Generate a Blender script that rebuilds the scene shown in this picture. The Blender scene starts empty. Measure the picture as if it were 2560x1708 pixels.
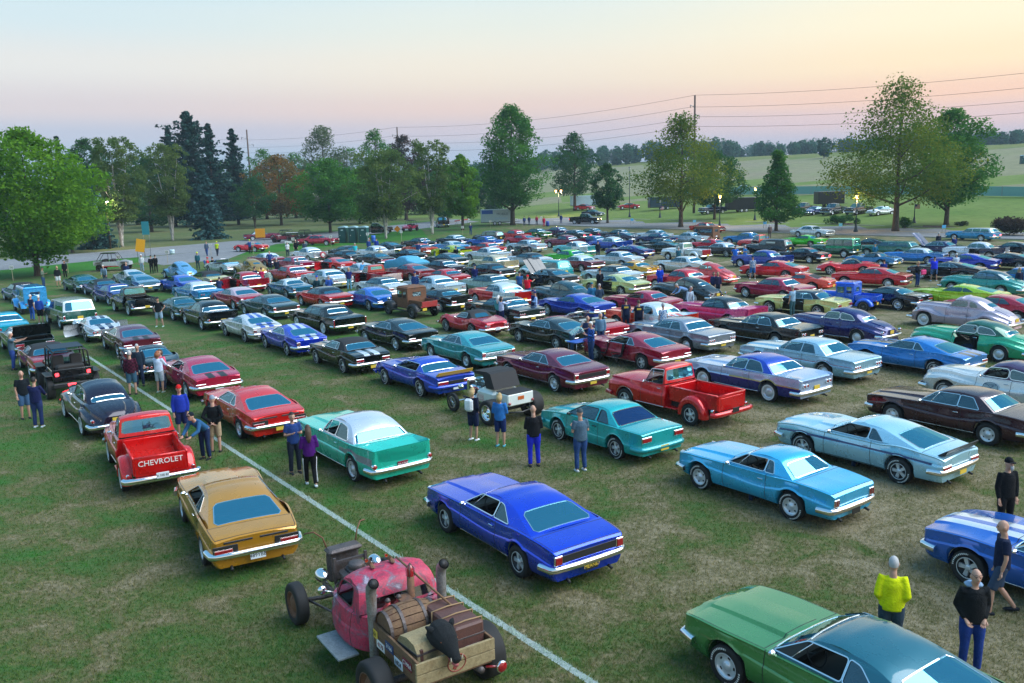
import bpy, bmesh, math, random
import numpy as np
from mathutils import Vector, Matrix, noise as mnoise
from mathutils.geometry import tessellate_polygon

# ------------------------------------------------------------------ scene, camera, sky, sun, exposure
SC = bpy.context.scene
COL = SC.collection
rad = math.radians
SC.render.engine = 'CYCLES'
SC.cycles.use_denoising = True
SC.cycles.max_bounces = 6
SC.cycles.diffuse_bounces = 2
SC.cycles.glossy_bounces = 3
SC.cycles.transmission_bounces = 4
SC.cycles.transparent_max_bounces = 10
SC.cycles.volume_bounces = 0
SC.cycles.caustics_reflective = False
SC.cycles.caustics_refractive = False
SC.cycles.sample_clamp_indirect = 6.0
SC.view_settings.view_transform = 'Standard'
SC.view_settings.look = 'None'
SC.view_settings.gamma = 1.0
SC.view_settings.exposure = 1.6

CAM_F, CAM_PITCH, CAM_H, CAM_ROLL = 2220.0 / 2560.0, rad(10.195), 7.797, rad(-1.54)
cam_data = bpy.data.cameras.new('camera')
cam_data.sensor_width = 36.0
cam_data.lens = 36.0 * CAM_F
cam_data.clip_start = 0.1
cam_data.clip_end = 6000.0
cam = bpy.data.objects.new('camera', cam_data)
COL.objects.link(cam)
_c, _s = math.cos(CAM_PITCH), math.sin(CAM_PITCH)
_fw, _up0, _rt0 = Vector((0, _c, -_s)), Vector((0, _s, _c)), Vector((1, 0, 0))
_rt = _rt0 * math.cos(CAM_ROLL) + _up0 * math.sin(CAM_ROLL)
_up = _rt0 * -math.sin(CAM_ROLL) + _up0 * math.cos(CAM_ROLL)
cam.matrix_world = Matrix(((_rt.x, _up.x, -_fw.x, 0), (_rt.y, _up.y, -_fw.y, 0), (_rt.z, _up.z, -_fw.z, CAM_H), (0, 0, 0, 1)))
SC.camera = cam

SUN_ELEV, SUN_AZ = rad(2.0), rad(95.0)          # dawn: sun just at the horizon, to the right of the view
world = bpy.data.worlds.new('World')
SC.world = world
world.use_nodes = True
wn, wl = world.node_tree.nodes, world.node_tree.links
wn.clear()
sky = wn.new('ShaderNodeTexSky')
sky.sky_type = 'NISHITA'
sky.sun_disc = False
sky.sun_elevation = SUN_ELEV
sky.sun_rotation = SUN_AZ
sky.altitude = 200.0
sky.air_density = 1.0
sky.dust_density = 1.2
sky.ozone_density = 1.2
# thin dawn cloud veil and the pink-mauve belt of the horizon, mixed over the physical sky by elevation and azimuth
tc = wn.new('ShaderNodeTexCoord')
sep = wn.new('ShaderNodeSeparateXYZ')
wl.new(tc.outputs['Generated'], sep.inputs[0])
def wmath(op, a, b=None):
	n = wn.new('ShaderNodeMath'); n.operation = op
	for i, v in enumerate((a, b)):
		if v is None: continue
		if isinstance(v, (int, float)): n.inputs[i].default_value = v
		else: wl.new(v, n.inputs[i])
	return n.outputs[0]
def wramp(fac, stops):
	n = wn.new('ShaderNodeValToRGB'); wl.new(fac, n.inputs[0])
	cr = n.color_ramp; cr.interpolation = 'EASE'
	while len(cr.elements) < len(stops): cr.elements.new(0.5)
	for e, (p, c) in zip(cr.elements, stops): e.position = p; e.color = (*c, 1)
	return n.outputs[0]
elev = wmath('MULTIPLY', wmath('MAXIMUM', sep.outputs['Z'], 0.0), 2.0)
def srgb(r, g, b): return tuple(((c / 255 + 0.055) / 1.055) ** 2.4 if c > 10 else c / 3294.6 for c in (r, g, b))
cool = wramp(elev, [(0.0, srgb(146, 182, 212)), (0.07, srgb(152, 182, 210)), (0.115, srgb(172, 184, 208)), (0.165, srgb(201, 195, 204)), (0.25, srgb(214, 215, 216)),
					(0.34, srgb(198, 216, 224)), (0.46, srgb(164, 206, 231)), (1.0, srgb(112, 172, 216))])
warm = wramp(elev, [(0.0, srgb(158, 180, 208)), (0.06, srgb(182, 180, 201)), (0.105, srgb(216, 190, 194)), (0.15, srgb(238, 198, 178)), (0.215, srgb(246, 222, 186)),
					(0.30, srgb(246, 233, 201)), (0.42, srgb(232, 235, 222)), (1.0, srgb(118, 176, 216))])
# azimuth weight: 1 towards the dawn glow, 0 away from it
azw = wmath('ADD', wmath('MULTIPLY', sep.outputs['X'], math.sin(SUN_AZ)), wmath('MULTIPLY', sep.outputs['Y'], math.cos(SUN_AZ)))
azr = wramp(wmath('ADD', wmath('MULTIPLY', azw, 0.5), 0.5), [(0.0, (0, 0, 0)), (0.22, (0, 0, 0)), (0.455, (0.38,) * 3), (0.70, (0.9,) * 3), (1.0, (1, 1, 1))])
mixc = wn.new('ShaderNodeMix'); mixc.data_type = 'RGBA'
wl.new(azr, mixc.inputs['Factor']); wl.new(cool, mixc.inputs['A']); wl.new(warm, mixc.inputs['B'])
bg1 = wn.new('ShaderNodeBackground'); wl.new(sky.outputs[0], bg1.inputs['Color']); bg1.inputs['Strength'].default_value = 0.015
bg2 = wn.new('ShaderNodeBackground'); wl.new(mixc.outputs['Result'], bg2.inputs['Color']); bg2.inputs['Strength'].default_value = 0.375
add = wn.new('ShaderNodeAddShader'); wl.new(bg1.outputs[0], add.inputs[0]); wl.new(bg2.outputs[0], add.inputs[1])
wout = wn.new('ShaderNodeOutputWorld'); wl.new(add.outputs[0], wout.inputs['Surface'])

sun_data = bpy.data.lights.new('sun', 'SUN')
sun_data.energy = 1.5
sun_data.angle = rad(62.0)
sun_data.color = (0.93, 0.97, 1.0)
sun = bpy.data.objects.new('sun', sun_data)
COL.objects.link(sun)
_e = rad(46.0)
sun.rotation_euler = Vector((math.sin(SUN_AZ) * math.cos(_e), math.cos(SUN_AZ) * math.cos(_e), math.sin(_e))).to_track_quat('Z', 'Y').to_euler()

RNG = random.Random(7)

# ------------------------------------------------------------------ materials
MATS = {}
def mat(name, color=(0.5, 0.5, 0.5), rough=0.5, metal=0.0, coat=0.0, emit=None, emit_s=0.0, spec=0.5):
	if name in MATS: return MATS[name]
	m = bpy.data.materials.new(name); m.use_nodes = True
	b = m.node_tree.nodes['Principled BSDF']
	b.inputs['Base Color'].default_value = (*color, 1)
	b.inputs['Roughness'].default_value = rough
	b.inputs['Metallic'].default_value = metal
	b.inputs['Coat Weight'].default_value = coat
	b.inputs['Coat Roughness'].default_value = 0.04
	b.inputs['Specular IOR Level'].default_value = spec
	if emit:
		b.inputs['Emission Color'].default_value = (*emit, 1)
		b.inputs['Emission Strength'].default_value = emit_s
	m.diffuse_color = (*color, 1)
	MATS[name] = m
	return m
def nodes_of(m): return m.node_tree.nodes, m.node_tree.links, m.node_tree.nodes['Principled BSDF']
def nd(nt, kind, **kw):
	n = nt.nodes.new(kind)
	for k, v in kw.items(): setattr(n, k, v)
	return n
def add_ramp(nt, fac, stops, interp='LINEAR'):
	n = nt.nodes.new('ShaderNodeValToRGB'); nt.links.new(fac, n.inputs[0])
	cr = n.color_ramp; cr.interpolation = interp
	while len(cr.elements) < len(stops): cr.elements.new(0.5)
	for e, (p, c) in zip(cr.elements, stops): e.position = p; e.color = (*c, 1)
	return n.outputs[0]
def add_noise(nt, scale, detail=3.0, coord='Object', rough=0.55, dist=0.0):
	t = nt.nodes.new('ShaderNodeTexCoord'); n = nt.nodes.new('ShaderNodeTexNoise')
	nt.links.new(t.outputs[coord], n.inputs['Vector'])
	n.inputs['Scale'].default_value = scale; n.inputs['Detail'].default_value = detail
	n.inputs['Roughness'].default_value = rough; n.inputs['Distortion'].default_value = dist
	return n.outputs['Fac']
def add_mix(nt, fac, a, b, mode='MIX'):
	n = nt.nodes.new('ShaderNodeMix'); n.data_type = 'RGBA'; n.blend_type = mode
	if isinstance(fac, (int, float)): n.inputs['Factor'].default_value = fac
	else: nt.links.new(fac, n.inputs['Factor'])
	for v, k in ((a, 'A'), (b, 'B')):
		if isinstance(v, tuple): n.inputs[k].default_value = (*v, 1)
		else: nt.links.new(v, n.inputs[k])
	return n.outputs['Result']
def add_bump(nt, h, strength, dist=0.02):
	n = nt.nodes.new('ShaderNodeBump'); nt.links.new(h, n.inputs['Height'])
	n.inputs['Strength'].default_value = strength; n.inputs['Distance'].default_value = dist
	nt.links.new(n.outputs[0], nt.nodes['Principled BSDF'].inputs['Normal'])

def paint(c, metal=0.35, rough=0.26, coat=1.0):
	key = 'paint_%02x%02x%02x' % tuple(int(max(0, min(1, v)) * 255) for v in c) + ('m%02d' % int(metal * 100)) + ('f' if coat < .5 else '')
	if key in MATS: return MATS[key]
	c = tuple(v ** 1.22 for v in c)
	m = mat(key, c, rough, metal, coat)
	nt = m.node_tree
	n = add_noise(nt, 2.2, 4.0)
	v = add_ramp(nt, n, [(0.3, tuple(x * 0.94 for x in c)), (0.7, tuple(min(1, x * 1.05) for x in c))])
	nt.links.new(v, nt.nodes['Principled BSDF'].inputs['Base Color'])
	r = nt.nodes.new('ShaderNodeMapRange'); nt.links.new(n, r.inputs[0])
	r.inputs[3].default_value = rough - 0.05; r.inputs[4].default_value = rough + 0.08
	nt.links.new(r.outputs[0], nt.nodes['Principled BSDF'].inputs['Roughness'])
	return m

M_CHROME = mat('chrome', (0.82, 0.84, 0.87), 0.08, 1.0)
M_BRIGHT = mat('bright_trim', (0.75, 0.77, 0.8), 0.2, 1.0)
M_DARK = mat('dark_plastic', (0.012, 0.012, 0.014), 0.6)
M_BLACK = mat('black_satin', (0.02, 0.02, 0.022), 0.4)
M_INT = mat('interior_trim', (0.022, 0.02, 0.02), 0.7)
M_RED = mat('red_lens', (0.30, 0.006, 0.012), 0.15, 0, 1.0)
M_REDLIT = mat('red_lens_lit', (0.6, 0.01, 0.02), 0.2, 0, 0.5, emit=(1.0, 0.03, 0.04), emit_s=2.5)
M_AMBER = mat('amber_lens', (0.7, 0.18, 0.01), 0.2, 0, 1.0)
M_CLEAR = mat('clear_lens', (0.75, 0.78, 0.8), 0.1, 0.3, 1.0)
M_LAMPLIT = mat('head_lamp_lit', (1, 0.9, 0.7), 0.3, emit=(1.0, 0.72, 0.38), emit_s=9.0)
M_VINYLBLK = mat('soft_top_black', (0.018, 0.019, 0.022), 0.75)
M_PLATE_W = mat('plate_white', (0.72, 0.78, 0.84), 0.4)
M_PLATE_Y = mat('plate_yellow', (0.75, 0.52, 0.06), 0.4)
M_PLATE_M = mat('plate_maroon', (0.22, 0.01, 0.03), 0.4)
M_PLATE_B = mat('plate_black', (0.02, 0.02, 0.02), 0.4)
M_WHITE = mat('white_enamel', (0.78, 0.78, 0.76), 0.35)
M_STEEL = mat('raw_steel', (0.32, 0.33, 0.35), 0.35, 1.0)

def make_glass(name, tint, density, refl=(0.62, 0.90, 1.0)):
	m = bpy.data.materials.new(name); m.use_nodes = True
	nt = m.node_tree; nt.nodes.clear()
	out = nt.nodes.new('ShaderNodeOutputMaterial')
	tr = nt.nodes.new('ShaderNodeBsdfTransparent'); tr.inputs[0].default_value = (*tint, 1)
	gl = nt.nodes.new('ShaderNodeBsdfGlossy'); gl.inputs['Roughness'].default_value = 0.03
	gl.inputs['Color'].default_value = (*refl, 1)
	lw = nt.nodes.new('ShaderNodeLayerWeight'); lw.inputs['Blend'].default_value = 0.5
	pw = nt.nodes.new('ShaderNodeMath'); pw.operation = 'POWER'; nt.links.new(lw.outputs['Facing'], pw.inputs[0]); pw.inputs[1].default_value = 4.0
	fr = nt.nodes.new('ShaderNodeMapRange'); nt.links.new(pw.outputs[0], fr.inputs[0]); fr.inputs[3].default_value = density; fr.inputs[4].default_value = 0.95
	mx = nt.nodes.new('ShaderNodeMixShader')
	nt.links.new(fr.outputs[0], mx.inputs[0]); nt.links.new(tr.outputs[0], mx.inputs[1]); nt.links.new(gl.outputs[0], mx.inputs[2])
	nt.links.new(mx.outputs[0], out.inputs['Surface'])
	MATS[name] = m
	return m
M_GLASS = make_glass('car_glass', (0.40, 0.58, 0.62), 0.16)
M_RGLASS = make_glass('rear_glass', (0.18, 0.44, 0.50), 0.44, (0.28, 0.80, 0.98))
M_GLASS2 = make_glass('tinted_glass', (0.05, 0.10, 0.22), 0.26, (0.25, 0.45, 0.95))

def make_tyre(name, wall):
	# rubber; wall: 'w' white side-wall band, 'l' raised white lettering printed on the side-wall, '' plain
	m = mat(name, (0.014, 0.014, 0.015), 0.75)
	if not wall: return m
	nt = m.node_tree
	t = nt.nodes.new('ShaderNodeTexCoord'); s = nt.nodes.new('ShaderNodeSeparateXYZ'); nt.links.new(t.outputs['Object'], s.inputs[0])
	def mth(op, a, b=None):
		n = nt.nodes.new('ShaderNodeMath'); n.operation = op
		for i, v in enumerate((a, b)):
			if v is None: continue
			if isinstance(v, (int, float)): n.inputs[i].default_value = v
			else: nt.links.new(v, n.inputs[i])
		return n.outputs[0]
	r = mth('SQRT', mth('ADD', mth('POWER', s.outputs['X'], 2), mth('POWER', s.outputs['Z'], 2)))
	side = mth('GREATER_THAN', mth('ABSOLUTE', s.outputs['Y']), 0.075)
	if wall == 'w': lo, hi = 0.215, 0.275
	else: lo, hi = 0.262, 0.292
	ring = mth('MULTIPLY', mth('MULTIPLY', mth('GREATER_THAN', r, lo), mth('LESS_THAN', r, hi)), side)
	if wall == 'l':
		ang = mth('ARCTAN2', s.outputs['Z'], s.outputs['X'])
		d = mth('GREATER_THAN', mth('SINE', mth('MULTIPLY', ang, 44.0)), -0.35)
		seg = mth('GREATER_THAN', mth('SINE', mth('MULTIPLY', ang, 2.0)), -0.05)
		ring = mth('MULTIPLY', mth('MULTIPLY', ring, d), seg)
	c = add_mix(nt, ring, (0.014, 0.014, 0.015), (0.72, 0.72, 0.70))
	nt.links.new(c, nt.nodes['Principled BSDF'].inputs['Base Color'])
	return m
M_TYRE = make_tyre('tyre_rubber', '')
M_TYRE_L = make_tyre('tyre_white_letter', 'l')
M_TYRE_W = make_tyre('tyre_whitewall', 'w')

# ------------------------------------------------------------------ mesh helpers
class MB:
	def __init__(self): self.v, self.f, self.m, self.s = [], [], [], []
	def vert(self, p): self.v.append(tuple(p)); return len(self.v) - 1
	def face(self, idx, mi=0, smooth=True): self.f.append(tuple(idx)); self.m.append(mi); self.s.append(smooth)
	def grid(self, P, mi=0, smooth=True, closed_u=False, closed_v=False, sel=None):
		nu, nv = len(P), len(P[0])
		base = len(self.v)
		for row in P: self.v.extend(tuple(p) for p in row)
		for i in range(nu if closed_u else nu - 1):
			for j in range(nv if closed_v else nv - 1):
				if sel and not sel(i, j): continue
				a = base + i * nv + j; b = base + i * nv + (j + 1) % nv
				c = base + ((i + 1) % nu) * nv + (j + 1) % nv; d = base + ((i + 1) % nu) * nv + j
				k = mi(i, j) if callable(mi) else mi
				self.face((a, b, c, d), k, smooth)
	def box(self, c, s, mi=0, bev=0.0, rot=None, taper=(1, 1)):
		hx, hy, hz = s[0] / 2, s[1] / 2, s[2] / 2
		b = min(bev, hx * .9, hy * .9, hz * .9)
		if b <= 0:
			P = [(x, y, z) for z in (-hz, hz) for y in (-hy, hy) for x in (-hx, hx)]
			P = [(x * (taper[0] if z > 0 else 1), y * (taper[1] if z > 0 else 1), z) for x, y, z in P]
			F = [(0, 2, 3, 1), (4, 5, 7, 6), (0, 1, 5, 4), (2, 6, 7, 3), (0, 4, 6, 2), (1, 3, 7, 5)]
			sm = False
		else:
			P, F = [], []
			ring = [(-hx + b, -hy), (hx - b, -hy), (hx, -hy + b), (hx, hy - b), (hx - b, hy), (-hx + b, hy), (-hx, hy - b), (-hx, -hy + b)]
			ins = [(x * (1 - b / max(hx, 1e-6)), y * (1 - b / max(hy, 1e-6))) for x, y in ring]
			for z, rr in ((-hz, ins), (-hz + b, ring), (hz - b, ring), (hz, ins)):
				tx, ty = (taper if z > 0 else (1, 1))
				P += [(x * tx, y * ty, z) for x, y in rr]
			for l in range(3):
				for k in range(8): F.append((l * 8 + k, l * 8 + (k + 1) % 8, l * 8 + 8 + (k + 1) % 8, l * 8 + 8 + k))
			F.append(tuple(reversed(range(8)))); F.append(tuple(24 + k for k in range(8)))
			sm = False
		base = len(self.v); C = Vector(c)
		for p in P:
			p = Vector(p)
			if rot is not None: p = rot @ p
			self.v.append(tuple(p + C))
		for f in F: self.face([base + i for i in f], mi, sm)
	def tube(self, pts, r, n=8, mi=0, cap=True, closed=False, flat=1.0):
		pts = [Vector(p) for p in pts]; k = len(pts)
		rs = r if hasattr(r, '__len__') else [r] * k
		up = None; rows = []
		for i in range(k):
			a = pts[(i - 1) % k] if (closed or i > 0) else pts[i]; b = pts[(i + 1) % k] if (closed or i < k - 1) else pts[i]
			t = (b - a)
			if t.length < 1e-9: t = Vector((0, 0, 1))
			t.normalize()
			if up is None:
				up = Vector((0, 0, 1)) if abs(t.z) < 0.9 else Vector((1, 0, 0))
			s = t.cross(up)
			if s.length < 1e-6: s = t.cross(Vector((0.3, 0.7, 0.2)))
			s.normalize(); u = s.cross(t).normalized(); up = u
			rows.append([pts[i] + (s * math.cos(2 * math.pi * j / n) + u * (math.sin(2 * math.pi * j / n) * flat)) * rs[i] for j in range(n)])
		b0 = len(self.v)
		self.grid(rows, mi, True, closed_u=closed, closed_v=True)
		if cap and not closed:
			self.face([b0 + j for j in reversed(range(n))], mi, True); self.face([b0 + (k - 1) * n + j for j in range(n)], mi, True)
	def lathe(self, prof, n=20, axis='z', c=(0, 0, 0), mi=0, smooth=True):
		C = Vector(c); rows = []
		for r, h in prof:
			row = []
			for j in range(n):
				a = 2 * math.pi * j / n; x, y = r * math.cos(a), r * math.sin(a)
				row.append(C + (Vector((x, y, h)) if axis == 'z' else Vector((x, h, y)) if axis == 'y' else Vector((h, x, y))))
			rows.append(row)
		self.grid(rows, mi, smooth, closed_v=True)
	def poly(self, pts, mi=0, smooth=False):
		b = len(self.v); self.v.extend(tuple(p) for p in pts); self.face(range(b, b + len(pts)), mi, smooth)
	def prism(self, pts2, h0, h1, mi=0, fn=None):
		fn = fn or (lambda a, b, h: (a, b, h)); n = len(pts2); b = len(self.v)
		for h in (h0, h1): self.v.extend(tuple(fn(a, c, h)) for a, c in pts2)
		self.face([b + i for i in reversed(range(n))], mi, False); self.face([b + n + i for i in range(n)], mi, False)
		for i in range(n): self.face((b + i, b + (i + 1) % n, b + n + (i + 1) % n, b + n + i), mi, False)
	def mirror_y(self):
		n = len(self.v); self.v += [(x, -y, z) for x, y, z in self.v]
		fs = [tuple(n + i for i in reversed(f)) for f in self.f]
		self.f += fs; self.m += self.m[:]; self.s += self.s[:]
		return self
	def mesh(self, name, fix=False):
		me = bpy.data.meshes.new(name)
		me.from_pydata(self.v, [], self.f)
		if self.f:
			me.polygons.foreach_set('material_index', self.m)
			me.polygons.foreach_set('use_smooth', self.s)
		if fix:
			bm = bmesh.new(); bm.from_mesh(me); bmesh.ops.recalc_face_normals(bm, faces=bm.faces); bm.to_mesh(me); bm.free()
		me.update()
		return me

def link(name, data, parent=None, mats=None, loc=None, rot=None):
	o = bpy.data.objects.new(name, data)
	COL.objects.link(o)
	if parent is not None: o.parent = parent
	if loc is not None: o.location = loc
	if rot is not None: o.rotation_euler = rot
	if mats and data is not None:
		while len(data.materials) < len(mats): data.materials.append(mats[len(data.materials)])
		for i, m in enumerate(mats):
			if data.materials[i] is not m:
				o.material_slots[i].link = 'OBJECT'; o.material_slots[i].material = m
	return o
def tag(o, label, cat, group=None, kind=None):
	if label: o['label'] = label
	if cat: o['category'] = cat
	if group: o['group'] = group
	if kind: o['kind'] = kind
	return o
def root(name, label, cat, loc=(0, 0, 0), rz=0.0, group=None):
	o = link(name, None, loc=loc, rot=(0, 0, rz)); o.empty_display_size = 0.3
	return tag(o, label, cat, group)
_TMP = bpy.data.scenes.new('scratch')        # evaluates text and remeshes apart from the growing scene
def eval_mesh(o):
	_TMP.collection.objects.link(o)
	with bpy.context.temp_override(scene=_TMP, view_layer=_TMP.view_layers[0]):
		me = bpy.data.meshes.new_from_object(o.evaluated_get(bpy.context.evaluated_depsgraph_get()))
	_TMP.collection.objects.unlink(o)
	return me
_TXT = {}
def text_mesh(s, size=1.0, depth=0.004, align='CENTER'):
	k = (s, size, depth, align)
	if k in _TXT: return _TXT[k]
	cu = bpy.data.curves.new('lettering', 'FONT'); cu.body = s; cu.size = size; cu.extrude = depth; cu.align_x = align; cu.align_y = 'CENTER'
	cu.resolution_u = 2
	o = bpy.data.objects.new('lettering_tmp', cu)
	me = eval_mesh(o)
	bpy.data.objects.remove(o); bpy.data.curves.remove(cu)
	_TXT[k] = me
	return me
def pchip(pts):
	xs = np.array([p[0] for p in pts], float); ys = np.array([p[1] for p in pts], float)
	o = np.argsort(xs); xs, ys = xs[o], ys[o]
	if len(xs) == 1: return lambda x: float(ys[0])
	h = np.diff(xs); d = np.diff(ys) / h; m = np.zeros(len(xs))
	m[0], m[-1] = d[0], d[-1]
	for i in range(1, len(xs) - 1):
		if d[i - 1] * d[i] > 0:
			w1, w2 = 2 * h[i] + h[i - 1], h[i] + 2 * h[i - 1]
			m[i] = (w1 + w2) / (w1 / d[i - 1] + w2 / d[i])
	def f(x):
		x = min(max(x, xs[0]), xs[-1]); i = min(max(int(np.searchsorted(xs, x)) - 1, 0), len(h) - 1)
		t = (x - xs[i]) / h[i]
		return float((2 * t**3 - 3 * t**2 + 1) * ys[i] + (t**3 - 2 * t**2 + t) * h[i] * m[i] + (-2 * t**3 + 3 * t**2) * ys[i + 1] + (t**3 - t**2) * h[i] * m[i + 1])
	return f
def round_poly(pts, r, n=4):
	out = []; k = len(pts)
	for i in range(k):
		p0, p, p1 = (np.array(pts[(i + d) % k], float) for d in (-1, 0, 1))
		a, b = p0 - p, p1 - p; la, lb = np.linalg.norm(a), np.linalg.norm(b)
		rr = min(r, la * .45, lb * .45)
		A, B = p + a / la * rr, p + b / lb * rr
		for j in range(n + 1):
			t = j / n; out.append(tuple((1 - t)**2 * A + 2 * t * (1 - t) * p + t * t * B))
	return out

# ------------------------------------------------------------------ cars: one lofted body per style, cut into real panels
def wheel_meshes(rw, tw, kind):
	t = MB(); h = tw / 2; ri = rw * 0.60
	t.lathe([(ri, -h * .80), (ri * 1.06, -h * .94), (rw * .80, -h), (rw * .93, -h * .95), (rw * .985, -h * .78), (rw, -h * .5), (rw, h * .5),
			 (rw * .985, h * .78), (rw * .93, h * .95), (rw * .80, h), (ri * 1.06, h * .94), (ri, h * .80)], 28, 'y')
	r = MB()
	def dish(s, pr, mi): r.lathe([(a, b * s) for a, b in pr], 20, 'y', mi=mi)
	s = 1
	r.lathe([(ri * 1.02, -h * .8), (ri * .96, -h * .2), (ri * .96, h * .2), (ri * 1.02, h * .8), (ri * 1.06, h * .92), (ri * 1.03, h * .96), (ri * .97, h * .9)], 24, 'y')
	if kind in ('mag', 'black', 'five'):
		r.lathe([(ri * .97, h * .85), (ri * .9, h * .15), (ri * .2, h * .05), (0.001, h * .05)], 24, 'y', mi=1)
		ns = 5
		for k in range(ns):
			a = 2 * math.pi * k / ns; ca, sa = math.cos(a), math.sin(a)
			w0, w1 = ri * .15, ri * .22
			P = [(0.1 * ri, -w0), (ri * .93, -w1), (ri * .93, w1), (0.1 * ri, w0)]
			r.prism(P, h * .15, h * .62, 0, fn=lambda p, q, hh: (p * ca - q * sa, hh - (0.12 * h if p > ri * .5 else 0), p * sa + q * ca))
		r.lathe([(ri * .3, h * .2), (ri * .3, h * .68), (ri * .2, h * .78), (0.001, h * .8)], 12, 'y')
	elif kind == 'rally':
		r.lathe([(ri * .97, h * .85), (ri * .85, h * .5), (ri * .6, h * .62), (ri * .4, h * .5), (ri * .36, h * .72), (ri * .2, h * .9), (0.001, h * .93)], 24, 'y')
		for k in range(5):
			a = 2 * math.pi * (k + .5) / 5
			r.box((ri * .7 * math.cos(a), h * .58, ri * .7 * math.sin(a)), (ri * .16, .012, ri * .26), 1, .004, rot=Matrix.Rotation(-a, 3, 'Y'))
	elif kind == 'slot':
		r.lathe([(ri * .97, h * .85), (ri * .9, h * .45), (ri * .55, h * .55), (ri * .3, h * .6), (ri * .26, h * .75), (0.001, h * .78)], 24, 'y')
		for k in range(5):
			a = 2 * math.pi * k / 5
			r.box((ri * .66 * math.cos(a), h * .53, ri * .66 * math.sin(a)), (ri * .24, .03, ri * .2), 1, .012, rot=Matrix.Rotation(-a, 3, 'Y'))
	elif kind == 'wire':
		r.lathe([(ri * .97, h * .85), (ri * .9, h * .1), (ri * .2, h * .05), (0.001, h * .05)], 24, 'y', mi=1)
		for k in range(16):
			a = 2 * math.pi * k / 16; d = .22 if k % 2 else -.22
			r.tube([(ri * .2 * math.cos(a + d), h * .7, ri * .2 * math.sin(a + d)), (ri * .94 * math.cos(a), h * .5, ri * .94 * math.sin(a))], .006, 4, cap=False)
		r.lathe([(ri * .22, h * .2), (ri * .22, h * .8), (0.001, h * .9)], 12, 'y')
	else:
		r.lathe([(ri * .97, h * .85), (ri * .88, h * .45), (ri * .7, h * .5), (ri * .62, h * .72), (ri * .3, h * .86), (0.001, h * .9)], 24, 'y')
	return t.mesh('tyre'), r.mesh('rim')
WHEELS = {}
def wheel_of(rw, tw, kind):
	k = (round(rw, 3), round(tw, 3), kind)
	if k not in WHEELS: WHEELS[k] = wheel_meshes(rw, tw, kind)
	return WHEELS[k]
M_RIM_DARK = mat('rim_dark', (0.03, 0.03, 0.033), 0.4, 0.6)
M_RIM_SILVER = mat('rim_silver', (0.70, 0.74, 0.80), 0.22, 0.35)
def put_wheel(parent, x, y, rw, tw, kind, tyre=None, rim=None, steer=0.0, z=None):
	tm, rm = wheel_of(rw, tw, kind)
	flip = math.pi if y < 0 else 0.0
	w = link('wheel', tm, parent, [tyre or M_TYRE], (x, y, rw - 0.012 if z is None else z), (0, 0, flip + steer))
	r1 = rim or (M_RIM_SILVER if kind != 'black' else M_BLACK)
	link('rim', rm, w, [r1, M_RIM_DARK if kind != 'black' else M_DARK])
	return w

def strip_loop(mb, pts, nrm, w, t, mi=0):
	# closed moulding along pts (3-D), lying in the surface with normal nrm; w wide, t proud
	n = len(pts); P = [Vector(p) for p in pts]; c = sum(P, Vector()) / n; rows = []
	for i in range(n):
		tan = (P[(i + 1) % n] - P[i - 1]); tan.normalize()
		s = tan.cross(nrm); s.normalize()
		if s.dot(c - P[i]) > 0: s = -s
		rows.append([P[i] + s * w, P[i] + s * w + nrm * t, P[i] - s * w * .6 + nrm * t, P[i] - s * w * .6])
	mb.grid(rows, mi, False, closed_u=True, closed_v=False)
def bumper_mesh(x, sgn, hw, z, h=.13, d=.08, wrap=.3, dip=0.0, bow=.06):
	mb = MB(); pts = []
	for k in range(25):
		v = -1 + k / 12.0; y = hw * v; xx = x - sgn * bow * abs(v)**3 - sgn * wrap * max(0, (abs(v) - .9) / .1)**1.5
		yy = hw * (min(abs(v), .97) / .97) * (1 if v >= 0 else -1)
		pts.append((xx, yy, z - dip * max(0, 1 - abs(v) * 2.4)))
	sec = [(-.0, -.5), (.7, -.5), (1.0, -.25), (1.0, .12), (.75, .42), (.2, .5), (0, .5)]
	rows = []
	for i, p in enumerate(pts):
		a, b = pts[max(i - 1, 0)], pts[min(i + 1, 24)]
		t = Vector((b[0] - a[0], b[1] - a[1], 0)); t.normalize()
		nr = Vector((t.y, -t.x, 0))
		if nr.x * sgn < -.15 or (abs(nr.x) < .15 and nr.y * p[1] < 0): nr = -nr
		rows.append([Vector(p) + nr * (q[0] * d) + Vector((0, 0, q[1] * h)) for q in sec])
	mb.grid(rows, 0, True)
	for r in (rows[0], rows[-1]): mb.poly(r)
	return mb.mesh('bumper', True)

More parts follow.
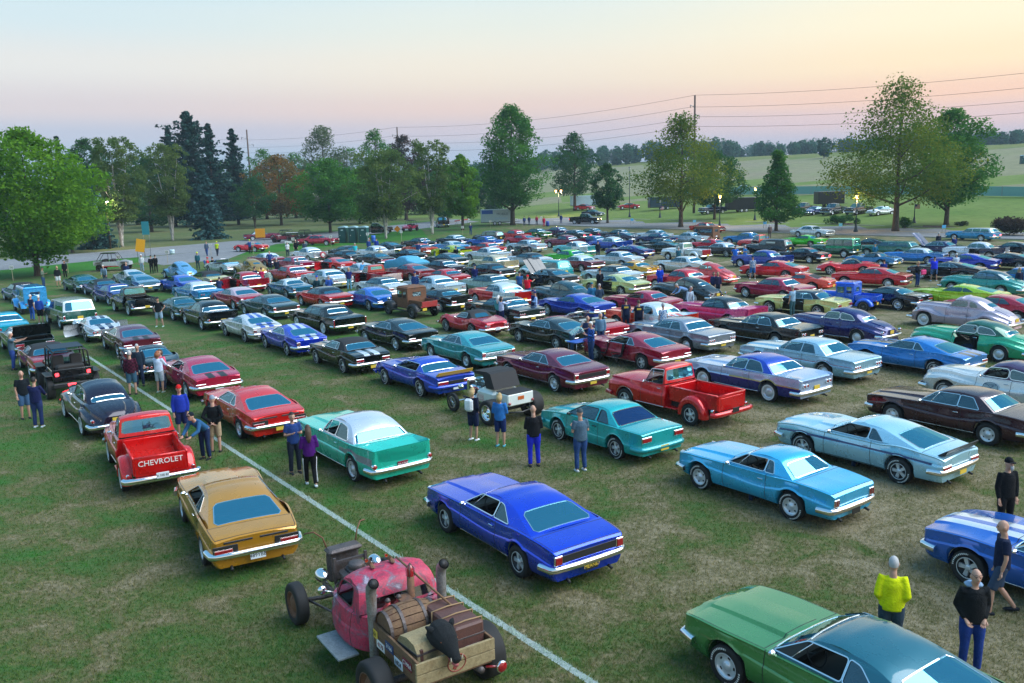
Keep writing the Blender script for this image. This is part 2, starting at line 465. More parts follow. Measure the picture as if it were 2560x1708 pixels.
NR = 17
class Body:
	"""Lofted car body: x forward, y left, z up, origin on the ground under the middle."""
	def __init__(self, sp):
		self.sp = sp
		g = lambda k, d: pchip(sp[k]) if k in sp else (lambda x: d)
		self.zs, self.zc, self.wt = pchip(sp['zs']), pchip(sp['zc']), pchip(sp['wt'])
		self.wl = g('wl', None) if 'wl' in sp else None
		self.zf = pchip(sp['zf']) if 'zf' in sp else (lambda x: .56)
		self.zb = pchip(sp['zb']) if 'zb' in sp else (lambda x: .25)
		self.L0, self.L1 = sp['L']
		self.arches = [(sp['xf'], sp.get('Rf', sp['rw'] + .07)), (sp['xr'], sp.get('Rr', sp['rw'] + .07))]
		self.rs = sp.get('rs', .07); self.tk = sp.get('tuck', .06)
	def bottom(self, x):
		z = self.zb(x)
		for xa, R in self.arches:
			d = abs(x - xa)
			if d < R: z = max(z, self.sp['rw'] * .97 + math.sqrt(R * R - d * d) * self.sp.get('archk', 1.0))
		return z
	def endf(self, x):
		k = 0.0
		for e, r, a in ((self.L1 - x, self.sp.get('rnose', .25), self.sp.get('anose', .09)), (x - self.L0, self.sp.get('rtail', .16), self.sp.get('atail', .06))):
			if e < r: k += a * (1 - math.sqrt(max(0, 1 - (1 - e / r)**2)))
		return k
	def section(self, x):
		e = self.endf(x); wt = self.wt(x) - e; wl = (self.wl(x) if self.wl else self.wt(x) + .015) - e
		zs, zc, zb, zf = self.zs(x) , self.zc(x), self.bottom(x), self.zf(x)
		rs, tk = self.rs, self.tk
		zf = max(zf, zb + .05); zs = max(zs, zf + rs + .05)
		d = max(wl - wt, .0); rho = min(.10, d * .7) + .015
		zm = zb + .62 * (zf - zb)
		inn = max(wt - rs, .15)
		s1 = min(.36, inn * .62); s2 = min(.10, inn * .3)
		zi = zs + (zc - zs) * .25 if zc > zs else zc + (zs - zc) * .12
		gut = self.sp.get('gut', .10)
		y13 = max(inn - gut, s1 + .03)
		if self.sp.get('bulge', True) and self.sp.get('gh') and x > self.sp['gh']['A0'][0] and zc > zs: y13 = s1 + .06; zi = zs + (zc - zs) * .22; zc += .012
		P = [(wl - .26, zb + .03), (wl - tk - .02, zb), (wl - tk, zb + .012), (wl - tk * .42, zb + .4 * (zm - zb)), (wl - .004, zm),
			 (wl, zf - rho), (wl - .28 * d - .003, zf - .2 * rho), (wt + .12 * d, zf + .015), (wt, zf + .04 if d > .05 else zf + .5 * (zs - rs - zf)),
			 (wt - .012 - self.sp.get('tumb', .01), zs - rs), (wt - .35 * rs, zs - .28 * rs), (inn, zs), (inn - .014, zs),
			 (y13, zi), (s1, zi + (zc - zi) * .8), (s2, zc - .002), (0, zc)]
		lr, lf = self.sp.get('lean_r', 0), self.sp.get('lean_f', 0); out = []
		fr = max(0, 1 - (x - self.L0) / .45); ff = max(0, 1 - (self.L1 - x) / .45)
		for y, z in P: out.append((x + lr * (z - .6) * fr + lf * (z - .6) * ff, max(y, 0), z))
		return out
	def tail_x(self, z): return self.L0 + self.sp.get('lean_r', 0) * (z - .6)
	def stations(self):
		xs = list(np.linspace(self.L0, self.L1, 25)) + [self.L0 + a for a in (.02, .05, .1, .16)] + [self.L1 - a for a in (.02, .05, .1, .17)]
		for xa, R in self.arches:
			for k in range(17): xs.append(xa - R * math.cos(math.pi * k / 16))
			xs += [xa - R - .004, xa + R + .004]
		for a in self.seams: xs += [a - .008, a + .008]
		xs += self.cuts
		xs = sorted(x for x in xs if self.L0 <= x <= self.L1); out = [xs[0]]
		for x in xs[1:]:
			if x - out[-1] > .0035: out.append(x)
		return out
	def build(self, far):
		sp = self.sp; gh = sp.get('gh'); parts = []
		self.seams = list(sp.get('doors', [])) + ([sp['hood'][0]] if 'hood' in sp else []) + ([sp['trunk'][1]] if 'trunk' in sp else []) + ([sp['trunk'][0]] if 'trunk' in sp else [])
		ox0, ox1 = sp.get('open', (gh['C0'][0] + .03, gh['A0'][0] - .03) if gh else (9, 9))
		self.cuts = [ox0, ox1] + [c for t in sp.get('two', []) for c in t[:2]]
		xs = self.stations(); R = [self.section(x) for x in xs]; n = len(xs)
		bins = {k: MB() for k in ('body', 'hood', 'trunk_lid', 'doorL', 'doorR')}
		roles = ['paint', 'gap', 'paint2', 'stripe', 'chrome', 'paint3']
		doors = sp.get('doors', [])
		def which(xm, i):
			if any(abs(xm - a) < .009 for a in doors) and 1 <= i <= 10 and min(doors) - .01 < xm < max(doors) + .01: return 'body', 1
			if doors and 1 <= i <= 10 and min(doors) < xm < max(doors): return 'door', 0
			if 'hood' in sp and i >= 11:
				a, b = sp['hood']
				if a - .008 < xm < b and (i == 11 or abs(xm - a) < .009): return 'body', 1
				if a < xm < b and i >= 12: return 'hood', 0
			if 'trunk' in sp and i >= 11:
				a, b = sp['trunk']
				if a - .008 < xm < b + .008 and (i == 11 or abs(xm - a) < .009 or abs(xm - b) < .009): return 'body', 1
				if a < xm < b and i >= 12: return 'trunk_lid', 0
			return 'body', 0
		for k in range(n - 1):
			xm = (xs[k] + xs[k + 1]) / 2
			for i in range(NR - 1):
				if i >= 12 and ox0 < xm < ox1: continue
				w, mi = which(xm, i)
				if mi == 0:
					for (a, b, r0, r1, role) in sp.get('two', []):
						if a < xm < b and r0 <= i < r1: mi = roles.index(role)
					if i == 14 and (xm > ox1 or xm < ox0): mi = 3
				for side in (1, -1):
					nm = ('doorL' if side > 0 else 'doorR') if w == 'door' else w
					if far: nm = 'body'
					mb = bins[nm]
					q = [R[k][i], R[k + 1][i], R[k + 1][i + 1], R[k][i + 1]]
					q = [(p[0], p[1] * side, p[2]) for p in q]
					if side < 0: q.reverse()
					mb.poly(q, mi, True)
		b = bins['body']
		for k, sgn in ((0, -1), (n - 1, 1)):
			for i in range(1, NR - 1):
				a, c = R[k][i], R[k][i + 1]
				mi = roles.index(sp['tailrole'][2]) if (sgn < 0 and 'tailrole' in sp and sp['tailrole'][0] <= i < sp['tailrole'][1]) else 0
				q = [a, (a[0], -a[1], a[2]), (c[0], -c[1], c[2]), c]
				b.poly(q if sgn < 0 else q[::-1], mi, False)
		self.R, self.xs = R, xs
		for nm, mb in bins.items():
			if not mb.f: continue
			me = mb.mesh(nm)
			bm = bmesh.new(); bm.from_mesh(me); bmesh.ops.remove_doubles(bm, verts=bm.verts, dist=.0006)
			bmesh.ops.recalc_face_normals(bm, faces=bm.faces)
			for e in bm.edges:
				if len(e.link_faces) == 2 and e.calc_face_angle(0) > rad(26): e.smooth = False
			bm.to_mesh(me); bm.free()
			parts.append(('door' if nm.startswith('door') else nm, me, roles))
		# underbody and wheel housings
		u = MB(); wmin = (min(self.wl(x) for x in (self.L0 + .4, 0, self.L1 - .4)) if self.wl else self.wt(0)) - .25
		u.box(((self.L0 + self.L1) / 2, 0, .43), (self.L1 - self.L0 - .36, wmin * 2, .34), 0)
		parts.append(('chassis', u.mesh('chassis'), ['dark']))
		if gh: parts += self.greenhouse(gh, far)
		return parts
	def greenhouse(self, gh, far):
		A0, A1, C1, C0 = (np.array(gh[k], float) for k in ('A0', 'A1', 'C1', 'C0'))
		ra, rc, drop, crown = gh.get('ra', .14), gh.get('rc', .22), gh.get('drop', .05), gh.get('crown', .03)
		wb = gh.get('wb', self.wt((A0[0] + C0[0]) / 2) - self.rs - .012); wr = gh['wr']; bv = gh.get('bv', .88)
		zlo, zhi = min(A0[1], C0[1]), max(A1[1], C1[1])
		da = (A1 - A0) / np.linalg.norm(A1 - A0); dc = (C0 - C1) / np.linalg.norm(C0 - C1); dr = (C1 - A1) / np.linalg.norm(C1 - A1)
		pA, pA2, pC, pC2 = A1 - da * ra, A1 + dr * ra, C1 - dr * rc, C1 + dc * rc
		path, seg = [], []
		for t in (0, .05, .14, .5, .86, .95): path.append(A0 + (pA - A0) * t); seg.append(('A', t))
		for t in (0, .25, .5, .75): path.append((1 - t)**2 * pA + 2 * t * (1 - t) * A1 + t * t * pA2); seg.append(('R', t))
		for t in (0, .25, .5, .75): path.append(pA2 + (pC - pA2) * t + np.array((0, crown * 4 * t * (1 - t) * .8))); seg.append(('R', t))
		for t in (0, .2, .4, .6, .8): path.append((1 - t)**2 * pC + 2 * t * (1 - t) * C1 + t * t * pC2); seg.append(('R', t))
		b0, b1 = gh.get('bl', (.04, .94)); sag = gh.get('sag', .0)
		for t in sorted({0, b0, b0 + .1, .5, b1 - .1, b1, 1.0}): path.append(pC2 + (C0 - pC2) * t + np.array((0, 1)) * (-sag * 4 * t * (1 - t))); seg.append(('C', t))
		def w(z): return wr + (wb - wr) * min(max((zhi - z) / (zhi - zlo), 0), 1.05)
		wm = (wr + wb) / 2
		vs = sorted({1.0, .955, .87, bv, bv - .09, min(.36 / wm, .6), .10 / wm, 0.0}); vs = [-v for v in reversed(vs) if v > 0] + vs
		P = []; npth = len(path)
		for i, p in enumerate(path):
			a, b = path[max(i - 1, 0)], path[min(i + 1, npth - 1)]
			t = b - a; t = t / np.linalg.norm(t); nr = np.array((t[1], -t[0])) if False else np.array((-t[1], t[0]))
			if nr[1] < 0: nr = -nr
			ww = w(p[1]); row = []
			for v in vs:
				q = p - nr * drop * abs(v)**3
				row.append((q[0], ww * v, q[1]))
			P.append(row)
		roof, ws, bl = MB(), MB(), MB()
		nv = len(vs)
		def inA(i): return seg[i][0] == 'A' and seg[i + 1][0] == 'A' and .05 - 1e-6 <= seg[i][1] and seg[i + 1][1] <= .95 + 1e-6
		def inC(i): return seg[i][0] == 'C' and seg[i + 1][0] == 'C' and b0 - 1e-6 <= seg[i][1] and seg[i + 1][1] <= b1 + 1e-6
		isoft = gh.get('soft', False)
		for i in range(npth - 1):
			for j in range(nv - 1):
				vm = (vs[j] + vs[j + 1]) / 2; q = [P[i][j], P[i + 1][j], P[i + 1][j + 1], P[i][j + 1]]
				g = None
				if inA(i) and abs(vm) < .955: g = 'A'; corner = (seg[i][1] < .06 or seg[i + 1][1] > .94) and abs(vm) > .87
				elif inC(i) and abs(vm) < bv: g = 'C'; corner = (abs(seg[i][1] - b0) < 1e-6 or abs(seg[i + 1][1] - b1) < 1e-6) and abs(vm) > bv - .09
				if g is None:
					roof.poly(q, 1 if (seg[i][0] != 'A' and abs(vm) < .36 / wm and abs(vm) > .10 / wm) else 0, True); continue
				tgt = ws if g == 'A' else bl
				if corner:
					low = (seg[i][1] < .06) if g == 'A' else abs(seg[i][1] - b0) < 1e-6
					outer = 0 if vm < 0 else 1          # outer v side is j when vm<0 else j+1
					o, inn = (j, j + 1) if vm < 0 else (j + 1, j)
					ii, io = (i + 1, i) if low else (i, i + 1)   # io: border row
					roof.poly([P[io][o], P[ii][o], P[io][inn]], 0, True)
					tgt.poly([P[ii][o], P[ii][inn], P[io][inn]], 0, True)
				else: tgt.poly(q, 0, True)
		# sides with window openings
		edge = [(P[i][-1][0], P[i][-1][2]) for i in range(npth)]
		def edge_z(x):
			z = [e for e in edge]; best = None
			for a, b in zip(z, z[1:]):
				if min(a[0], b[0]) - 1e-9 <= x <= max(a[0], b[0]) + 1e-9 and abs(a[0] - b[0]) > 1e-9:
					zz = a[1] + (b[1] - a[1]) * (x - a[0]) / (b[0] - a[0]); best = zz if best is None else max(best, zz)
			return best if best is not None else A1[1] - drop
		zl = gh.get('zlo', A0[1] + .005); pa = gh.get('pa', .07); tr = gh.get('tr', .055)
		xa = lambda z: A0[0] + (A1[0] - A0[0]) * (z - A0[1]) / (A1[1] - A0[1]) - pa
		zt = edge_z((A1[0] + C1[0]) / 2) - tr
		ztf = min(zt, edge_z(A1[0] - ra * .6) - tr * .8)
		q1, q0, Bx = gh['q1'], gh['q0'], gh['B']; pw = gh.get('pw', .02)
		ztr = min(zt, edge_z(q1) - tr) if q1 is not None else zt
		wins = [('door_window', [(xa(zl), zl), (xa(ztf), ztf), (Bx + pw / 2, zt), (Bx + pw / 2, zl)])]
		if gh.get('B2') is not None:
			B2 = gh['B2']
			wins.append(('door_window', [(Bx - pw / 2, zl), (Bx - pw / 2, zt), (B2 + pw / 2, zt), (B2 + pw / 2, zl)]))
			wins.append(('quarter_window', [(B2 - pw / 2, zl), (B2 - pw / 2, min(zt, edge_z(B2) - tr)), (q1, ztr), (q0, zl)]))
		elif q1 is not None and q0 < Bx - .05:
			wins.append(('quarter_window', [(Bx - pw / 2, zl), (Bx - pw / 2, zt), (q1, ztr), (q0, zl)]))
		wr_ = gh.get('wround', .05)
		polys = [round_poly(p, wr_) for _, p in wins]
		outer = [(e[0], e[1]) for e in edge]
		zbelt = zl - .06
		outer = outer + [(edge[-1][0], zbelt - .02), (edge[0][0], zbelt - .02)]
		yy = lambda z: w(z) if z > zlo else wb
		loops = [[Vector((x, z, 0)) for x, z in outer]] + [[Vector((x, z, 0)) for x, z in pl] for pl in polys]
		flat = [p for l in loops for p in l]
		tris = tessellate_polygon(loops)
		parts = []
		for side in (1, -1):
			base = len(roof.v)
			ne = len(edge)
			for qi, p in enumerate(flat): roof.v.append((p.x, side * (P[qi][-1][1] if qi < ne else yy(p.y)), p.y))
			for t in tris: roof.face([base + i for i in t], 2, False)
		me = roof.mesh('roof'); bm = bmesh.new(); bm.from_mesh(me)
		bmesh.ops.remove_doubles(bm, verts=bm.verts, dist=.0006)
		for e in bm.edges:
			if len(e.link_faces) == 2 and e.calc_face_angle(0) > rad(40): e.smooth = False
		bm.to_mesh(me); bm.free()
		parts.append(('roof', me, ['roof', 'rstripe', 'pillar']))
		slope = (wr - wb) / (zhi - zlo)
		for side in (1, -1):
			nrm = Vector((0, side, -side * slope * side)); nrm = Vector((0, side * 1.0, -slope)).normalized() if False else Vector((0, side, abs(slope))).normalized()
			for (nm, _), pl in zip(wins, polys):
				g = MB(); g.poly([(x, side * (yy(z) - .012), z) for x, z in pl], 0)
				parts.append((nm, g.mesh(nm, False), ['glass'], 'side' if nm == 'door_window' else None, side))
				if not far:
					s = MB(); strip_loop(s, [(x, side * yy(z), z) for x, z in pl], nrm, .011, .006)
					parts.append(('window_trim', s.mesh('window_trim', True), ['trim']))
			if gh.get('vent') and not far:
				v = MB(); v.tube([(xa(zl) - .30, side * (yy(zl) - .004), zl), (xa(ztf) - .08, side * (yy(ztf) - .004), ztf)], .009, 6)
				parts.append(('vent_bar', v.mesh('vent_bar'), ['trim']))
		parts.append(('windshield', ws.mesh('windshield', True), ['glass']))
		if bl.f: parts.append(('rear_window', bl.mesh('rear_window', True), ['rglass']))
		# bright mouldings round windshield and rear window
		def loop_of(lo, hi, vlim, s):
			ids = [k for k in range(npth) if seg[k][0] == s and lo - 1e-6 <= seg[k][1] <= hi + 1e-6]
			js = [j for j in range(nv) if abs(vs[j]) <= vlim + 1e-6]
			L = [P[ids[0]][j] for j in js[1:-1]] + [P[i][js[-1]] for i in ids[1:-1]] + [P[ids[-1]][j] for j in reversed(js[1:-1])] + [P[i][js[0]] for i in reversed(ids[1:-1])]
			return L
		if not gh.get('notrim'):
			for (lo, hi, vl, s) in ((b0, b1, bv, 'C'),) + ((() if far else ((.05, .95, .955, 'A'),))):
				L = loop_of(lo, hi, vl, s)
				nr = (Vector(L[2]) - Vector(L[0])).cross(Vector(L[len(L) // 2]) - Vector(L[0])); nr.normalize()
				if nr.z < 0: nr = -nr
				t = MB(); strip_loop(t, L, nr, .012, .008)
				parts.append(('rear_window_trim' if s == 'C' else 'windshield_trim', t.mesh('window_trim', True), ['trim']))
		# interior
		if True:
			xm = (A1[0] + C1[0]) / 2; sx = gh.get('seatx', A0[0] - .95)
			d = MB(); d.box((A0[0] - .18, 0, A0[1] - .13), (.34, wb * 1.9, .16), 0, .04)
			d.box(((A0[0] + C0[0]) / 2, 0, .60), (A0[0] - C0[0] - .1, wb * 1.96, .03), 0)
			if gh.get('shelf', True): d.box((C0[0] + .30, 0, C0[1] - .09), (.55, wb * 1.9, .03), 0)
			parts.append(('dashboard', d.mesh('dashboard'), ['interior']))
			if not far:
				for y in (wb * .48, -wb * .48):
					s = MB(); s.box((sx, y, .70), (.52, wb * .78, .18), 0, .06); s.box((sx - .30, y, .88), (.15, wb * .76, .42), 0, .06, rot=Matrix.Rotation(rad(-12), 3, 'Y'))
					parts.append(('seat', s.mesh('seat'), ['seat']))
				if gh.get('rear', True):
					xb = max(sx - 1.15, C0[0] + .62)
					s = MB(); s.box((xb + .25, 0, .69), (.46, wb * 1.6, .16), 0, .06); s.box((xb, 0, .80), (.14, wb * 1.6, .28), 0, .05, rot=Matrix.Rotation(rad(-14), 3, 'Y'))
					parts.append(('rear_seat', s.mesh('rear_seat'), ['seat']))
				s = MB(); cy = wb * .48
				ring = [(.19 * math.cos(a), .19 * math.sin(a)) for a in np.linspace(0, 2 * math.pi, 20, endpoint=False)]
				T = Matrix.Rotation(rad(-62), 3, 'Y'); o = Vector((A0[0] - .50, cy, A0[1] - .03))
				s.tube([o + T @ Vector((p, q, 0)) for p, q in ring], .013, 6, closed=True)
				s.tube([o + T @ Vector((0, -.18, 0)), o + T @ Vector((0, .18, 0))], .012, 6); s.tube([o, o + Vector((.3, 0, -.14))], .02, 6)
				parts.append(('steering_wheel', s.mesh('steering_wheel'), ['interior']))
		return parts

# ------------------------------------------------------------------ car styles (metres)
ST = {}
def style(name, base=None, **k):
	d = dict(ST[base]) if base else {}
	g = k.pop('gh', None); d.update(k)
	if g is not None: d['gh'] = {**(d.get('gh') or {}), **g}
	ST[name] = d
style('mc', L=(-2.5, 2.5), xf=1.55, xr=-1.37, rw=.335, tw=.21, rs=.045, tuck=.09, lean_r=-.12, lean_f=.10,
	  zs=[(-2.5, .83), (-2.42, .88), (-2.0, .945), (-1.35, .975), (-.7, .93), (.8, .915), (2.2, .865), (2.5, .80)],
	  zc=[(-2.5, .85), (-2.4, .90), (-2.0, .955), (-1.6, .985), (.8, .985), (1.6, .945), (2.3, .885), (2.5, .82)],
	  wt=[(-2.5, .88), (-1.4, .935), (-.4, .915), (.6, .92), (1.6, .94), (2.5, .88)], wl=[(-2.5, .905), (-1.4, .965), (-.3, .94), (1.55, .96), (2.5, .90)],
	  zf=[(-2.5, .60), (-1.37, .72), (-.3, .62), (1.5, .70), (2.5, .60)], doors=[-.55, .82], hood=(.86, 2.42), trunk=(-2.44, -1.86),
	  gh=dict(A0=(.78, .965), A1=(.14, 1.335), C1=(-.74, 1.345), C0=(-1.80, .985), wr=.60, q1=-.60, q0=-.98, B=-.42, rc=.30, bv=.86, bl=(.12, .90), vent=True),
	  tail=[(.76, .70, .16, .16, 'box')], panel=(.0, .70, 1.34, .15), bump=(.52, .52), plate=.44)
style('ss', 'mc', L=(-2.45, 2.45), xf=1.5, xr=-1.36,
	  zs=[(-2.45, .82), (-2.38, .87), (-2.0, .93), (-1.36, .985), (-.7, .91), (.8, .905), (1.5, .93), (2.2, .86), (2.45, .80)],
	  wt=[(-2.45, .87), (-1.36, .95), (-.4, .905), (.6, .91), (1.5, .945), (2.45, .86)], wl=[(-2.45, .90), (-1.36, .975), (-.3, .925), (1.5, .97), (2.45, .89)],
	  zf=[(-2.45, .6), (-1.36, .74), (-.3, .60), (1.5, .72), (2.45, .6)], trunk=(-2.40, -1.92),
	  gh=dict(A0=(.80, .95), A1=(.12, 1.315), C1=(-.62, 1.325), C0=(-1.92, .965), wr=.58, q1=-.55, q0=-.88, B=-.42, rc=.34, bl=(.16, .93), bv=.85, wround=.07, vent=False),
	  tail=[(.66, .615, .36, .095, 'box')], panel=None, bump=(.53, .53))
style('ff', 'ss', L=(-2.5, 2.5), gh=dict(C1=(-.50, 1.285), C0=(-2.22, .93), A1=(.06, 1.28), q1=-.55, q0=-1.0, B=-.38, bl=(.18, .80), bv=.80, rc=.30), trunk=(-2.46, -2.24),
	  tail=[(.62, .70, .42, .11, 'box')])
style('nb', 'mc', gh=dict(A0=(.76, .965), A1=(.22, 1.36), C1=(-.92, 1.365), C0=(-1.52, .985), q1=-.80, q0=-1.06, B=-.42, rc=.16, bl=(.08, .92), wr=.60, bv=.88), trunk=(-2.44, -1.62),
	  tail=[(.66, .68, .36, .12, 'box')], panel=None)
style('mu', 'nb', L=(-2.29, 2.29), xf=1.50, xr=-1.24, rw=.33,
	  zs=[(-2.29, .80), (-2.2, .86), (-1.24, .93), (-.5, .89), (.7, .88), (2.0, .84), (2.29, .76)],
	  zc=[(-2.29, .81), (-2.2, .87), (-1.6, .915), (-1.2, .935), (.7, .945), (1.5, .915), (2.1, .86), (2.29, .78)],
	  wt=[(-2.29, .81), (-1.24, .87), (-.4, .845), (.6, .855), (1.5, .875), (2.29, .80)], wl=[(-2.29, .83), (-1.24, .90), (-.3, .865), (1.5, .90), (2.29, .82)],
	  zf=[(-2.29, .58), (-1.24, .70), (-.3, .58), (1.5, .68), (2.29, .58)], doors=[-.52, .74], hood=(.78, 2.2), trunk=(-2.22, -1.34),
	  gh=dict(A0=(.70, .935), A1=(.10, 1.285), C1=(-.72, 1.29), C0=(-1.26, .95), wr=.55, q1=-.60, q0=-.72, B=-.44, rc=.14, bl=(.10, .94), bv=.86, vent=True),
	  tail=[(.60, .64, .03, .15, 'box'), (.66, .64, .03, .15, 'box'), (.72, .64, .03, .15, 'box')], bump=(.47, .47), plate=.36)
style('mf', 'mu', gh=dict(C1=(-.52, 1.27), C0=(-1.98, .925), q1=-.58, q0=-.95, B=-.40, bl=(.20, .82), rc=.26, bv=.82, vent=False), trunk=(-2.22, -2.02))
style('cm', 'mu', L=(-2.35, 2.35), wt=[(-2.35, .84), (-1.24, .91), (-.4, .87), (.6, .88), (1.5, .905), (2.35, .84)], wl=[(-2.35, .87), (-1.24, .94), (-.3, .89), (1.5, .935), (2.35, .87)],
	  zs=[(-2.35, .80), (-2.2, .86), (-1.24, .95), (-.5, .89), (.7, .88), (2.0, .84), (2.35, .78)], trunk=(-2.28, -1.5),
	  gh=dict(C1=(-.78, 1.29), C0=(-1.42, .96), wr=.58, rc=.24), tail=[(.60, .64, .34, .11, 'box')], zf=[(-2.35, .6), (-1.24, .74), (-.3, .58), (1.5, .72), (2.35, .6)])
style('im', 'nb', L=(-2.68, 2.68), xf=1.60, xr=-1.42, rw=.345,
	  zs=[(-2.68, .84), (-2.6, .90), (-1.4, .945), (-.5, .93), (.8, .92), (2.4, .88), (2.68, .80)],
	  zc=[(-2.68, .86), (-2.58, .92), (-1.5, .98), (.8, .99), (1.6, .97), (2.5, .91), (2.68, .83)],
	  wt=[(-2.68, .93), (-1.4, .975), (-.4, .96), (.6, .965), (1.6, .975), (2.68, .92)], wl=[(-2.68, .95), (-1.4, 1.0), (1.6, 1.0), (2.68, .94)],
	  zf=[(-2.68, .66), (0, .68), (2.68, .66)], doors=[-.42, .84], hood=(.90, 2.6), trunk=(-2.62, -1.60),
	  gh=dict(A0=(.82, .965), A1=(.30, 1.375), C1=(-.90, 1.385), C0=(-1.50, .99), wr=.63, q1=-.78, q0=-1.02, B=-.34, rc=.18, bl=(.08, .94), bv=.90),
	  tail=[(.55, .66, .10, .10, 'round'), (.69, .66, .10, .10, 'round'), (.83, .66, .10, .10, 'round')], bump=(.50, .50), plate=.44)
style('fn', 'mc', L=(-2.52, 2.52), xf=1.58, xr=-1.34, rw=.35, tuck=.05, rs=.035, lean_r=-.10, gut=.09,
	  zs=[(-2.52, 1.09), (-2.40, 1.10), (-1.8, 1.05), (-1.0, 1.0), (-.5, .99), (.7, .98), (1.8, .97), (2.35, .95), (2.52, .90)],
	  zc=[(-2.52, .72), (-2.35, .85), (-1.9, .96), (-1.5, 1.03), (.6, 1.07), (1.4, 1.05), (2.3, .98), (2.52, .90)],
	  wt=[(-2.52, .88), (-1.3, .92), (-.4, .90), (.6, .90), (1.6, .92), (2.52, .86)], wl=[(-2.52, .89), (-1.3, .94), (1.6, .94), (2.52, .88)],
	  zf=[(-2.52, .66), (0, .70), (2.52, .68)], zb=[(-2.52, .30), (0, .27), (2.52, .30)], doors=[-.55, .66], hood=(.70, 2.42), trunk=(-2.46, -1.60), anose=.12,
	  gh=dict(A0=(.58, 1.03), A1=(.24, 1.475), C1=(-.92, 1.495), C0=(-1.46, 1.045), wr=.60, q1=-.80, q0=-1.06, B=-.30, rc=.34, ra=.18, bl=(.10, .93), bv=.93, crown=.05, wround=.09, drop=.07),
	  tail=[(.82, .66, .12, .12, 'round')], panel=None, bump=(.52, .52), plate=.60)
style('f8', 'fn', L=(-2.64, 2.64), xf=1.62, xr=-1.36,
	  zs=[(-2.64, .92), (-2.5, .99), (-1.8, .99), (-.5, .96), (.7, .95), (1.8, .94), (2.64, .88)],
	  zc=[(-2.64, .82), (-2.45, .93), (-1.9, .99), (-1.5, 1.0), (.6, 1.02), (1.6, .99), (2.64, .86)],
	  wt=[(-2.64, .94), (-1.3, .97), (.6, .95), (1.6, .97), (2.64, .92)], wl=[(-2.64, .95), (-1.3, .99), (1.6, .99), (2.64, .93)],
	  trunk=(-2.58, -1.62), hood=(.78, 2.55), doors=[-.52, .74],
	  gh=dict(A0=(.66, .99), A1=(.30, 1.40), C1=(-.94, 1.42), C0=(-1.56, 1.0), wr=.62, q1=-.82, q0=-1.12, B=-.30, rc=.26, drop=.05),
	  tail=[(.64, .74, .28, .10, 'oval')], bump=(.46, .48))
style('fc', bulge=False, L=(-2.38, 2.38), xf=1.52, xr=-1.36, rw=.35, tw=.19, rs=.13, tuck=.05, rnose=.8, anose=.30, rtail=.5, atail=.22, Rf=.40, Rr=.38, gut=.2, lean_r=.25, lean_f=-.1,
	  zs=[(-2.38, .52), (-2.2, .72), (-1.7, .92), (-1.1, 1.03), (-.4, 1.04), (.5, 1.04), (1.4, 1.04), (2.0, 1.0), (2.38, .90)],
	  zc=[(-2.38, .58), (-2.2, .80), (-1.8, .99), (-1.3, 1.12), (.4, 1.14), (1.3, 1.13), (2.1, 1.05), (2.38, .94)],
	  wt=[(-2.38, .52), (-1.9, .66), (-1.0, .74), (0, .76), (.7, .70), (1.4, .52), (2.0, .40), (2.38, .34)],
	  wl=[(-2.38, .58), (-2.0, .82), (-1.36, .90), (-.7, .80), (-.2, .775), (.6, .78), (1.1, .86), (1.52, .90), (2.1, .84), (2.38, .62)],
	  zf=[(-2.38, .45), (-2.1, .62), (-1.36, .84), (-.75, .66), (-.2, .62), (.6, .62), (1.0, .74), (1.52, .86), (2.1, .78), (2.38, .62)], doors=[-.50, .52], hood=(.60, 2.25), trunk=(-2.20, -1.50),
	  gh=dict(A0=(.50, 1.08), A1=(.16, 1.525), C1=(-.66, 1.535), C0=(-1.58, 1.03), wr=.52, wb=.60, q1=-.80, q0=-.90, B=-.46, rc=.46, ra=.2, bl=(.16, .62), bv=.52, crown=.05, wround=.12, drop=.10, rear=False, pw=.07),
	  tail=[(.62, .56, .09, .13, 'round')], bump=(.44, .44), plate=.62, grille='tall')
style('fs', 'fc', L=(-2.58, 2.58), xf=1.62, xr=-1.38, rnose=.6, anose=.2, rtail=.5, atail=.2, lean_r=.12,
	  zs=[(-2.58, .62), (-2.4, .80), (-1.8, .95), (-1.0, 1.02), (.5, 1.02), (1.6, 1.0), (2.3, .95), (2.58, .84)],
	  zc=[(-2.58, .68), (-2.4, .87), (-1.9, 1.02), (-1.5, 1.08), (.5, 1.12), (1.5, 1.11), (2.3, 1.0), (2.58, .88)],
	  wt=[(-2.58, .60), (-1.9, .74), (-.9, .82), (0, .83), (.8, .79), (1.6, .68), (2.58, .56)],
	  wl=[(-2.58, .72), (-2.1, .88), (-1.38, .935), (-.6, .89), (.6, .88), (1.6, .93), (2.2, .88), (2.58, .74)],
	  zf=[(-2.58, .55), (-2.1, .72), (-1.38, .86), (-.6, .74), (.4, .76), (1.6, .88), (2.2, .84), (2.58, .70)], doors=[-.50, .62], hood=(.70, 2.45), trunk=(-2.40, -1.62),
	  gh=dict(A0=(.60, 1.05), A1=(.22, 1.51), C1=(-.96, 1.52), C0=(-1.66, 1.03), wr=.56, wb=.68, q1=-.92, q0=-1.16, B=-.36, rc=.5, bl=(.14, .72), bv=.78, pw=.04),
	  tail=[(.74, .66, .10, .14, 'round')], bump=(.46, .46))
style('fb', 'fs', zs=[(-2.58, .50), (-2.3, .72), (-1.8, .92), (-1.0, 1.02), (.5, 1.02), (1.6, 1.0), (2.3, .95), (2.58, .84)], zc=[(-2.58, .56), (-2.3, .80), (-1.9, 1.0), (-1.5, 1.08), (.5, 1.12), (1.5, 1.11), (2.3, 1.0), (2.58, .88)],
	  gh=dict(C1=(-.80, 1.535), C0=(-2.12, .90), q1=-1.0, q0=-1.24, rc=.55, bl=(.04, .40), bv=.70), trunk=(-2.42, -2.16))
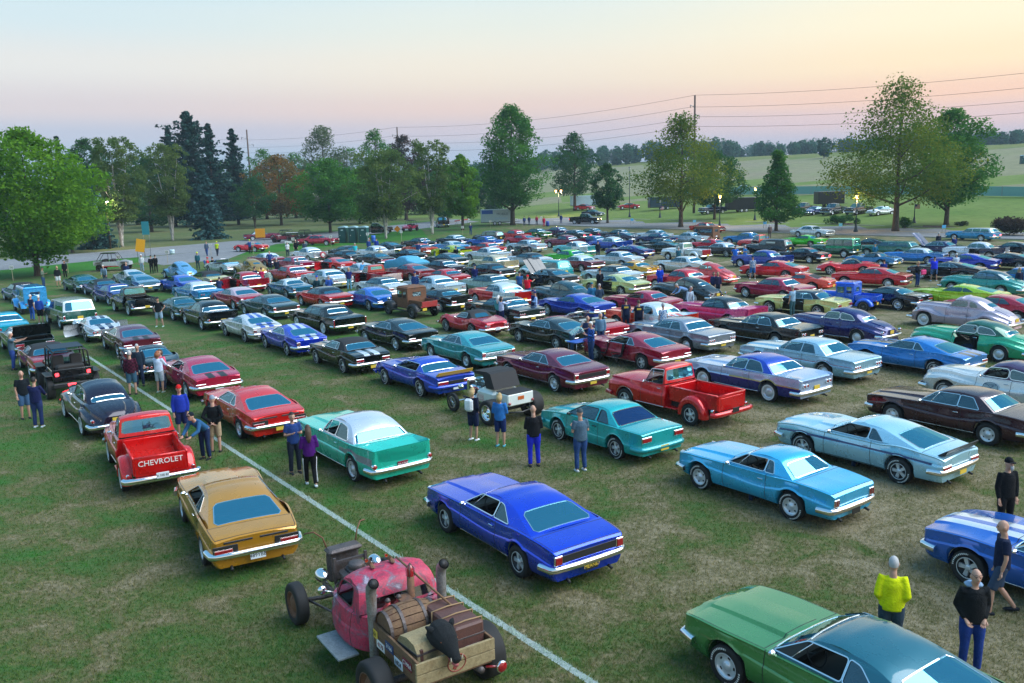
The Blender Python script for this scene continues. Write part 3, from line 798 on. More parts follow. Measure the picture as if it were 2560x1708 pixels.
style('ca', 'ss', zn=.56, L=(-2.42, 2.42), xf=1.46, xr=-1.28, lean_r=-.25, lean_f=-.15, tuck=.11,
	  zs=[(-2.42, .80), (-2.3, .87), (-1.28, .93), (-.5, .87), (.7, .86), (1.5, .88), (2.2, .80), (2.42, .70)],
	  zc=[(-2.42, .84), (-2.3, .90), (-1.5, .93), (.6, .95), (1.6, .90), (2.2, .82), (2.42, .72)],
	  wt=[(-2.42, .84), (-1.28, .91), (-.3, .87), (.6, .88), (1.46, .91), (2.42, .78)], wl=[(-2.42, .87), (-1.28, .945), (-.2, .89), (1.46, .945), (2.42, .82)],
	  doors=[-.74, .70], hood=(.76, 2.3), trunk=(-2.34, -1.52),
	  gh=dict(A0=(.68, .91), A1=(-.02, 1.245), C1=(-.72, 1.25), C0=(-1.48, .925), wr=.55, q1=-.72, q0=-.95, B=-.95, rc=.26, bl=(.10, .94), bv=.95), tail=[(.56, .64, .44, .11, 'box')], bump=(.46, .50))
style('fx', 'nb', zn=.58, L=(-2.28, 2.28), xf=1.30, xr=-1.25, rw=.325, tuck=.05, rs=.05, lean_r=-.05, lean_f=-.12,
	  zs=[(-2.28, .88), (-2.2, .92), (-1.2, .93), (.8, .91), (2.0, .78), (2.28, .70)], zc=[(-2.28, .90), (-2.2, .945), (-1.3, .965), (.9, .97), (1.8, .86), (2.28, .74)],
	  wt=[(-2.28, .83), (-1.2, .87), (.8, .87), (2.28, .80)], wl=[(-2.28, .85), (-1.2, .885), (1.3, .885), (2.28, .82)], zf=[(-2.28, .55), (2.28, .52)], zb=[(-2.28, .28), (0, .22), (2.28, .24)],
	  doors=[-.55, .86], hood=(.96, 2.2), trunk=(-2.24, -1.42), gh=dict(A0=(.92, .95), A1=(.22, 1.33), C1=(-.70, 1.345), C0=(-1.36, .965), wr=.56, q1=-.66, q0=-.94, B=-.40, pw=.09, rc=.12, bl=(.10, .96), bv=.93, vent=False),
	  tail=[(.62, .74, .34, .13, 'box')], bump=(.50, .46))
style('vt', 'ss', bulge=False, popup=True, zn=.48, L=(-2.26, 2.26), xf=1.28, xr=-1.16, rw=.335, rs=.11, tuck=.10, lean_r=-.35, lean_f=-.2, anose=.2, rnose=.4, atail=.12, rtail=.4,
	  zs=[(-2.26, .70), (-2.1, .80), (-1.16, .94), (-.5, .84), (.5, .82), (1.28, .90), (1.9, .78), (2.26, .60)], zc=[(-2.26, .74), (-2.1, .82), (-1.2, .88), (.4, .90), (1.2, .88), (1.9, .78), (2.26, .62)],
	  wt=[(-2.26, .72), (-1.16, .89), (-.3, .82), (.4, .82), (1.28, .88), (2.26, .70)], wl=[(-2.26, .78), (-1.16, .92), (-.2, .85), (1.28, .915), (2.26, .76)], zf=[(-2.26, .52), (-1.16, .70), (0, .52), (1.28, .68), (2.26, .48)],
	  doors=[-.45, .52], hood=(.62, 1.9), trunk=(-2.1, -1.2), zb=[(-2.26, .3), (0, .2), (2.26, .26)],
	  gh=dict(A0=(.52, .88), A1=(.02, 1.20), C1=(-.58, 1.215), C0=(-1.02, .90), wr=.52, q1=-.50, q0=-.55, B=-.50, rc=.16, bl=(.12, .88), bv=.62, vent=False, rear=False, notrim=True, seatx=-.3, shelf=False),
	  tail=[(.50, .60, .11, .11, 'round'), (.66, .60, .11, .11, 'round')], bump=(.44, .42))
style('vc', 'vt', gh=dict(C1=(-.55, 1.19), C0=(-1.55, .87), bv=.88, bl=(.10, .85), q1=-.50, q0=-.60, B=-.60, notrim=False))
style('cv', 'mc', gh=dict(A1=(.14, 1.33), C1=(-.95, 1.34), C0=(-1.42, .97), q1=-.85, q0=-1.0, B=-.38, rc=.30, bl=(.15, .88), bv=.72, drop=.06, notrim=True, vent=False), trunk=(-2.44, -1.60))
style('co', 'mc', gh=dict(open=True, vent=False), trunk=(-2.44, -1.75), tail=[(.66, .66, .36, .12, 'box')], panel=None)
style('cd', 'im', L=(-2.88, 2.88), xf=1.70, xr=-1.60, doors=[-1.0, .96], gh=dict(A0=(.92, .98), A1=(.42, 1.405), C1=(-1.18, 1.415), C0=(-1.72, 1.0), wr=.65, q1=-1.05, q0=-1.16, B=.02, B2=-.98, rc=.14, bl=(.16, .80), bv=.72, pw=.03), trunk=(-2.82, -1.84), hood=(1.0, 2.8),
	  zs=[(-2.88, .90), (-2.8, .95), (-1.4, .955), (.8, .94), (2.5, .90), (2.88, .84)], tail=[(.94, .68, .06, .40, 'box')])
style('wg', 'im', gh=dict(C1=(-2.15, 1.42), C0=(-2.56, .99), A1=(.30, 1.40), q1=-2.02, q0=-2.26, B=-.34, B2=-1.22, bl=(.1, .9), rc=.12, pw=.05, seatx=-.15), trunk=(-2.64, -2.60))
style('wl', bulge=False, L=(-2.2, 2.2), xf=1.36, xr=-1.28, rw=.38, tw=.2, rs=.04, tuck=.02, Rf=.46, Rr=.44, lean_r=0, rnose=.2, anose=.05, rtail=.05, atail=.02,
	  zs=[(-2.2, 1.12), (.6, 1.12), (.72, 1.08), (2.2, 1.04)], zc=[(-2.2, 1.14), (.6, 1.15), (2.0, 1.12), (2.2, 1.06)], wt=[(-2.2, .84), (.5, .84), (.72, .62), (2.2, .52)],
	  wl=[(-2.2, .85), (.5, .86), (1.0, .88), (2.2, .84)], zf=[(-2.2, .7), (.5, .7), (1.0, .90), (2.2, .90)], zb=[(-2.2, .42), (2.2, .42)], doors=[-.30, .56], hood=(.72, 2.1),
	  gh=dict(A0=(.60, 1.13), A1=(.40, 1.76), C1=(-2.10, 1.80), C0=(-2.17, 1.14), wr=.74, wb=.80, q1=-2.0, q0=-2.02, B=-.28, B2=-1.15, rc=.08, ra=.08, bl=(.08, .85), bv=.88, drop=.06, pw=.09, wround=.03, notrim=True, rear=True),
	  tail=[(.76, .80, .08, .10, 'box')], bump=(.56, .56), plate=.7, two=[(-2.2, .5, 8, 10, 'paint2')])
style('bz', 'wl', L=(-2.45, 2.45), xf=1.5, xr=-1.4, wt=[(-2.45, .93), (.8, .94), (2.45, .92)], wl=[(-2.45, .96), (2.45, .95)], zs=[(-2.45, 1.05), (.8, 1.04), (2.45, .98)], zc=[(-2.45, 1.08), (.8, 1.09), (2.3, 1.05), (2.45, .98)],
	  zf=[(-2.45, .78), (2.45, .78)], two=[], doors=[-.35, .90], hood=(.96, 2.38), gh=dict(A0=(.92, 1.09), A1=(.46, 1.66), C1=(-2.22, 1.70), C0=(-2.42, 1.08), wr=.76, wb=.87, q1=-2.08, q0=-2.16, B=-.33, B2=-.50, bl=(.06, .92), bv=.88),
	  tail=[(.86, .74, .09, .2, 'box')])
style('sb', 'fs', L=(-2.5, 2.5), zs=[(-2.5, 1.08), (.5, 1.06), (1.6, 1.03), (2.3, .97), (2.5, .86)], zc=[(-2.5, 1.10), (.5, 1.14), (1.5, 1.12), (2.3, 1.02), (2.5, .9)], wt=[(-2.5, .80), (0, .83), (.8, .79), (1.6, .66), (2.5, .55)],
	  wl=[(-2.5, .84), (-1.38, .93), (-.6, .88), (.6, .88), (1.6, .93), (2.5, .74)], zf=[(-2.5, .7), (-1.38, .88), (-.6, .74), (.4, .76), (1.6, .9), (2.5, .72)], rtail=.1, atail=.04, lean_r=0, trunk=(-2.49, -2.47),
	  gh=dict(A0=(.62, 1.10), A1=(.28, 1.62), C1=(-2.25, 1.66), C0=(-2.47, 1.08), wr=.64, wb=.74, q1=-2.1, q0=-2.14, B=-.32, B2=-.45, rc=.2, bl=(.1, .8), bv=.7, pw=.08, rear=False), tail=[(.74, .8, .08, .12, 'round')], plate=.8)
style('pv', 'sb', gh=dict(q1=None, q0=0, B2=None))
style('ps', bulge=False, L=(-.28, 2.42), xf=1.50, xr=-1.44, rw=.36, tw=.22, rs=.09, tuck=.05, Rf=.42, anose=.12, rnose=.3, rtail=.05, atail=.03,
	  zs=[(-.28, 1.09), (.5, 1.08), (1.5, 1.06), (2.3, 1.0), (2.42, .92)], zc=[(-.28, 1.10), (.6, 1.17), (1.5, 1.16), (2.2, 1.08), (2.42, .96)], wt=[(-.28, .82), (.6, .84), (1.5, .80), (2.42, .72)],
	  wl=[(-.28, .87), (.6, .90), (1.5, .945), (2.42, .88)], zf=[(-.28, .80), (.6, .82), (1.5, .93), (2.3, .90), (2.42, .86)], zb=[(-.28, .34), (2.42, .36)], doors=[-.18, .74], hood=(.84, 2.34), open=(-.26, .68),
	  gh=dict(A0=(.72, 1.10), A1=(.44, 1.655), C1=(-.20, 1.68), C0=(-.27, 1.13), wr=.64, wb=.74, q1=None, q0=0, B=-.13, rc=.08, ra=.14, bl=(.07, .80), bv=.92, crown=.04, drop=.06, wround=.05, rear=False, seatx=.12, shelf=False, vent=True),
	  tail=[], bump=(.50, .52), plate=.5, bed='step')
style('pf', 'ps', wt=[(-.28, .90), (2.42, .88)], wl=[(-.28, .94), (2.42, .93)], zf=[(-.28, .78), (2.42, .78)], gh=dict(wb=.80, wr=.70, bl=(.14, .62), bv=.70, A1=(.38, 1.66), notrim=True), bed='fleet')
style('mt', 'pf', zn=.85, L=(-.9, 2.75), xf=1.80, xr=-1.75, rw=.40, zs=[(-.9, 1.22), (2.5, 1.16), (2.75, 1.05)], zc=[(-.9, 1.24), (1.2, 1.27), (2.5, 1.2), (2.75, 1.1)], wt=[(-.9, .96), (2.75, .93)], wl=[(-.9, .99), (2.75, .97)], doors=[-.85, 1.1], hood=(1.2, 2.7), open=(-.85, 1.08),
	  gh=dict(A0=(1.14, 1.24), A1=(.42, 1.84), C1=(-.62, 1.86), C0=(-.88, 1.25), wr=.74, wb=.88, B=.12, B2=-.66, q1=-.66, q0=-.7, bl=(.1, .9), bv=.85, pw=.06), Rf=.48, zb=[(-.9, .42), (2.75, .42)], bed='modern')
style('ms', 'nb', zn=.55, L=(-2.42, 2.42), xf=1.42, xr=-1.38, zs=[(-2.42, .98), (-1.2, 1.0), (.8, .95), (2.0, .82), (2.42, .66)], zc=[(-2.42, 1.02), (-1.4, 1.08), (.9, 1.02), (2.0, .86), (2.42, .70)], anose=.22, rnose=.5,
	  doors=[-.95, .95], trunk=(-2.38, -1.68), hood=(1.05, 2.3), gh=dict(A0=(1.02, 1.0), A1=(.12, 1.43), C1=(-.82, 1.44), C0=(-1.66, 1.07), B=-.10, B2=-.98, q1=-.95, q0=-1.3, wr=.57, notrim=True, vent=False, rc=.3), tail=[(.72, .84, .2, .14, 'box')], bump=(.48, .48))

style('fn57', 'fn', two=[(-2.46, -1.5, 6, 8, 'paint2'), (-1.5, -.62, 7, 8, 'paint2')])
style('fn55', 'fn', two=[(-2.53, -.36, 4, 17, 'paint2')])
style('f858', 'f8', two=[(-2.65, 2.65, 1, 5, 'paint2'), (-2.6, .35, 5, 7, 'paint3')])
style('ssg', 'ss', two=[(-2.2, 2.3, 5, 7, 'paint2')], zf=[(-2.45, .70), (-1.36, .76), (-.3, .74), (1.5, .74), (2.45, .66)])
style('im62', 'im', two=[(-2.6, 1.2, 6, 7, 'paint2')])
style('sb2', 'sb', two=[(-2.5, 2.5, 1, 7, 'paint2')])
PARTS = {}
def open_top(parts, sp):
	# keep the windshield and its frame only, add a folded-top boot behind the seats
	out = []
	for p in parts:
		if p[0] in ('door_window', 'quarter_window', 'window_trim', 'rear_window', 'rear_window_trim', 'vent_bar', 'roof'): continue
		out.append(p)
	g = sp['gh']; A0, A1 = g['A0'], g['A1']; wb = .80
	f = MB(); ax = A0[0] + (A1[0] - A0[0]) * .95; az = A0[1] + (A1[1] - A0[1]) * .95
	f.tube([(A0[0], wb, A0[1]), (ax, .66, az), (ax + .05, 0, az + .01), (ax, -.66, az), (A0[0], -wb, A0[1])], .022, 6)
	out.append(('windshield_frame', f.mesh('windshield_frame'), ['trim']))
	b = MB(); b.box((-1.45, 0, .99), (.55, 1.5, .16), 0, .07)
	out.append(('folded_top', b.mesh('folded_top'), ['roof']))
	return out
def finish(sp, B, far):
	P = []; L0, L1 = B.L0, B.L1
	xr = -2.3 if sp.get('bed') else L0
	hw = (B.wl(L1 - .3) if B.wl else B.wt(L1 - .3))
	zb1, zb0 = sp['bump']
	P.append(('front_bumper', bumper_mesh(L1 + .03, 1, hw + .01, zb1 - .02), ['bumper']))
	if not sp.get('bed'):
		hr = (B.wl(L0 + .3) if B.wl else B.wt(L0 + .3))
		P.append(('rear_bumper', bumper_mesh(B.tail_x(zb0) - .03, -1, hr + .01, zb0, dip=.0), ['bumper']))
		if sp.get('panel'):
			y, z, w, h = sp['panel']; m = MB(); m.box((B.tail_x(z) - .004, y, z), (.02, w, h), 0, .004); P.append(('tail_panel', m.mesh('tail_panel'), ['panel']))
		for (y, z, w, h, kind) in sp['tail']:
			for s in (1, -1):
				m = MB(); x = B.tail_x(z)
				if kind == 'box':
					m.box((x - .012, s * y, z), (.05, w, h), 0, .012); m.box((x - .004, s * y, z), (.04, w + .03, h + .03), 1, .01)
				elif kind == 'oval':
					for dy in (-.085, .085):
						m.lathe([(h * .62, .02), (h * .6, -.03), (h * .5, -.045)], 14, 'x', (x, s * y + dy, z), 1); m.lathe([(h * .5, -.045), (.001, -.06)], 14, 'x', (x, s * y + dy, z), 0)
				else:
					m.lathe([(w * .6, .06), (w * .58, -.03), (w * .5, -.04)], 14, 'x', (x + .01, s * y, z), 1); m.lathe([(w * .5, -.04), (w * .3, -.055), (.001, -.06)], 14, 'x', (x + .01, s * y, z), 0)
				P.append(('tail_light', m.mesh('tail_light', True), ['red', 'chrome']))
		m = MB(); m.box((B.tail_x(sp['plate']) - (.10 if sp['plate'] < .55 else .02), 0, sp['plate']), (.012, .31, .155), 0, .004)
		P.append(('licence_plate', m.mesh('licence_plate'), ['plate']))
	# nose
	zn = sp.get('zn', .66)
	g = MB(); hg = max(B.wt(L1) - B.endf(L1) - .06, .25)
	if sp.get('grille') == 'tall': g.box((L1 - .01, 0, .74), (.05, hg * 1.5, .34), 0, .02)
	else: g.box((L1 + .0, 0, zn), (.05, hg * 1.9, .15), 0, .01)
	for k in range(4): g.box((L1 + .03, 0, zn - .06 + .04 * k), (.015, hg * 1.86, .012), 1)
	P.append(('grille', g.mesh('grille'), ['dark', 'chrome']))
	for s in (() if sp.get('popup') else (1, -1)):
		m = MB(); yh = hg - .06 if sp.get('grille') != 'tall' else .66; xh = L1 - (.02 if sp.get('grille') != 'tall' else .42)
		zz = zn + .04 if sp.get('grille') != 'tall' else .76
		m.lathe([(.10, -.05), (.10, .05), (.085, .055)], 16, 'x', (xh, s * yh, zz), 1); m.lathe([(.085, .05), (.05, .07), (.001, .075)], 16, 'x', (xh, s * yh, zz), 0)
		P.append(('head_light', m.mesh('head_light', True), ['clear', 'chrome']))
	if far: return P
	# handles, mirror, mouldings, exhaust
	d = sp.get('doors', [])
	if d:
		zh = B.zs(min(d) + .2) - .12; n2 = 2 if sp.get('gh', {}).get('B2') and sp['gh']['B2'] > -1.3 and len(d) == 2 and max(d) - min(d) > 1.6 else 1
		for s in (1, -1):
			for q in range(n2):
				xh = min(d) + .14 + q * (max(d) - min(d)) / 2
				m = MB(); m.box((xh, s * (B.wt(xh) + .012), zh), (.15, .03, .025), 0, .008); P.append(('door_handle', m.mesh('door_handle'), ['trim']))
		xm = max(d) - .16; m = MB(); m.box((xm, B.wt(xm) + .04, B.zs(xm) + .05), (.07, .12, .08), 0, .025); m.box((xm, B.wt(xm) - .03, B.zs(xm) + .01), (.04, .08, .04), 0, .01)
		P.append(('door_mirror', m.mesh('door_mirror'), ['trim']))
	if sp.get('mould', True):
		for s in (1, -1):
			for xa, R in B.arches:
				if xa - R < L0 + .02: continue
				pts = []
				for k in range(15):
					x = xa - R * math.cos(math.pi * (k + .25) / 14.5); sec = B.section(x)[2]; pts.append((x, s * (sec[1] + .004), sec[2] + .01))
				m = MB(); m.tube(pts, .012, 5); P.append(('wheel_arch_trim', m.mesh('wheel_arch_trim'), ['archtrim']))
			x0, x1 = B.arches[1][0] + B.arches[1][1] + .02, B.arches[0][0] - B.arches[0][1] - .02
			x0 = max(x0, L0 + .05)
			m = MB(); pts = [(x, s * (B.section(x)[2][1] + .004), B.section(x)[2][2] + .02) for x in np.linspace(x0, x1, 8)]
			m.tube(pts, .014, 5); P.append(('sill_trim', m.mesh('sill_trim'), ['archtrim']))
	if not sp.get('bed'):
		for s in (1, -1):
			m = MB(); m.tube([(L0 + .5, s * .5, .26), (L0 + .02, s * .52, .25), (L0 - .06, s * .53, .22)], .032, 8); P.append(('exhaust_pipe', m.mesh('exhaust_pipe'), ['dark']))
	return P
def fender(mb, xc, zc, y0, y1, ax, az, mi=0, k0=.80, a0=-8, a1=188, lip=.62):
	# classic rounded wing round a wheel, from the body side y0 out to y1
	rows = []
	sy = 1 if y1 > y0 else -1
	prof = [(0, 1.0), (.35, 1.0), (.7, .97), (.92, .91), (1.0, .82), (1.0, lip + .02), (.93, lip)]
	for k in range(23):
		a = rad(a0 + (a1 - a0) * k / 22)
		rows.append([(xc + ax * q * math.cos(a) * (1.0 if math.cos(a) > 0 else 1.08), y0 + (y1 - y0) * p, zc + az * q * math.sin(a)) for p, q in prof])
	mb.grid(rows, mi, True)
def bed_parts(sp, far):
	P = []; kind = sp['bed']; xr = sp['xr']
	x1, x0 = (-.34, -2.36) if kind != 'modern' else (-.95, -2.75)
	hw = .66 if kind == 'step' else (.92 if kind == 'fleet' else .98); zf, zt = .70, (1.06 if kind != 'modern' else 1.22); zlow = .60 if kind == 'step' else .40
	for s in (1, -1):
		m = MB()
		if kind == 'step': m.box(((x0 + x1) / 2, s * hw, (zt + zlow) / 2), (x1 - x0, .04, zt - zlow), 0, .012)
		else:
			R = sp['rw'] + .07
			out = [(x0, zt), (x1, zt), (x1, zlow)] + [(xr + R * math.cos(t), sp['rw'] + R * math.sin(t)) for t in np.linspace(.0, math.pi, 14)] + [(x0, zlow)]
			m.prism(out if s > 0 else out, s * (hw - .05), s * (hw + .03), 0, fn=lambda p, q, h: (p, h, q))
		m.tube([(x1, s * hw, zt), (x0, s * hw, zt)], .03, 8)
		if kind != 'step':
			a = MB(); a.box((xr, s * (hw - .32), .62), (1.0, .05, .5), 0)
			P.append(('wheel_housing', a.mesh('wheel_housing'), ['dark']))
		P.append(('bed_side', m.mesh('bed_side', True), ['paint']))
		if kind == 'step':
			f = MB(); fender(f, xr, sp['rw'], s * (hw + .02), s * .94, .56, .60)
			P.append(('rear_fender', f.mesh('rear_fender', True), ['paint']))
			t = MB(); t.box((-.62, s * .80, .42), (.46, .26, .035), 0, .01); P.append(('step', t.mesh('step'), ['paint']))
			t = MB(); t.lathe([(.055, .05), (.055, -.02), (.045, -.03)], 12, 'x', (x0 + .06, s * .80, .60), 1); t.lathe([(.045, -.03), (.001, -.04)], 12, 'x', (x0 + .06, s * .80, .60), 0)
			P.append(('tail_light', t.mesh('tail_light'), ['red', 'chrome']))
		else:
			t = MB(); t.box((x0 - .01, s * (hw - .03), .86), (.05, .10, .22), 0, .01); P.append(('tail_light', t.mesh('tail_light'), ['red']))
	m = MB(); m.box((x1, 0, (zt + zf) / 2), (.03, hw * 2, zt - zf), 0, .01); P.append(('bed_front', m.mesh('bed_front'), ['paint']))
	m = MB(); m.box((x0 + .01, 0, (zt + .56) / 2), (.045, hw * 2 - .05, zt - .56), 0, .012); m.box((x0 - .016, 0, (zt + .56) / 2), (.012, hw * 2 - .26, zt - .56 - .16), 0, .004)
	m.tube([(x0 + .01, hw - .04, zt), (x0 + .01, -hw + .04, zt)], .026, 8)
	P.append(('tailgate', m.mesh('tailgate'), ['tailgate']))
	for k in range(7):
		yy = -hw + .06 + (2 * hw - .12) * (k + .5) / 7
		m = MB(); m.box(((x0 + x1) / 2, yy, zf), (x1 - x0 - .04, (2 * hw - .14) / 7, .025), 0, .004); P.append(('bed_plank', m.mesh('bed_plank'), ['bedfloor']))
	m = MB(); m.box(((x0 + x1) / 2, 0, .5), (x1 - x0, 1.1, .24), 0); P.append(('chassis', m.mesh('chassis'), ['dark']))
	P.append(('rear_bumper', bumper_mesh(x0 - .10, -1, .92 if kind == 'step' else hw, .50, h=.15, wrap=.10, bow=.05), ['bumper']))
	m = MB(); m.box((x0 - .19, 0.0, .58), (.012, .31, .155), 0, .004); P.append(('licence_plate', m.mesh('licence_plate'), ['plate']))
	return P
def car_parts(name, far):
	k = (name, far)
	if k in PARTS: return PARTS[k]
	sp = ST[name]; B = Body(sp); P = B.build(far)
	if sp['gh'].get('open'): P = open_top(P, sp)
	P += finish(sp, B, far)
	if sp.get('bed'): P += bed_parts(sp, far)
	PARTS[k] = (P, B)
	return PARTS[k]

def C3(h):
	h = h.lstrip('#'); return srgb(int(h[0:2], 16), int(h[2:4], 16), int(h[4:6], 16))
FAR_D = 48.0
def car(st, x, y, hd, color, label, roof=None, wheel='rally', tyre='l', name='car', cat='car', group='show cars parked in rows on the field', far=None, metal=.38,
		open_win=False, doors_open=(), hood_open=False, boot_open=False, scale=1.0, lit=False, rim=None, z=0.0, **roles):
	sp = ST[st]
	if far is None: far = math.hypot(x, y) > FAR_D and not (doors_open or hood_open or boot_open)
	parts, B = car_parts(st, far)
	r = root(name, label, cat, (x, y, z), rad(hd), group)
	r.scale = (scale,) * 3
	pc = C3(color) if isinstance(color, str) else color
	pm = paint(pc, metal)
	def as_mat(v, d):
		if v is None: return d
		if isinstance(v, str): return MATS[v] if v in MATS else paint(C3(v), metal)
		return v
	rm = as_mat(roof, pm)
	M = dict(paint=pm, roof=rm, pillar=as_mat(roles.get('pillar'), rm), rstripe=as_mat(roles.get('rstripe'), rm), stripe=as_mat(roles.get('stripe'), pm),
			 paint2=as_mat(roles.get('paint2'), pm), paint3=as_mat(roles.get('paint3'), pm), gap=M_DARK, chrome=M_CHROME, dark=M_DARK, interior=M_INT, seat=as_mat(roles.get('seat'), M_INT),
			 red=M_REDLIT if lit else M_RED, glass=M_GLASS, rglass=as_mat(roles.get('rglass'), M_RGLASS), trim=as_mat(roles.get('trim'), M_CHROME), bumper=as_mat(roles.get('bumper'), M_CHROME),
			 panel=as_mat(roles.get('panel'), M_BLACK), plate=as_mat(roles.get('plate'), M_PLATE_Y), clear=M_LAMPLIT if roles.get('head') else M_CLEAR, archtrim=as_mat(roles.get('archtrim'), M_CHROME), tailgate=as_mat(roles.get('tailgate'), pm),
			 bedfloor=as_mat(roles.get('bedfloor'), pm))
	own = {}
	for p in parts:
		nm, me, rl = p[0], p[1], p[2]
		if len(p) > 3 and p[3] == 'side' and (open_win is True or (open_win == 'L' and p[4] > 0)): continue
		o = link(nm, me, r, [M[k] for k in rl])
		own.setdefault(nm, []).append(o)
	for sd, q in (('L', 0), ('R', 1)):
		if sd not in doors_open or len(own.get('door', [])) < 2: continue
		d = own['door'][q]; hx = max(sp['doors']); hy = B.wt(hx) * (1 if q == 0 else -1)
		ang = rad(-58 if q == 0 else 58); c, s = math.cos(ang), math.sin(ang)
		d.location = (hx - (hx * c - hy * s), hy - (hx * s + hy * c), 0); d.rotation_euler = (0, 0, ang)
	for flag_, nm, hx, ang in ((hood_open, 'hood', sp.get('hood', (0,))[0], -48), (boot_open, 'trunk_lid', sp.get('trunk', (0, 0))[1], 52)):
		if flag_ and own.get(nm):
			o = own[nm][0]; a_ = rad(ang); c, s, hz_ = math.cos(a_), math.sin(a_), B.zc(hx); o.rotation_euler = (0, a_, 0); o.location = (hx - (hx * c + hz_ * s), 0, hz_ - (-hx * s + hz_ * c))
	wl = (B.wl(sp['xf']) if B.wl else B.wt(sp['xf'])); wr_ = (B.wl(sp['xr']) if (B.wl and not sp.get('bed')) else (.95 if sp.get('bed') != 'modern' else 1.0)  if sp.get('bed') else B.wt(sp['xr']))
	tm = {'l': M_TYRE_L, 'w': M_TYRE_W, '': M_TYRE}[tyre]
	for s in (1, -1):
		put_wheel(r, sp['xf'], s * (wl - sp['tw'] / 2 - .03), sp['rw'], sp['tw'], wheel, tm, rim)
		put_wheel(r, sp['xr'], s * (wr_ - sp['tw'] / 2 - .03), sp['rw'], sp['tw'], wheel, tm, rim)
	return r
def plate_text(r, st, s, m=None, size=.105, z=None):
	sp = ST[st]; _, B = car_parts(st, False); zz = sp['plate'] if z is None else z
	x = (B.tail_x(zz) - (.10 if zz < .55 else .02)) if not sp.get('bed') else -2.55
	link('lettering', text_mesh(s, size, .002), r, [m or M_BLACK], (x - .009, 0, zz if not sp.get('bed') else .58), (rad(90), 0, rad(-90)))

# ------------------------------------------------------------------ ground, roads, fields
RD_N = Vector((61.0, 43.0)).normalized()            # away from the lot, across the right-hand road
RD_P = Vector((19.0, 179.6))                        # a point on that road's far kerb
def terrain(x, y):
	s = (x - RD_P.x) * RD_N.x + (y - RD_P.y) * RD_N.y
	z = 0.0
	if s > 0: z = 0.068 * s if s < 260 else 17.7 + 0.012 * (s - 260)
	if 0 < s < 20: z *= s / 20 * .5 + .5
	w = min(max((x + 60) / 80.0, 0), 1)
	far = max(0, y - 330) * 0.022
	return min(z, 30) * w + min(far, 14) * (1 - w)
LINE_A = ((-20.4, 42.13), (0.14, 14.14)); LINE_Y1 = 42.5
def grass_material():
	m = mat('field_grass', (0.06, 0.09, 0.02), 0.9, spec=0.15)
	nt = m.node_tree; L = nt.links
	big = add_noise(nt, 0.16, 4.0, rough=.6); mid = add_noise(nt, 0.75, 5.0, rough=.65, dist=.6); fine = add_noise(nt, 9.0, 4.0, rough=.7); tiny = add_noise(nt, 45.0, 3.0, rough=.7)
	t = nt.nodes.new('ShaderNodeTexCoord'); s = nt.nodes.new('ShaderNodeSeparateXYZ'); L.new(t.outputs['Object'], s.inputs[0])
	def mth(op, a, b=None, c=None):
		n = nt.nodes.new('ShaderNodeMath'); n.operation = op
		for i, v in enumerate((a, b, c)):
			if v is None: continue
			if isinstance(v, (int, float)): n.inputs[i].default_value = v
			else: L.new(v, n.inputs[i])
		return n.outputs[0]
	# the turf is drier towards the middle of the lot, greener at the near left corner
	dry = mth('ADD', mth('MINIMUM', mth('MAXIMUM', mth('MULTIPLY', s.outputs['X'], 0.009), -0.07), 0.07), mth('MULTIPLY', mth('SUBTRACT', s.outputs['Y'], 25.0), -0.0004))
	f = mth('ADD', mth('ADD', mth('MULTIPLY', big, .48), mth('MULTIPLY', mid, .86)), dry)
	f = mth('ADD', f, mth('MULTIPLY', mth('SUBTRACT', fine, .5), .42))
	col = add_ramp(nt, f, [(0.42, (0.040, 0.150, 0.026)), (0.54, (0.070, 0.130, 0.036)), (0.63, (0.100, 0.126, 0.042)), (0.73, (0.165, 0.146, 0.078)), (0.86, (0.260, 0.220, 0.145))])
	dark = add_ramp(nt, mth('ADD', mth('MULTIPLY', fine, .6), mth('MULTIPLY', tiny, .5)), [(0.36, (.62, .66, .6)), (0.56, (1.0, 1.0, 1.0)), (0.75, (1.4, 1.36, 1.25))])
	col = add_mix(nt, 1.0, col, dark, 'MULTIPLY')
	# lime line marking sprayed on the turf
	P0, P1 = LINE_A
	dx, dy = P1[0] - P0[0], P1[1] - P0[1]; ln = math.hypot(dx, dy); nx, ny = -dy / ln, dx / ln
	dist = mth('ABSOLUTE', mth('ADD', mth('MULTIPLY', s.outputs['X'], nx), mth('MULTIPLY_ADD', s.outputs['Y'], ny, -(P0[0] * nx + P0[1] * ny))))
	dist = mth('ADD', dist, mth('MULTIPLY', mth('SUBTRACT', fine, .5), .05))
	wear = mth('GREATER_THAN', mth('ADD', tiny, mth('MULTIPLY', mid, .25)), .50)
	mk = mth('MULTIPLY', mth('MULTIPLY', mth('LESS_THAN', dist, .072), wear), .78)
	mk = mth('MULTIPLY', mk, mth('MULTIPLY', mth('LESS_THAN', s.outputs['Y'], LINE_Y1), mth('GREATER_THAN', s.outputs['Y'], 0)))
	col = add_mix(nt, mk, col, (0.42, 0.50, 0.50))
	L.new(col, nt.nodes['Principled BSDF'].inputs['Base Color'])
	add_bump(nt, mth('ADD', fine, tiny), .6, .05)
	return m
M_GRASS = grass_material()
def lawn_material(name, a, b, scale):
	m = mat(name, a, .9, spec=.15); nt = m.node_tree
	n = add_noise(nt, scale, 5.0, rough=.65); n2 = add_noise(nt, scale * 14, 3.0)
	c = add_ramp(nt, n, [(.3, a), (.7, b)]); c = add_mix(nt, .5, c, add_ramp(nt, n2, [(.3, (.6, .6, .6)), (.7, (1.2, 1.2, 1.2))]), 'MULTIPLY')
	nt.links.new(c, nt.nodes['Principled BSDF'].inputs['Base Color'])
	return m
M_LAWN = lawn_material('lawn_grass', (0.10, 0.17, 0.030), (0.17, 0.22, 0.055), .06)
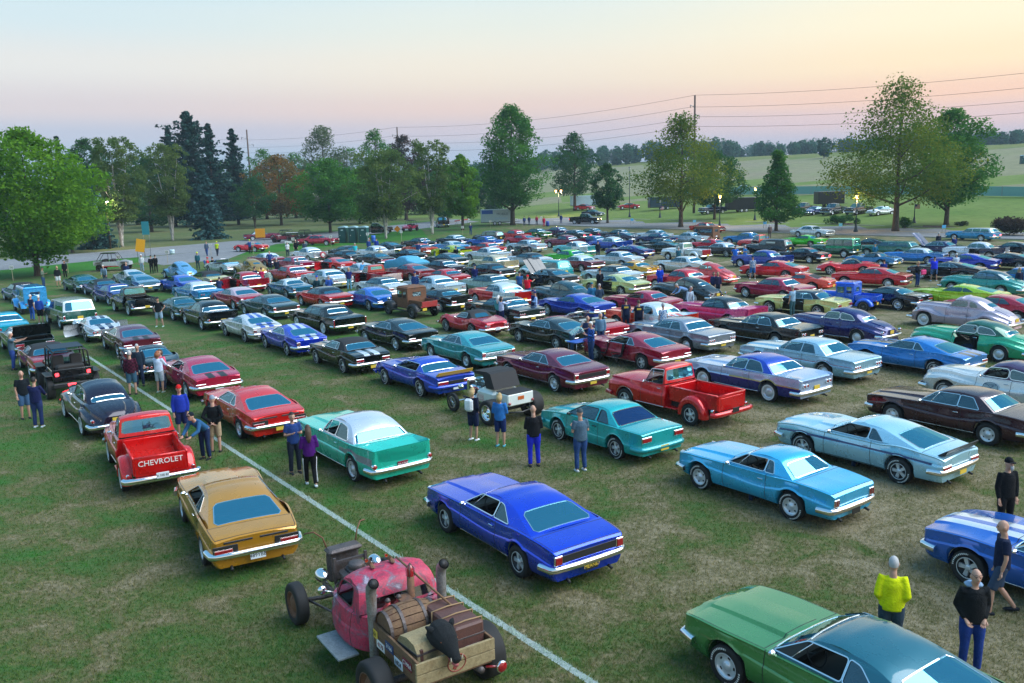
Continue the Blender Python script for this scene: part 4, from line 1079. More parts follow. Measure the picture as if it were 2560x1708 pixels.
M_PARK = lawn_material('park_grass', (0.08, 0.12, 0.035), (0.15, 0.15, 0.065), .10)
M_VERGE = lawn_material('verge_grass', (0.028, 0.15, 0.014), (0.05, 0.17, 0.022), .3)
M_STUBBLE = lawn_material('stubble_field', (0.24, 0.21, 0.14), (0.20, 0.22, 0.10), .02)
M_CROP = lawn_material('standing_crop', (0.20, 0.19, 0.05), (0.09, 0.15, 0.035), .05)
M_ASPHALT = lawn_material('asphalt', (0.20, 0.205, 0.22), (0.25, 0.255, 0.265), .15)
M_KERB = lawn_material('kerb_concrete', (0.30, 0.29, 0.27), (0.38, 0.37, 0.35), 1.0)
M_LINE_W = mat('road_paint_white', (0.62, 0.62, 0.6), .6); M_LINE_Y = mat('road_paint_yellow', (0.55, 0.38, 0.05), .6)
M_MULCH = lawn_material('bed_mulch', (0.06, 0.028, 0.022), (0.09, 0.045, 0.035), 1.5)
def terrain_mesh():
	ys = list(np.arange(-30, 60, 6)) + list(np.arange(60, 240, 8)) + list(np.arange(240, 700, 30)) + [760, 900, 1200, 1800, 2600, 3600]
	mb = MB(); rows = []
	for y in ys:
		lim = 140 + max(y, 0) * 1.1
		rows.append([(x, y, terrain(x, y)) for x in np.linspace(-lim, lim, 57)])
	def pick(i, j):
		p = rows[i][j]; q = rows[i + 1][j + 1]; x, y = (p[0] + q[0]) / 2, (p[1] + q[1]) / 2
		s = (x - RD_P.x) * RD_N.x + (y - RD_P.y) * RD_N.y
		if s > 215: return 4 if y < 640 else 2
		if s > 34: return 3 if s > 90 or (x * .2 + s) % 46 > 20 else 1
		if s > -13: return 1
		if x < -8 and (y > 112 or x < -46) and (x + 54) * 80 - (y - 94) * 28 < 0: return 2
		return 0
	mb.grid(rows, pick, True)
	o = link('ground', mb.mesh('ground'), None, [M_GRASS, M_LAWN, M_PARK, M_STUBBLE, M_CROP])
	tag(o, 'mown show field running out to farm land and lawns', 'field', kind='structure')
terrain_mesh()
def ribbon(name, near, far, m, z=.02, label=None, cat=None, n=24, parent=None, kind='structure'):
	def samp(P):
		P = [Vector(p) for p in P]; d = [0]
		for a, b in zip(P, P[1:]): d.append(d[-1] + (b - a).length)
		out = []
		for k in range(n + 1):
			t = d[-1] * k / n; i = max(j for j in range(len(d)) if d[j] <= t + 1e-9); i = min(i, len(P) - 2)
			u = (t - d[i]) / max(d[i + 1] - d[i], 1e-9); out.append(P[i].lerp(P[i + 1], u))
		return out
	A, B = samp(near), samp(far); mb = MB()
	rows = []
	for a, b in zip(A, B): rows.append([(*a.lerp(b, t), terrain(*a.lerp(b, t)) + z) for t in (0, .25, .5, .75, 1)])
	mb.grid(rows, 0, True)
	o = link(name, mb.mesh(name), parent, [m])
	if label: tag(o, label, cat, kind=kind)
	return o
def offset(P, d):
	out = []; P = [Vector(p) for p in P]
	for i, p in enumerate(P):
		t = (P[min(i + 1, len(P) - 1)] - P[max(i - 1, 0)]).normalized(); out.append(p + Vector((-t.y, t.x)) * d)
	return [tuple(p) for p in out]
# right-hand road, seen beyond the last cars
R_NEAR = [(88, 60), (56.4, 98.3), (41.9, 114), (24.7, 136.8), (14.9, 148.6), (4, 163), (-4, 180)]
R_FAR = [(104, 60), (75, 100), (61.9, 118), (42, 148), (19, 179.6), (12, 190), (6, 200)]
road_r = ribbon('road', R_NEAR, R_FAR, M_ASPHALT, .02, 'grey two lane road running behind the last rows of show cars', 'road')
def along(A, B, t): return [tuple(Vector(a).lerp(Vector(b), t)) for a, b in zip(A, B)]
for t, m, w in ((.06, M_LINE_W, .12), (.50, M_LINE_Y, .12), (.54, M_LINE_Y, .12), (.93, M_LINE_W, .12)):
	c = along(R_NEAR, R_FAR, t); ribbon('road_marking', offset(c, -w / 2), offset(c, w / 2), m, .026, parent=road_r)
for t, nm in ((0, 'kerb'), (1, 'kerb')):
	c = along(R_NEAR, R_FAR, t); mb = MB(); rows = []
	for a, b in zip(offset(c, -.16), offset(c, .16)):
		za, zb = terrain(*a), terrain(*b); rows.append([(*a, za - .02), (*a, za + .12), (*b, zb + .12), (*b, zb - .02)])
	mb.grid(rows, 0, False); o = link(nm, mb.mesh(nm), road_r, [M_KERB])
mulch = ribbon('planting_bed', along(R_NEAR, R_FAR, .985)[:4], along(R_NEAR, R_FAR, 1.14)[:4], M_MULCH, .05, 'strip of dark mulch with shrubs along the far kerb', 'planting bed', n=16)
# left-hand drive and its branch into the field
L_NEAR = [(-75, 68), (-54, 93.9), (-48.9, 103.4), (-42.7, 110), (-33, 126), (-26.7, 137), (-16, 158), (-6, 182)]
L_FAR = [(-92, 82), (-64, 109), (-58, 116), (-51, 124), (-41.5, 137), (-33.5, 150), (-24, 172), (-12, 198)]
road_l = ribbon('park_drive', L_NEAR, L_FAR, M_ASPHALT, .02, 'pale grey asphalt drive curving past the park trees', 'road')
ribbon('field_entry', [(-44, 107), (-41, 100), (-37, 95)], [(-33, 127), (-33, 112), (-32, 101)], M_ASPHALT, .015, 'asphalt entry apron leading off the drive into the field', 'road')
ribbon('verge', [(-78, 40), (-60, 62), (-52, 76), (-47, 86), (-41, 93)], [(-75, 67.5), (-62, 83.5), (-54.3, 93.4), (-49.2, 102.8), (-43.3, 109.2)], M_VERGE, .01, 'bright green grass verge beside the drive under the big maple', 'grass')
ribbon('verge', [(-34, 104), (-28, 112), (-20, 122), (-12, 132)], [(-32.6, 126), (-26.2, 137), (-20.5, 149), (-15.5, 158)], M_VERGE, .01, 'bright green grass verge beside the portable toilets', 'grass')

# blades of grass over the near part of the field
def grass_blades(n=240000):
	rng = np.random.default_rng(3)
	u = rng.random(n); d = 11.5 * (46 / 11.5) ** u           # density falls with distance
	a = (rng.random(n) - .5) * 1.26
	x = d * np.tan(a) * .98; y = d
	h = (.030 + .045 * rng.random(n)) * (1 + .5 * (rng.random(n) > .96)); w = .004 + .005 * rng.random(n) + d * .00022
	th = rng.random(n) * 6.283; ln = h * (.3 + .7 * rng.random(n)); ph = rng.random(n) * 6.283
	V = np.zeros((n, 3, 3))
	V[:, 0] = np.c_[x - w * np.cos(th), y - w * np.sin(th), np.zeros(n)]; V[:, 1] = np.c_[x + w * np.cos(th), y + w * np.sin(th), np.zeros(n)]
	V[:, 2] = np.c_[x + ln * np.cos(ph), y + ln * np.sin(ph), h]
	return V.reshape(-1, 3), 3
def raw_mesh(name, V, k, color=None):
	nv = len(V); nf = nv // k; me = bpy.data.meshes.new(name)
	me.vertices.add(nv); me.vertices.foreach_set('co', np.asarray(V, np.float32).ravel())
	me.loops.add(nv); me.loops.foreach_set('vertex_index', np.arange(nv, dtype=np.int32))
	me.polygons.add(nf); me.polygons.foreach_set('loop_start', np.arange(0, nv, k, dtype=np.int32)); me.polygons.foreach_set('loop_total', np.full(nf, k, np.int32))
	if color is not None:
		at = me.attributes.new('tint', 'FLOAT', 'FACE'); at.data.foreach_set('value', np.asarray(color, np.float32))
	me.update(calc_edges=True)
	return me
V, k = grass_blades()
def blade_material():
	m = M_GRASS.copy(); m.name = 'grass_blade'; nt = m.node_tree; b = nt.nodes['Principled BSDF']; src = b.inputs['Base Color'].links[0].from_socket; out = [n for n in nt.nodes if n.type == 'OUTPUT_MATERIAL'][0]
	c = add_mix(nt, 1.0, src, (1.5, 1.55, 1.35), 'MULTIPLY'); d = nt.nodes.new('ShaderNodeBsdfDiffuse'); t = nt.nodes.new('ShaderNodeBsdfTranslucent'); mx = nt.nodes.new('ShaderNodeMixShader'); mx.inputs[0].default_value = .5
	nt.links.new(c, d.inputs[0]); nt.links.new(c, t.inputs[0]); nt.links.new(d.outputs[0], mx.inputs[1]); nt.links.new(t.outputs[0], mx.inputs[2]); nt.links.new(mx.outputs[0], out.inputs[0]); return m
tag(link('grass', raw_mesh('grass', V, k), None, [blade_material()]), 'short mown grass blades, patches of green and dry brown', 'grass', kind='stuff')

# ------------------------------------------------------------------ trees
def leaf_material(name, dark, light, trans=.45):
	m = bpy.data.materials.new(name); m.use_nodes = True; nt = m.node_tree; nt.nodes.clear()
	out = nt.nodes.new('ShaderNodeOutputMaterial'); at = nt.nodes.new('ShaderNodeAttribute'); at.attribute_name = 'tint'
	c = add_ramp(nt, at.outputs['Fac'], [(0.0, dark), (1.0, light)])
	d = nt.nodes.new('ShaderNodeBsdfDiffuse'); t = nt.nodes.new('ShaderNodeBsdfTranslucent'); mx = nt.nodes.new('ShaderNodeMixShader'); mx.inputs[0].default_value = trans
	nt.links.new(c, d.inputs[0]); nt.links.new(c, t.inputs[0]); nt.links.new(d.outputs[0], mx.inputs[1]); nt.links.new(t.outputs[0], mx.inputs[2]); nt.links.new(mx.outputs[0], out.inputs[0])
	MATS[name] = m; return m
LEAF = dict(maple=leaf_material('leaves_bright_maple', (0.039, 0.156, 0.018), (0.169, 0.338, 0.029)), oak=leaf_material('leaves_oak', (0.026, 0.130, 0.036), (0.104, 0.260, 0.042)),
			locust=leaf_material('leaves_locust', (0.031, 0.130, 0.023), (0.208, 0.247, 0.031)), dark=leaf_material('leaves_dark', (0.018, 0.085, 0.034), (0.065, 0.169, 0.044)),
			birch=leaf_material('leaves_birch', (0.050, 0.120, 0.040), (0.160, 0.225, 0.060)), rust=leaf_material('leaves_turning', (0.058, 0.104, 0.023), (0.312, 0.143, 0.042)),
			spruce=leaf_material('needles_blue', (0.016, 0.065, 0.068), (0.072, 0.169, 0.169), .1), pine=leaf_material('needles_dark', (0.010, 0.047, 0.047), (0.042, 0.104, 0.078), .1),
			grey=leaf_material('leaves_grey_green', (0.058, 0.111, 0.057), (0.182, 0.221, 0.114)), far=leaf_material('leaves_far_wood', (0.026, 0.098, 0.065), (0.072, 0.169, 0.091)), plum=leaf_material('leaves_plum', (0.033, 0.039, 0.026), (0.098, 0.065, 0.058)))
def bark(name, a, b):
	m = mat(name, a, .9, spec=.2); nt = m.node_tree
	t = nt.nodes.new('ShaderNodeTexCoord'); mp = nt.nodes.new('ShaderNodeMapping'); mp.inputs['Scale'].default_value = (6, 6, 1.2); nt.links.new(t.outputs['Object'], mp.inputs[0])
	n = nt.nodes.new('ShaderNodeTexNoise'); n.inputs['Scale'].default_value = 2.0; n.inputs['Detail'].default_value = 5; nt.links.new(mp.outputs[0], n.inputs['Vector'])
	nt.links.new(add_ramp(nt, n.outputs['Fac'], [(.35, a), (.65, b)]), nt.nodes['Principled BSDF'].inputs['Base Color']); add_bump(nt, n.outputs['Fac'], .5, .05)
	return m
M_BARK = bark('bark_brown', (0.045, 0.034, 0.026), (0.11, 0.09, 0.07)); M_BARKW = bark('bark_birch', (0.20, 0.19, 0.18), (0.62, 0.60, 0.57))
def leaf_quads(C, size, rng, flat=.5, droop=0.0):
	n = len(C); s = size * (.6 + .8 * rng.random(n))[:, None]
	a = rng.normal(size=(n, 3)); a[:, 2] *= flat; a /= np.linalg.norm(a, axis=1)[:, None]
	b = rng.normal(size=(n, 3)); b[:, 2] = b[:, 2] * flat - droop; b -= a * (a * b).sum(1)[:, None]; b /= np.linalg.norm(b, axis=1)[:, None]
	V = np.stack([C - a * s * .5, C + b * s * .75 * .5, C + a * s * .5 + b * s * .2, C - b * s * .75 * .5], 1)
	return V.reshape(-1, 3)
PROF = dict(round=lambda t: math.sqrt(max(0, 1 - (2 * t - .92)**2)) if t < .97 else .2, oval=lambda t: (math.sin(math.pi * min(1, t * .90 + .10)) ** .60) * (1.0 - .25 * t), pyramid=lambda t: max(.10, 1 - t ** 1.25) * (min(1, t * 6 + .45)),
			vase=lambda t: .35 + .65 * math.sin(math.pi * min(1, (t * .8 + .05))) , locust=lambda t: max(.22, (1 - t ** 1.7)) * (.62 + .38 * min(1, t * 5)), column=lambda t: .8 * math.sin(math.pi * (t * .85 + .12)) + .1)
def tree(name, label, x, y, H, W, prof='round', leaf='maple', base=.18, seed=0, n=9000, clumps=70, size=.30, trunks=1, bk=None, group='trees around the field', tr=None, lean=0, trans=1.0, top_sparse=0):
	rng = np.random.default_rng(seed + 11); z0 = terrain(x, y)
	r = root(name, label, 'tree', (x, y, z0), 0, group); pf = PROF[prof]; hb = H * base; hc = H - hb
	cc, cr, ct = [], [], []
	ph = rng.random(4) * 6.283; clumps = int(clumps * 1.25)
	for i in range(clumps):
		t = (i + rng.random()) / clumps; wr = W / 2 * pf(t) * (1 + .22 * math.sin(3 * i * 2.39996 + ph[0] + 5 * t) * math.sin(7 * t + ph[1]) + .10 * rng.normal()); a = i * 2.39996 + rng.random() * .9; rr = wr * (.32 + .68 * rng.random() ** .5)
		rc = W * (.065 + .085 * rng.random()) * (1 - .30 * t)
		cc.append((math.cos(a) * max(rr - rc * .4, 0), math.sin(a) * max(rr - rc * .4, 0), hb + hc * t * .97)); cr.append(rc); ct.append(rng.random())
	cc = np.array(cc); cr = np.array(cr); ct = np.array(ct)
	wgt = cr ** 2 * (1 - top_sparse * (cc[:, 2] - hb) / hc); n = int(n * 1.2); idx = rng.choice(clumps, n, p=wgt / wgt.sum())
	g = rng.normal(size=(n, 3)); g /= np.linalg.norm(g, axis=1)[:, None]; g *= (rng.random(n) ** .42)[:, None]; g[:, 2] *= .62
	C = cc[idx] + g * (cr[idx] * 1.25)[:, None]
	dr = .6 if prof == 'vase' else 0
	if dr: C[:, 2] -= (np.hypot(C[:, 0], C[:, 1]) / (W / 2)) ** 2 * H * .06
	V = leaf_quads(C, size * 1.22, rng, .55, dr)
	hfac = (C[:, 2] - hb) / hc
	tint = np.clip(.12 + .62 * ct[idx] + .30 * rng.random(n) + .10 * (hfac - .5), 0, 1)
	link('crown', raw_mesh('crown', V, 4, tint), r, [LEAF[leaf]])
	mb = MB(); tr0 = tr or H * .020
	for k in range(trunks):
		a = 6.283 * k / max(trunks, 1) + rng.random(); off = (0 if trunks == 1 else .35)
		sx, sy = (lean + rng.normal() * .02) * H if trunks == 1 else math.cos(a) * H * .10, rng.normal() * .02 * H if trunks == 1 else math.sin(a) * H * .10
		pts = [(math.cos(a) * off * t0 + sx * (t0 ** 1.3), math.sin(a) * off * t0 + sy * (t0 ** 1.3), H * .88 * t0 - .1 * (t0 == 0)) for t0 in (0, .03, .12, .3, .5, .7, .86, 1)]
		f = 1 if trunks == 1 else .55
		mb.tube(pts, [tr0 * f * q for q in (1.45, 1.1, .95, .75, .55, .36, .2, .06)], 9)
		for j in range(int(11 / max(1, trunks * .7))):
			c = cc[rng.integers(clumps)]; s = min(.9, max(.12, (c[2] - hc * .22) / H)); q = np.interp(s, (0, .3, .6, .9), (1, .75, .45, .15))
			i = s / .88; st = Vector((sx * i ** 1.3 + math.cos(a) * off * i, sy * i ** 1.3 + math.sin(a) * off * i, H * s)); e = Vector(c)
			m_ = st.lerp(e, .5) + Vector((0, 0, -(e - st).length * .06))
			mb.tube([st, m_, e], [tr0 * f * q * .5, tr0 * f * q * .34, tr0 * .05], 6)
	link('trunk', mb.mesh('trunk'), r, [bk or M_BARK])
	return r
def conifer(name, label, x, y, H, W, leaf='spruce', seed=0, tiers=26, per=17, nq=34, size=.46, base=.06, up=0.0, rough=.15, group='trees around the field', shape=1.0):
	rng = np.random.default_rng(seed + 5); z0 = terrain(x, y); r = root(name, label, 'tree', (x, y, z0), 0, group)
	C, T = [], []
	mb = MB(); mb.tube([(0, 0, -.1), (0, 0, H * .5), (0, 0, H * .99)], [H * .017, H * .010, H * .002], 8)
	for i in range(tiers):
		t = i / (tiers - 1); z = H * (base + (1 - base) * t * .985); R = W / 2 * max(.03, (1 - t) ** shape)
		for j in range(max(5, int(per * (1 - t * .55)))):
			a = rng.random() * 6.283; L = R * (1 + rng.normal() * rough); tt = rng.random()
			s = rng.random(nq) ** .8; px = math.cos(a) * L * s; py = math.sin(a) * L * s; sp = (rng.random(nq) - .5) * (.14 * W) * (1.1 - s)
			pz = z - L * .28 * s + up * L * s ** 2 - rng.random(nq) * .08 * W * (1 - s * .5)
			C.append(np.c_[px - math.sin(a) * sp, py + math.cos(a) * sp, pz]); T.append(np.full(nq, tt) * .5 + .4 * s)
			if j % 3 == 0: mb.tube([(0, 0, z), (math.cos(a) * L * .9, math.sin(a) * L * .9, z - L * .25 + up * L * .8)], [.03, .008], 4, cap=False)
	C = np.concatenate(C); T = np.concatenate(T)
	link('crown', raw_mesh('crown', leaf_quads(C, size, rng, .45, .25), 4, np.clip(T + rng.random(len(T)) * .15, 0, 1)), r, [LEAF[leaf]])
	link('trunk', mb.mesh('trunk'), r, [M_BARK]); return r
tree('maple_tree', 'large bright green maple at the left edge above the drive', -45.96, 86.43, 14.0, 12.9, 'round', 'maple', seed=0, n=20000,clumps=150,size=.26,base=.16)
tree('maple_tree', 'young maple behind the drive with a yellow green crown', -58.52, 119.51, 9.3, 10.2, 'round', 'maple', seed=1, n=9000,size=.26,base=.2)
tree('birch_tree', 'clump of white birch trunks nearest the wooden lamp post', -56.29, 129.87, 15.9, 7.9, 'vase', 'birch', seed=2, trunks=4,bk=M_BARKW,n=12000,clumps=90,size=.24,base=.26)
tree('birch_tree', 'tall birch clump beside the blue spruce', -53.50, 142.11, 15.5, 7.5, 'vase', 'birch', seed=3, trunks=4,bk=M_BARKW,n=11000,clumps=90,size=.24,base=.28)
tree('small_tree', 'small dark multi trunk tree right of the blue spruce', -50.70, 178.95, 9.8, 8.8, 'round', 'dark', seed=4, trunks=3,n=6500,clumps=60,base=.25,size=.26)
tree('maple_tree', 'maple turning rusty orange at the top', -48.46, 191.04, 14.4, 14.3, 'round', 'rust', seed=5, n=11000,clumps=90,base=.2)
tree('maple_tree', 'broad green maple behind the portable toilets', -30.72, 153.80, 12.3, 12.7, 'round', 'oak', seed=6, n=12000,clumps=95,base=.2)
tree('birch_tree', 'wide brownish birch right of the portable toilets', -18.23, 132.11, 13.0, 9.8, 'vase', 'birch', seed=7, trunks=3,bk=M_BARKW,n=12000,clumps=90,size=.24,base=.26)
tree('birch_tree', 'slender birch with white stems near the yellow sign', -12.15, 141.61, 14.9, 7.5, 'vase', 'birch', seed=8, trunks=3,bk=M_BARKW,n=8500,clumps=80,size=.24,base=.25)
tree('maple_tree', 'small round maple left of the tall central tree', -7.82, 151.31, 12.5, 7.6, 'oval', 'maple', seed=9, n=8000,clumps=70,base=.2)
tree('oak_tree', 'tallest oval tree in the middle behind the white trailer', 0.72, 163.45, 21.2, 14.3, 'oval', 'oak', seed=10, n=19000,clumps=140,size=.30,base=.20)
tree('linden_tree', 'dark oval tree right of the tall central tree', 15.49, 209.56, 17.9, 12.0, 'oval', 'dark', seed=11, n=9000,clumps=80,base=.22)
tree('small_tree', 'small thin dark tree beside the unlit lamp post', 17.82, 161.42, 10.6, 7.1, 'oval', 'dark', seed=12, n=6000,clumps=60,base=.27,size=.26)
tree('locust_tree', 'spreading locust tree in front of the open trailer', 27.30, 141.96, 17.2, 17.5, 'locust', 'locust', seed=13, n=13000,clumps=115,base=.27,size=.26,top_sparse=.55)
tree('maple_tree', 'dark round tree behind the spreading locust', 36.78, 160.02, 11.9, 10.7, 'round', 'dark', seed=14, n=8000,clumps=70,base=.25)
tree('pear_tree', 'small pyramid shaped pear tree beyond the white pickup', 37.48, 125.30, 11.2, 7.9, 'pyramid', 'oak', seed=15, n=9000,clumps=80,base=.14,size=.24)
tree('locust_tree', 'tallest spreading locust at right with sparse yellow top', 51.30, 118.49, 19.6, 20.7, 'locust', 'locust', seed=16, n=17000,clumps=150,base=.24,size=.25,top_sparse=.7)
tree('maple_tree', 'dense green tree right of the tall locust', 61.41, 125.42, 15.9, 12.4, 'round', 'oak', seed=17, n=13000,clumps=95,base=.22)
tree('poplar_tree', 'grey green poplar rising behind the maples', -42.41, 209.42, 21.8, 14.0, 'column', 'grey', seed=18, n=9000,clumps=80,base=.15)
tree('poplar_tree', 'leafy green tree crown between the grey poplar and plum tree', -30.75, 210.95, 20.5, 12.2, 'round', 'oak', seed=19, n=8000,clumps=70,base=.15)
tree('plum_tree', 'purplish brown tree crown behind the slender birch', -22.96, 201.09, 18.7, 10.3, 'round', 'plum', seed=20, n=8000,clumps=70,base=.15)
tree('dark_tree', 'dark tree crown behind the first birch clump', -76.94, 165.38, 17.7, 8.9, 'round', 'dark', seed=21, n=8000,clumps=70,base=.1)
tree('dark_tree', 'dark green tree filling the gap behind the tall birch clump', -69.90, 175.29, 14.6, 10.2, 'round', 'dark', seed=22, n=8000,clumps=70,base=.1)
tree('oak_tree', 'green tree beneath the second pine, behind the small dark tree', -62.26, 231.27, 17.8, 11.3, 'round', 'oak', seed=23, n=7000,clumps=60,base=.1)
tree('field_tree', 'lone tree standing at the edge of the farm field', 131.65, 376.03, 8.3, 8.0, 'round', 'far', seed=24, n=2500,clumps=40,base=.15,size=.5)
tree('maple_tree', 'green maple behind the brownish birch', -30.98, 186.46, 11.4, 10.8, 'round', 'maple', seed=25, n=7000,clumps=60,base=.1)
tree('maple_tree', 'low green tree crown left of the small round maple', -12.40, 182.76, 11.7, 7.3, 'round', 'oak', seed=26, n=5000,clumps=50,base=.1)
tree('background_tree', 'first crown from the left in the background tree belt', -114.77, 205.36, 17.1, 13.8, 'round', 'dark', seed=27, n=5200,clumps=60,base=.05,size=.36)
tree('background_tree', 'second crown from the left in the background tree belt', -107.30, 206.88, 18.1, 12.7, 'round', 'dark', seed=28, n=5200,clumps=60,base=.05,size=.36)
tree('background_tree', 'third crown from the left in the background tree belt', -99.21, 206.38, 17.1, 12.7, 'round', 'oak', seed=29, n=5200,clumps=60,base=.05,size=.36)
tree('background_tree', 'fourth crown from the left in the background tree belt', -94.32, 210.95, 17.9, 14.1, 'round', 'dark', seed=30, n=5200,clumps=60,base=.05,size=.36)
tree('background_tree', 'fifth crown from the left in the background tree belt', -89.34, 216.03, 16.7, 13.3, 'round', 'grey', seed=31, n=5200,clumps=60,base=.05,size=.36)
tree('background_tree', 'sixth crown from the left in the background tree belt', -70.45, 226.70, 15.1, 13.9, 'round', 'dark', seed=32, n=5200,clumps=60,base=.05,size=.36)
tree('background_tree', 'seventh crown from the left in the background tree belt', -55.54, 234.32, 16.9, 15.7, 'round', 'oak', seed=33, n=5200,clumps=60,base=.05,size=.36)
tree('background_tree', 'eighth crown from the left in the background tree belt', -42.22, 235.84, 17.4, 15.8, 'round', 'grey', seed=34, n=5200,clumps=60,base=.05,size=.36)
tree('background_tree', 'ninth crown from the left in the background tree belt', -30.12, 235.84, 17.8, 14.5, 'round', 'oak', seed=35, n=5200,clumps=60,base=.05,size=.36)
tree('background_tree', 'tenth crown from the left in the background tree belt', -22.23, 235.84, 14.0, 13.1, 'round', 'dark', seed=36, n=5200,clumps=60,base=.05,size=.36)
tree('background_tree', 'eleventh crown from the left in the background tree belt', -16.97, 235.85, 11.8, 11.8, 'round', 'maple', seed=37, n=5200,clumps=60,base=.05,size=.36)
tree('background_tree', 'twelfth crown from the left in the background tree belt', -10.00, 232.83, 11.9, 11.7, 'round', 'oak', seed=38, n=5200,clumps=60,base=.05,size=.36)
tree('background_tree', 'last crown from the left in the background tree belt', -4.23, 229.81, 10.6, 10.2, 'round', 'dark', seed=39, n=5200,clumps=60,base=.05,size=.36)
conifer('spruce_tree', 'dark spruce tip rising behind the big left maple', -75.65, 153.34, 17.5, 4.8, seed=0, leaf='pine')
conifer('pine_tree', 'tall ragged dark pine group with several tips', -69.53, 199.16, 25.0, 15.6, seed=1, leaf='pine',rough=.42,up=.25,shape=.5,tiers=38,per=12,base=.10,nq=52,size=.62)
conifer('pine_tree', 'second dark pine right of the tall ragged one', -60.09, 199.42, 21.0, 7.8, seed=2, leaf='pine',rough=.40,up=.2,shape=.62,tiers=34,per=9,base=.10,nq=44,size=.55)
conifer('pine_tree', 'dark pine shoulder left of the tallest pine tip', -74.26, 199.93, 21.6, 8.0, seed=3, leaf='pine',rough=.40,up=.25,shape=.62,tiers=34,per=9,base=.10,nq=44,size=.55)
conifer('pine_tree', 'dark pine shoulder right of the tallest pine tip', -63.41, 193.98, 21.9, 8.7, seed=4, leaf='pine',rough=.40,up=.25,shape=.62,tiers=34,per=9,base=.10,nq=44,size=.55)
conifer('blue_spruce', 'neat cone shaped blue spruce beside the drive', -48.46, 143.99, 11.8, 6.8, seed=5, leaf='spruce',shape=.85,tiers=24,per=14)
conifer('blue_spruce', 'blue spruce half hidden behind the left maple', -58.41, 126.72, 11.5, 5.1, seed=6, leaf='spruce',shape=.85)
# the distant wood along the fields: one mass, bluish with distance
def far_wood():
	rng = np.random.default_rng(21); C, T = [], []
	def belt(x0, x1, d0, d1, hmin, hmax, nt_, nq):
		for i in range(nt_):
			u = (i + rng.random()) / nt_; x = x0 + (x1 - x0) * u; y = d0 + (d1 - d0) * u + rng.random() * 45; h = hmin + (hmax - hmin) * rng.random(); w = h * (.55 + .35 * rng.random()); z = terrain(x, y); tt = rng.random()
			g = rng.normal(size=(nq, 3)); g /= np.linalg.norm(g, axis=1)[:, None]; g *= (rng.random(nq) ** .3)[:, None]
			C.append(np.c_[x + g[:, 0] * w / 2, y + g[:, 1] * w / 2, z + h * .5 + g[:, 2] * h * .52]); T.append(np.full(nq, tt * .55) + rng.random(nq) * .35)
	belt(-60, 130, 520, 500, 7, 12, 60, 420); belt(120, 420, 560, 430, 6, 11, 110, 380); belt(200, 620, 760, 620, 10, 17, 90, 260); belt(-520, -40, 420, 560, 12, 20, 110, 300)
	C = np.concatenate(C); T = np.concatenate(T)
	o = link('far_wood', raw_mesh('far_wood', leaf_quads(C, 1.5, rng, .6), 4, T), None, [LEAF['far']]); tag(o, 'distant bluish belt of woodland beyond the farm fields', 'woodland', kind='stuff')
far_wood()

# ------------------------------------------------------------------ people
ARMS = dict(down=((.0, .06, -.29), (.05, .04, -.54)), hips=((-.10, .20, -.22), (.04, .04, -.43)), crossed=((.05, .08, -.27), (.24, -.14, -.24)), hold=((.0, .06, -.28), (.25, -.05, -.20)),
			behind=((-.12, .12, -.26), (-.17, -.14, -.45)), pocket=((-.07, .06, -.27), (.09, -.03, -.45)), point=((.24, .06, -.10), (.50, .04, -.04)), lean=((.16, .05, -.24), (.40, -.02, -.34)), wheel=((.20, .04, -.20), (.45, -.06, -.10)), lap=((.08, .08, -.26), (.30, -.02, -.30)))
def skeleton(arms, legs, bend):
	J = {}; b = rad(bend); S = Vector((math.sin(b), 0, math.cos(b)))
	pz = .93 if legs != 'sit' else .50
	pel = Vector((-.10 * math.sin(b) * 2, 0, pz)); J['pel'] = pel; J['chest'] = pel + S * .36; J['neck'] = pel + S * .54
	hs = Vector((math.sin(b * .55), 0, math.cos(b * .55))); J['head'] = J['neck'] + hs * .155 + Vector((.025, 0, 0)); J['hup'] = hs
	la, ra = arms if isinstance(arms, tuple) else (arms, arms)
	for s, an, k in ((1, la, 'L'), (-1, ra, 'R')):
		sh = pel + S * .465 + Vector((0, s * .168, 0)); e, w = ARMS[an]
		J['sh' + k] = sh; J['el' + k] = sh + Vector((e[0], e[1] * s, e[2])); J['wr' + k] = sh + Vector((w[0], w[1] * s, w[2]))
		hip = pel + Vector((0, s * .095, -.02)); J['hip' + k] = hip
		if legs == 'sit': kn, an_ = (.43, .02, .02), (.46, .02, -.42)
		elif legs == 'stride': kn, an_ = ((.16, .0, -.42), (.17, 0, -.84)) if s > 0 else ((.0, .0, -.44), (-.27, 0, -.80))
		elif legs == 'wide': kn, an_ = (.02, .05, -.43), (-.01, .10, -.84)
		else: kn, an_ = (.025, .01, -.43), (-.01, .02, -.845)
		J['kn' + k] = hip + Vector((kn[0], kn[1] * s, kn[2])); J['an' + k] = hip + Vector((an_[0], an_[1] * s, an_[2]))
	return J
def remeshed(mb, name, vox, sm=4):
	me = mb.mesh(name); o = bpy.data.objects.new('tmp', me)
	m = o.modifiers.new('r', 'REMESH'); m.mode = 'VOXEL'; m.voxel_size = vox; m.use_smooth_shade = True
	s = o.modifiers.new('s', 'SMOOTH'); s.iterations = sm; s.factor = .5
	out = eval_mesh(o); out.name = name
	bpy.data.objects.remove(o); bpy.data.meshes.remove(me)
	return out
def join_raw(me, mb, n0=0):
	bm = bmesh.new(); bm.from_mesh(me); vs = [bm.verts.new(v) for v in mb.v]
	for f in mb.f:
		try: bm.faces.new([vs[i] for i in f]).smooth = True
		except ValueError: pass
	bm.to_mesh(me); bm.free(); return me
PEOPLE = {}
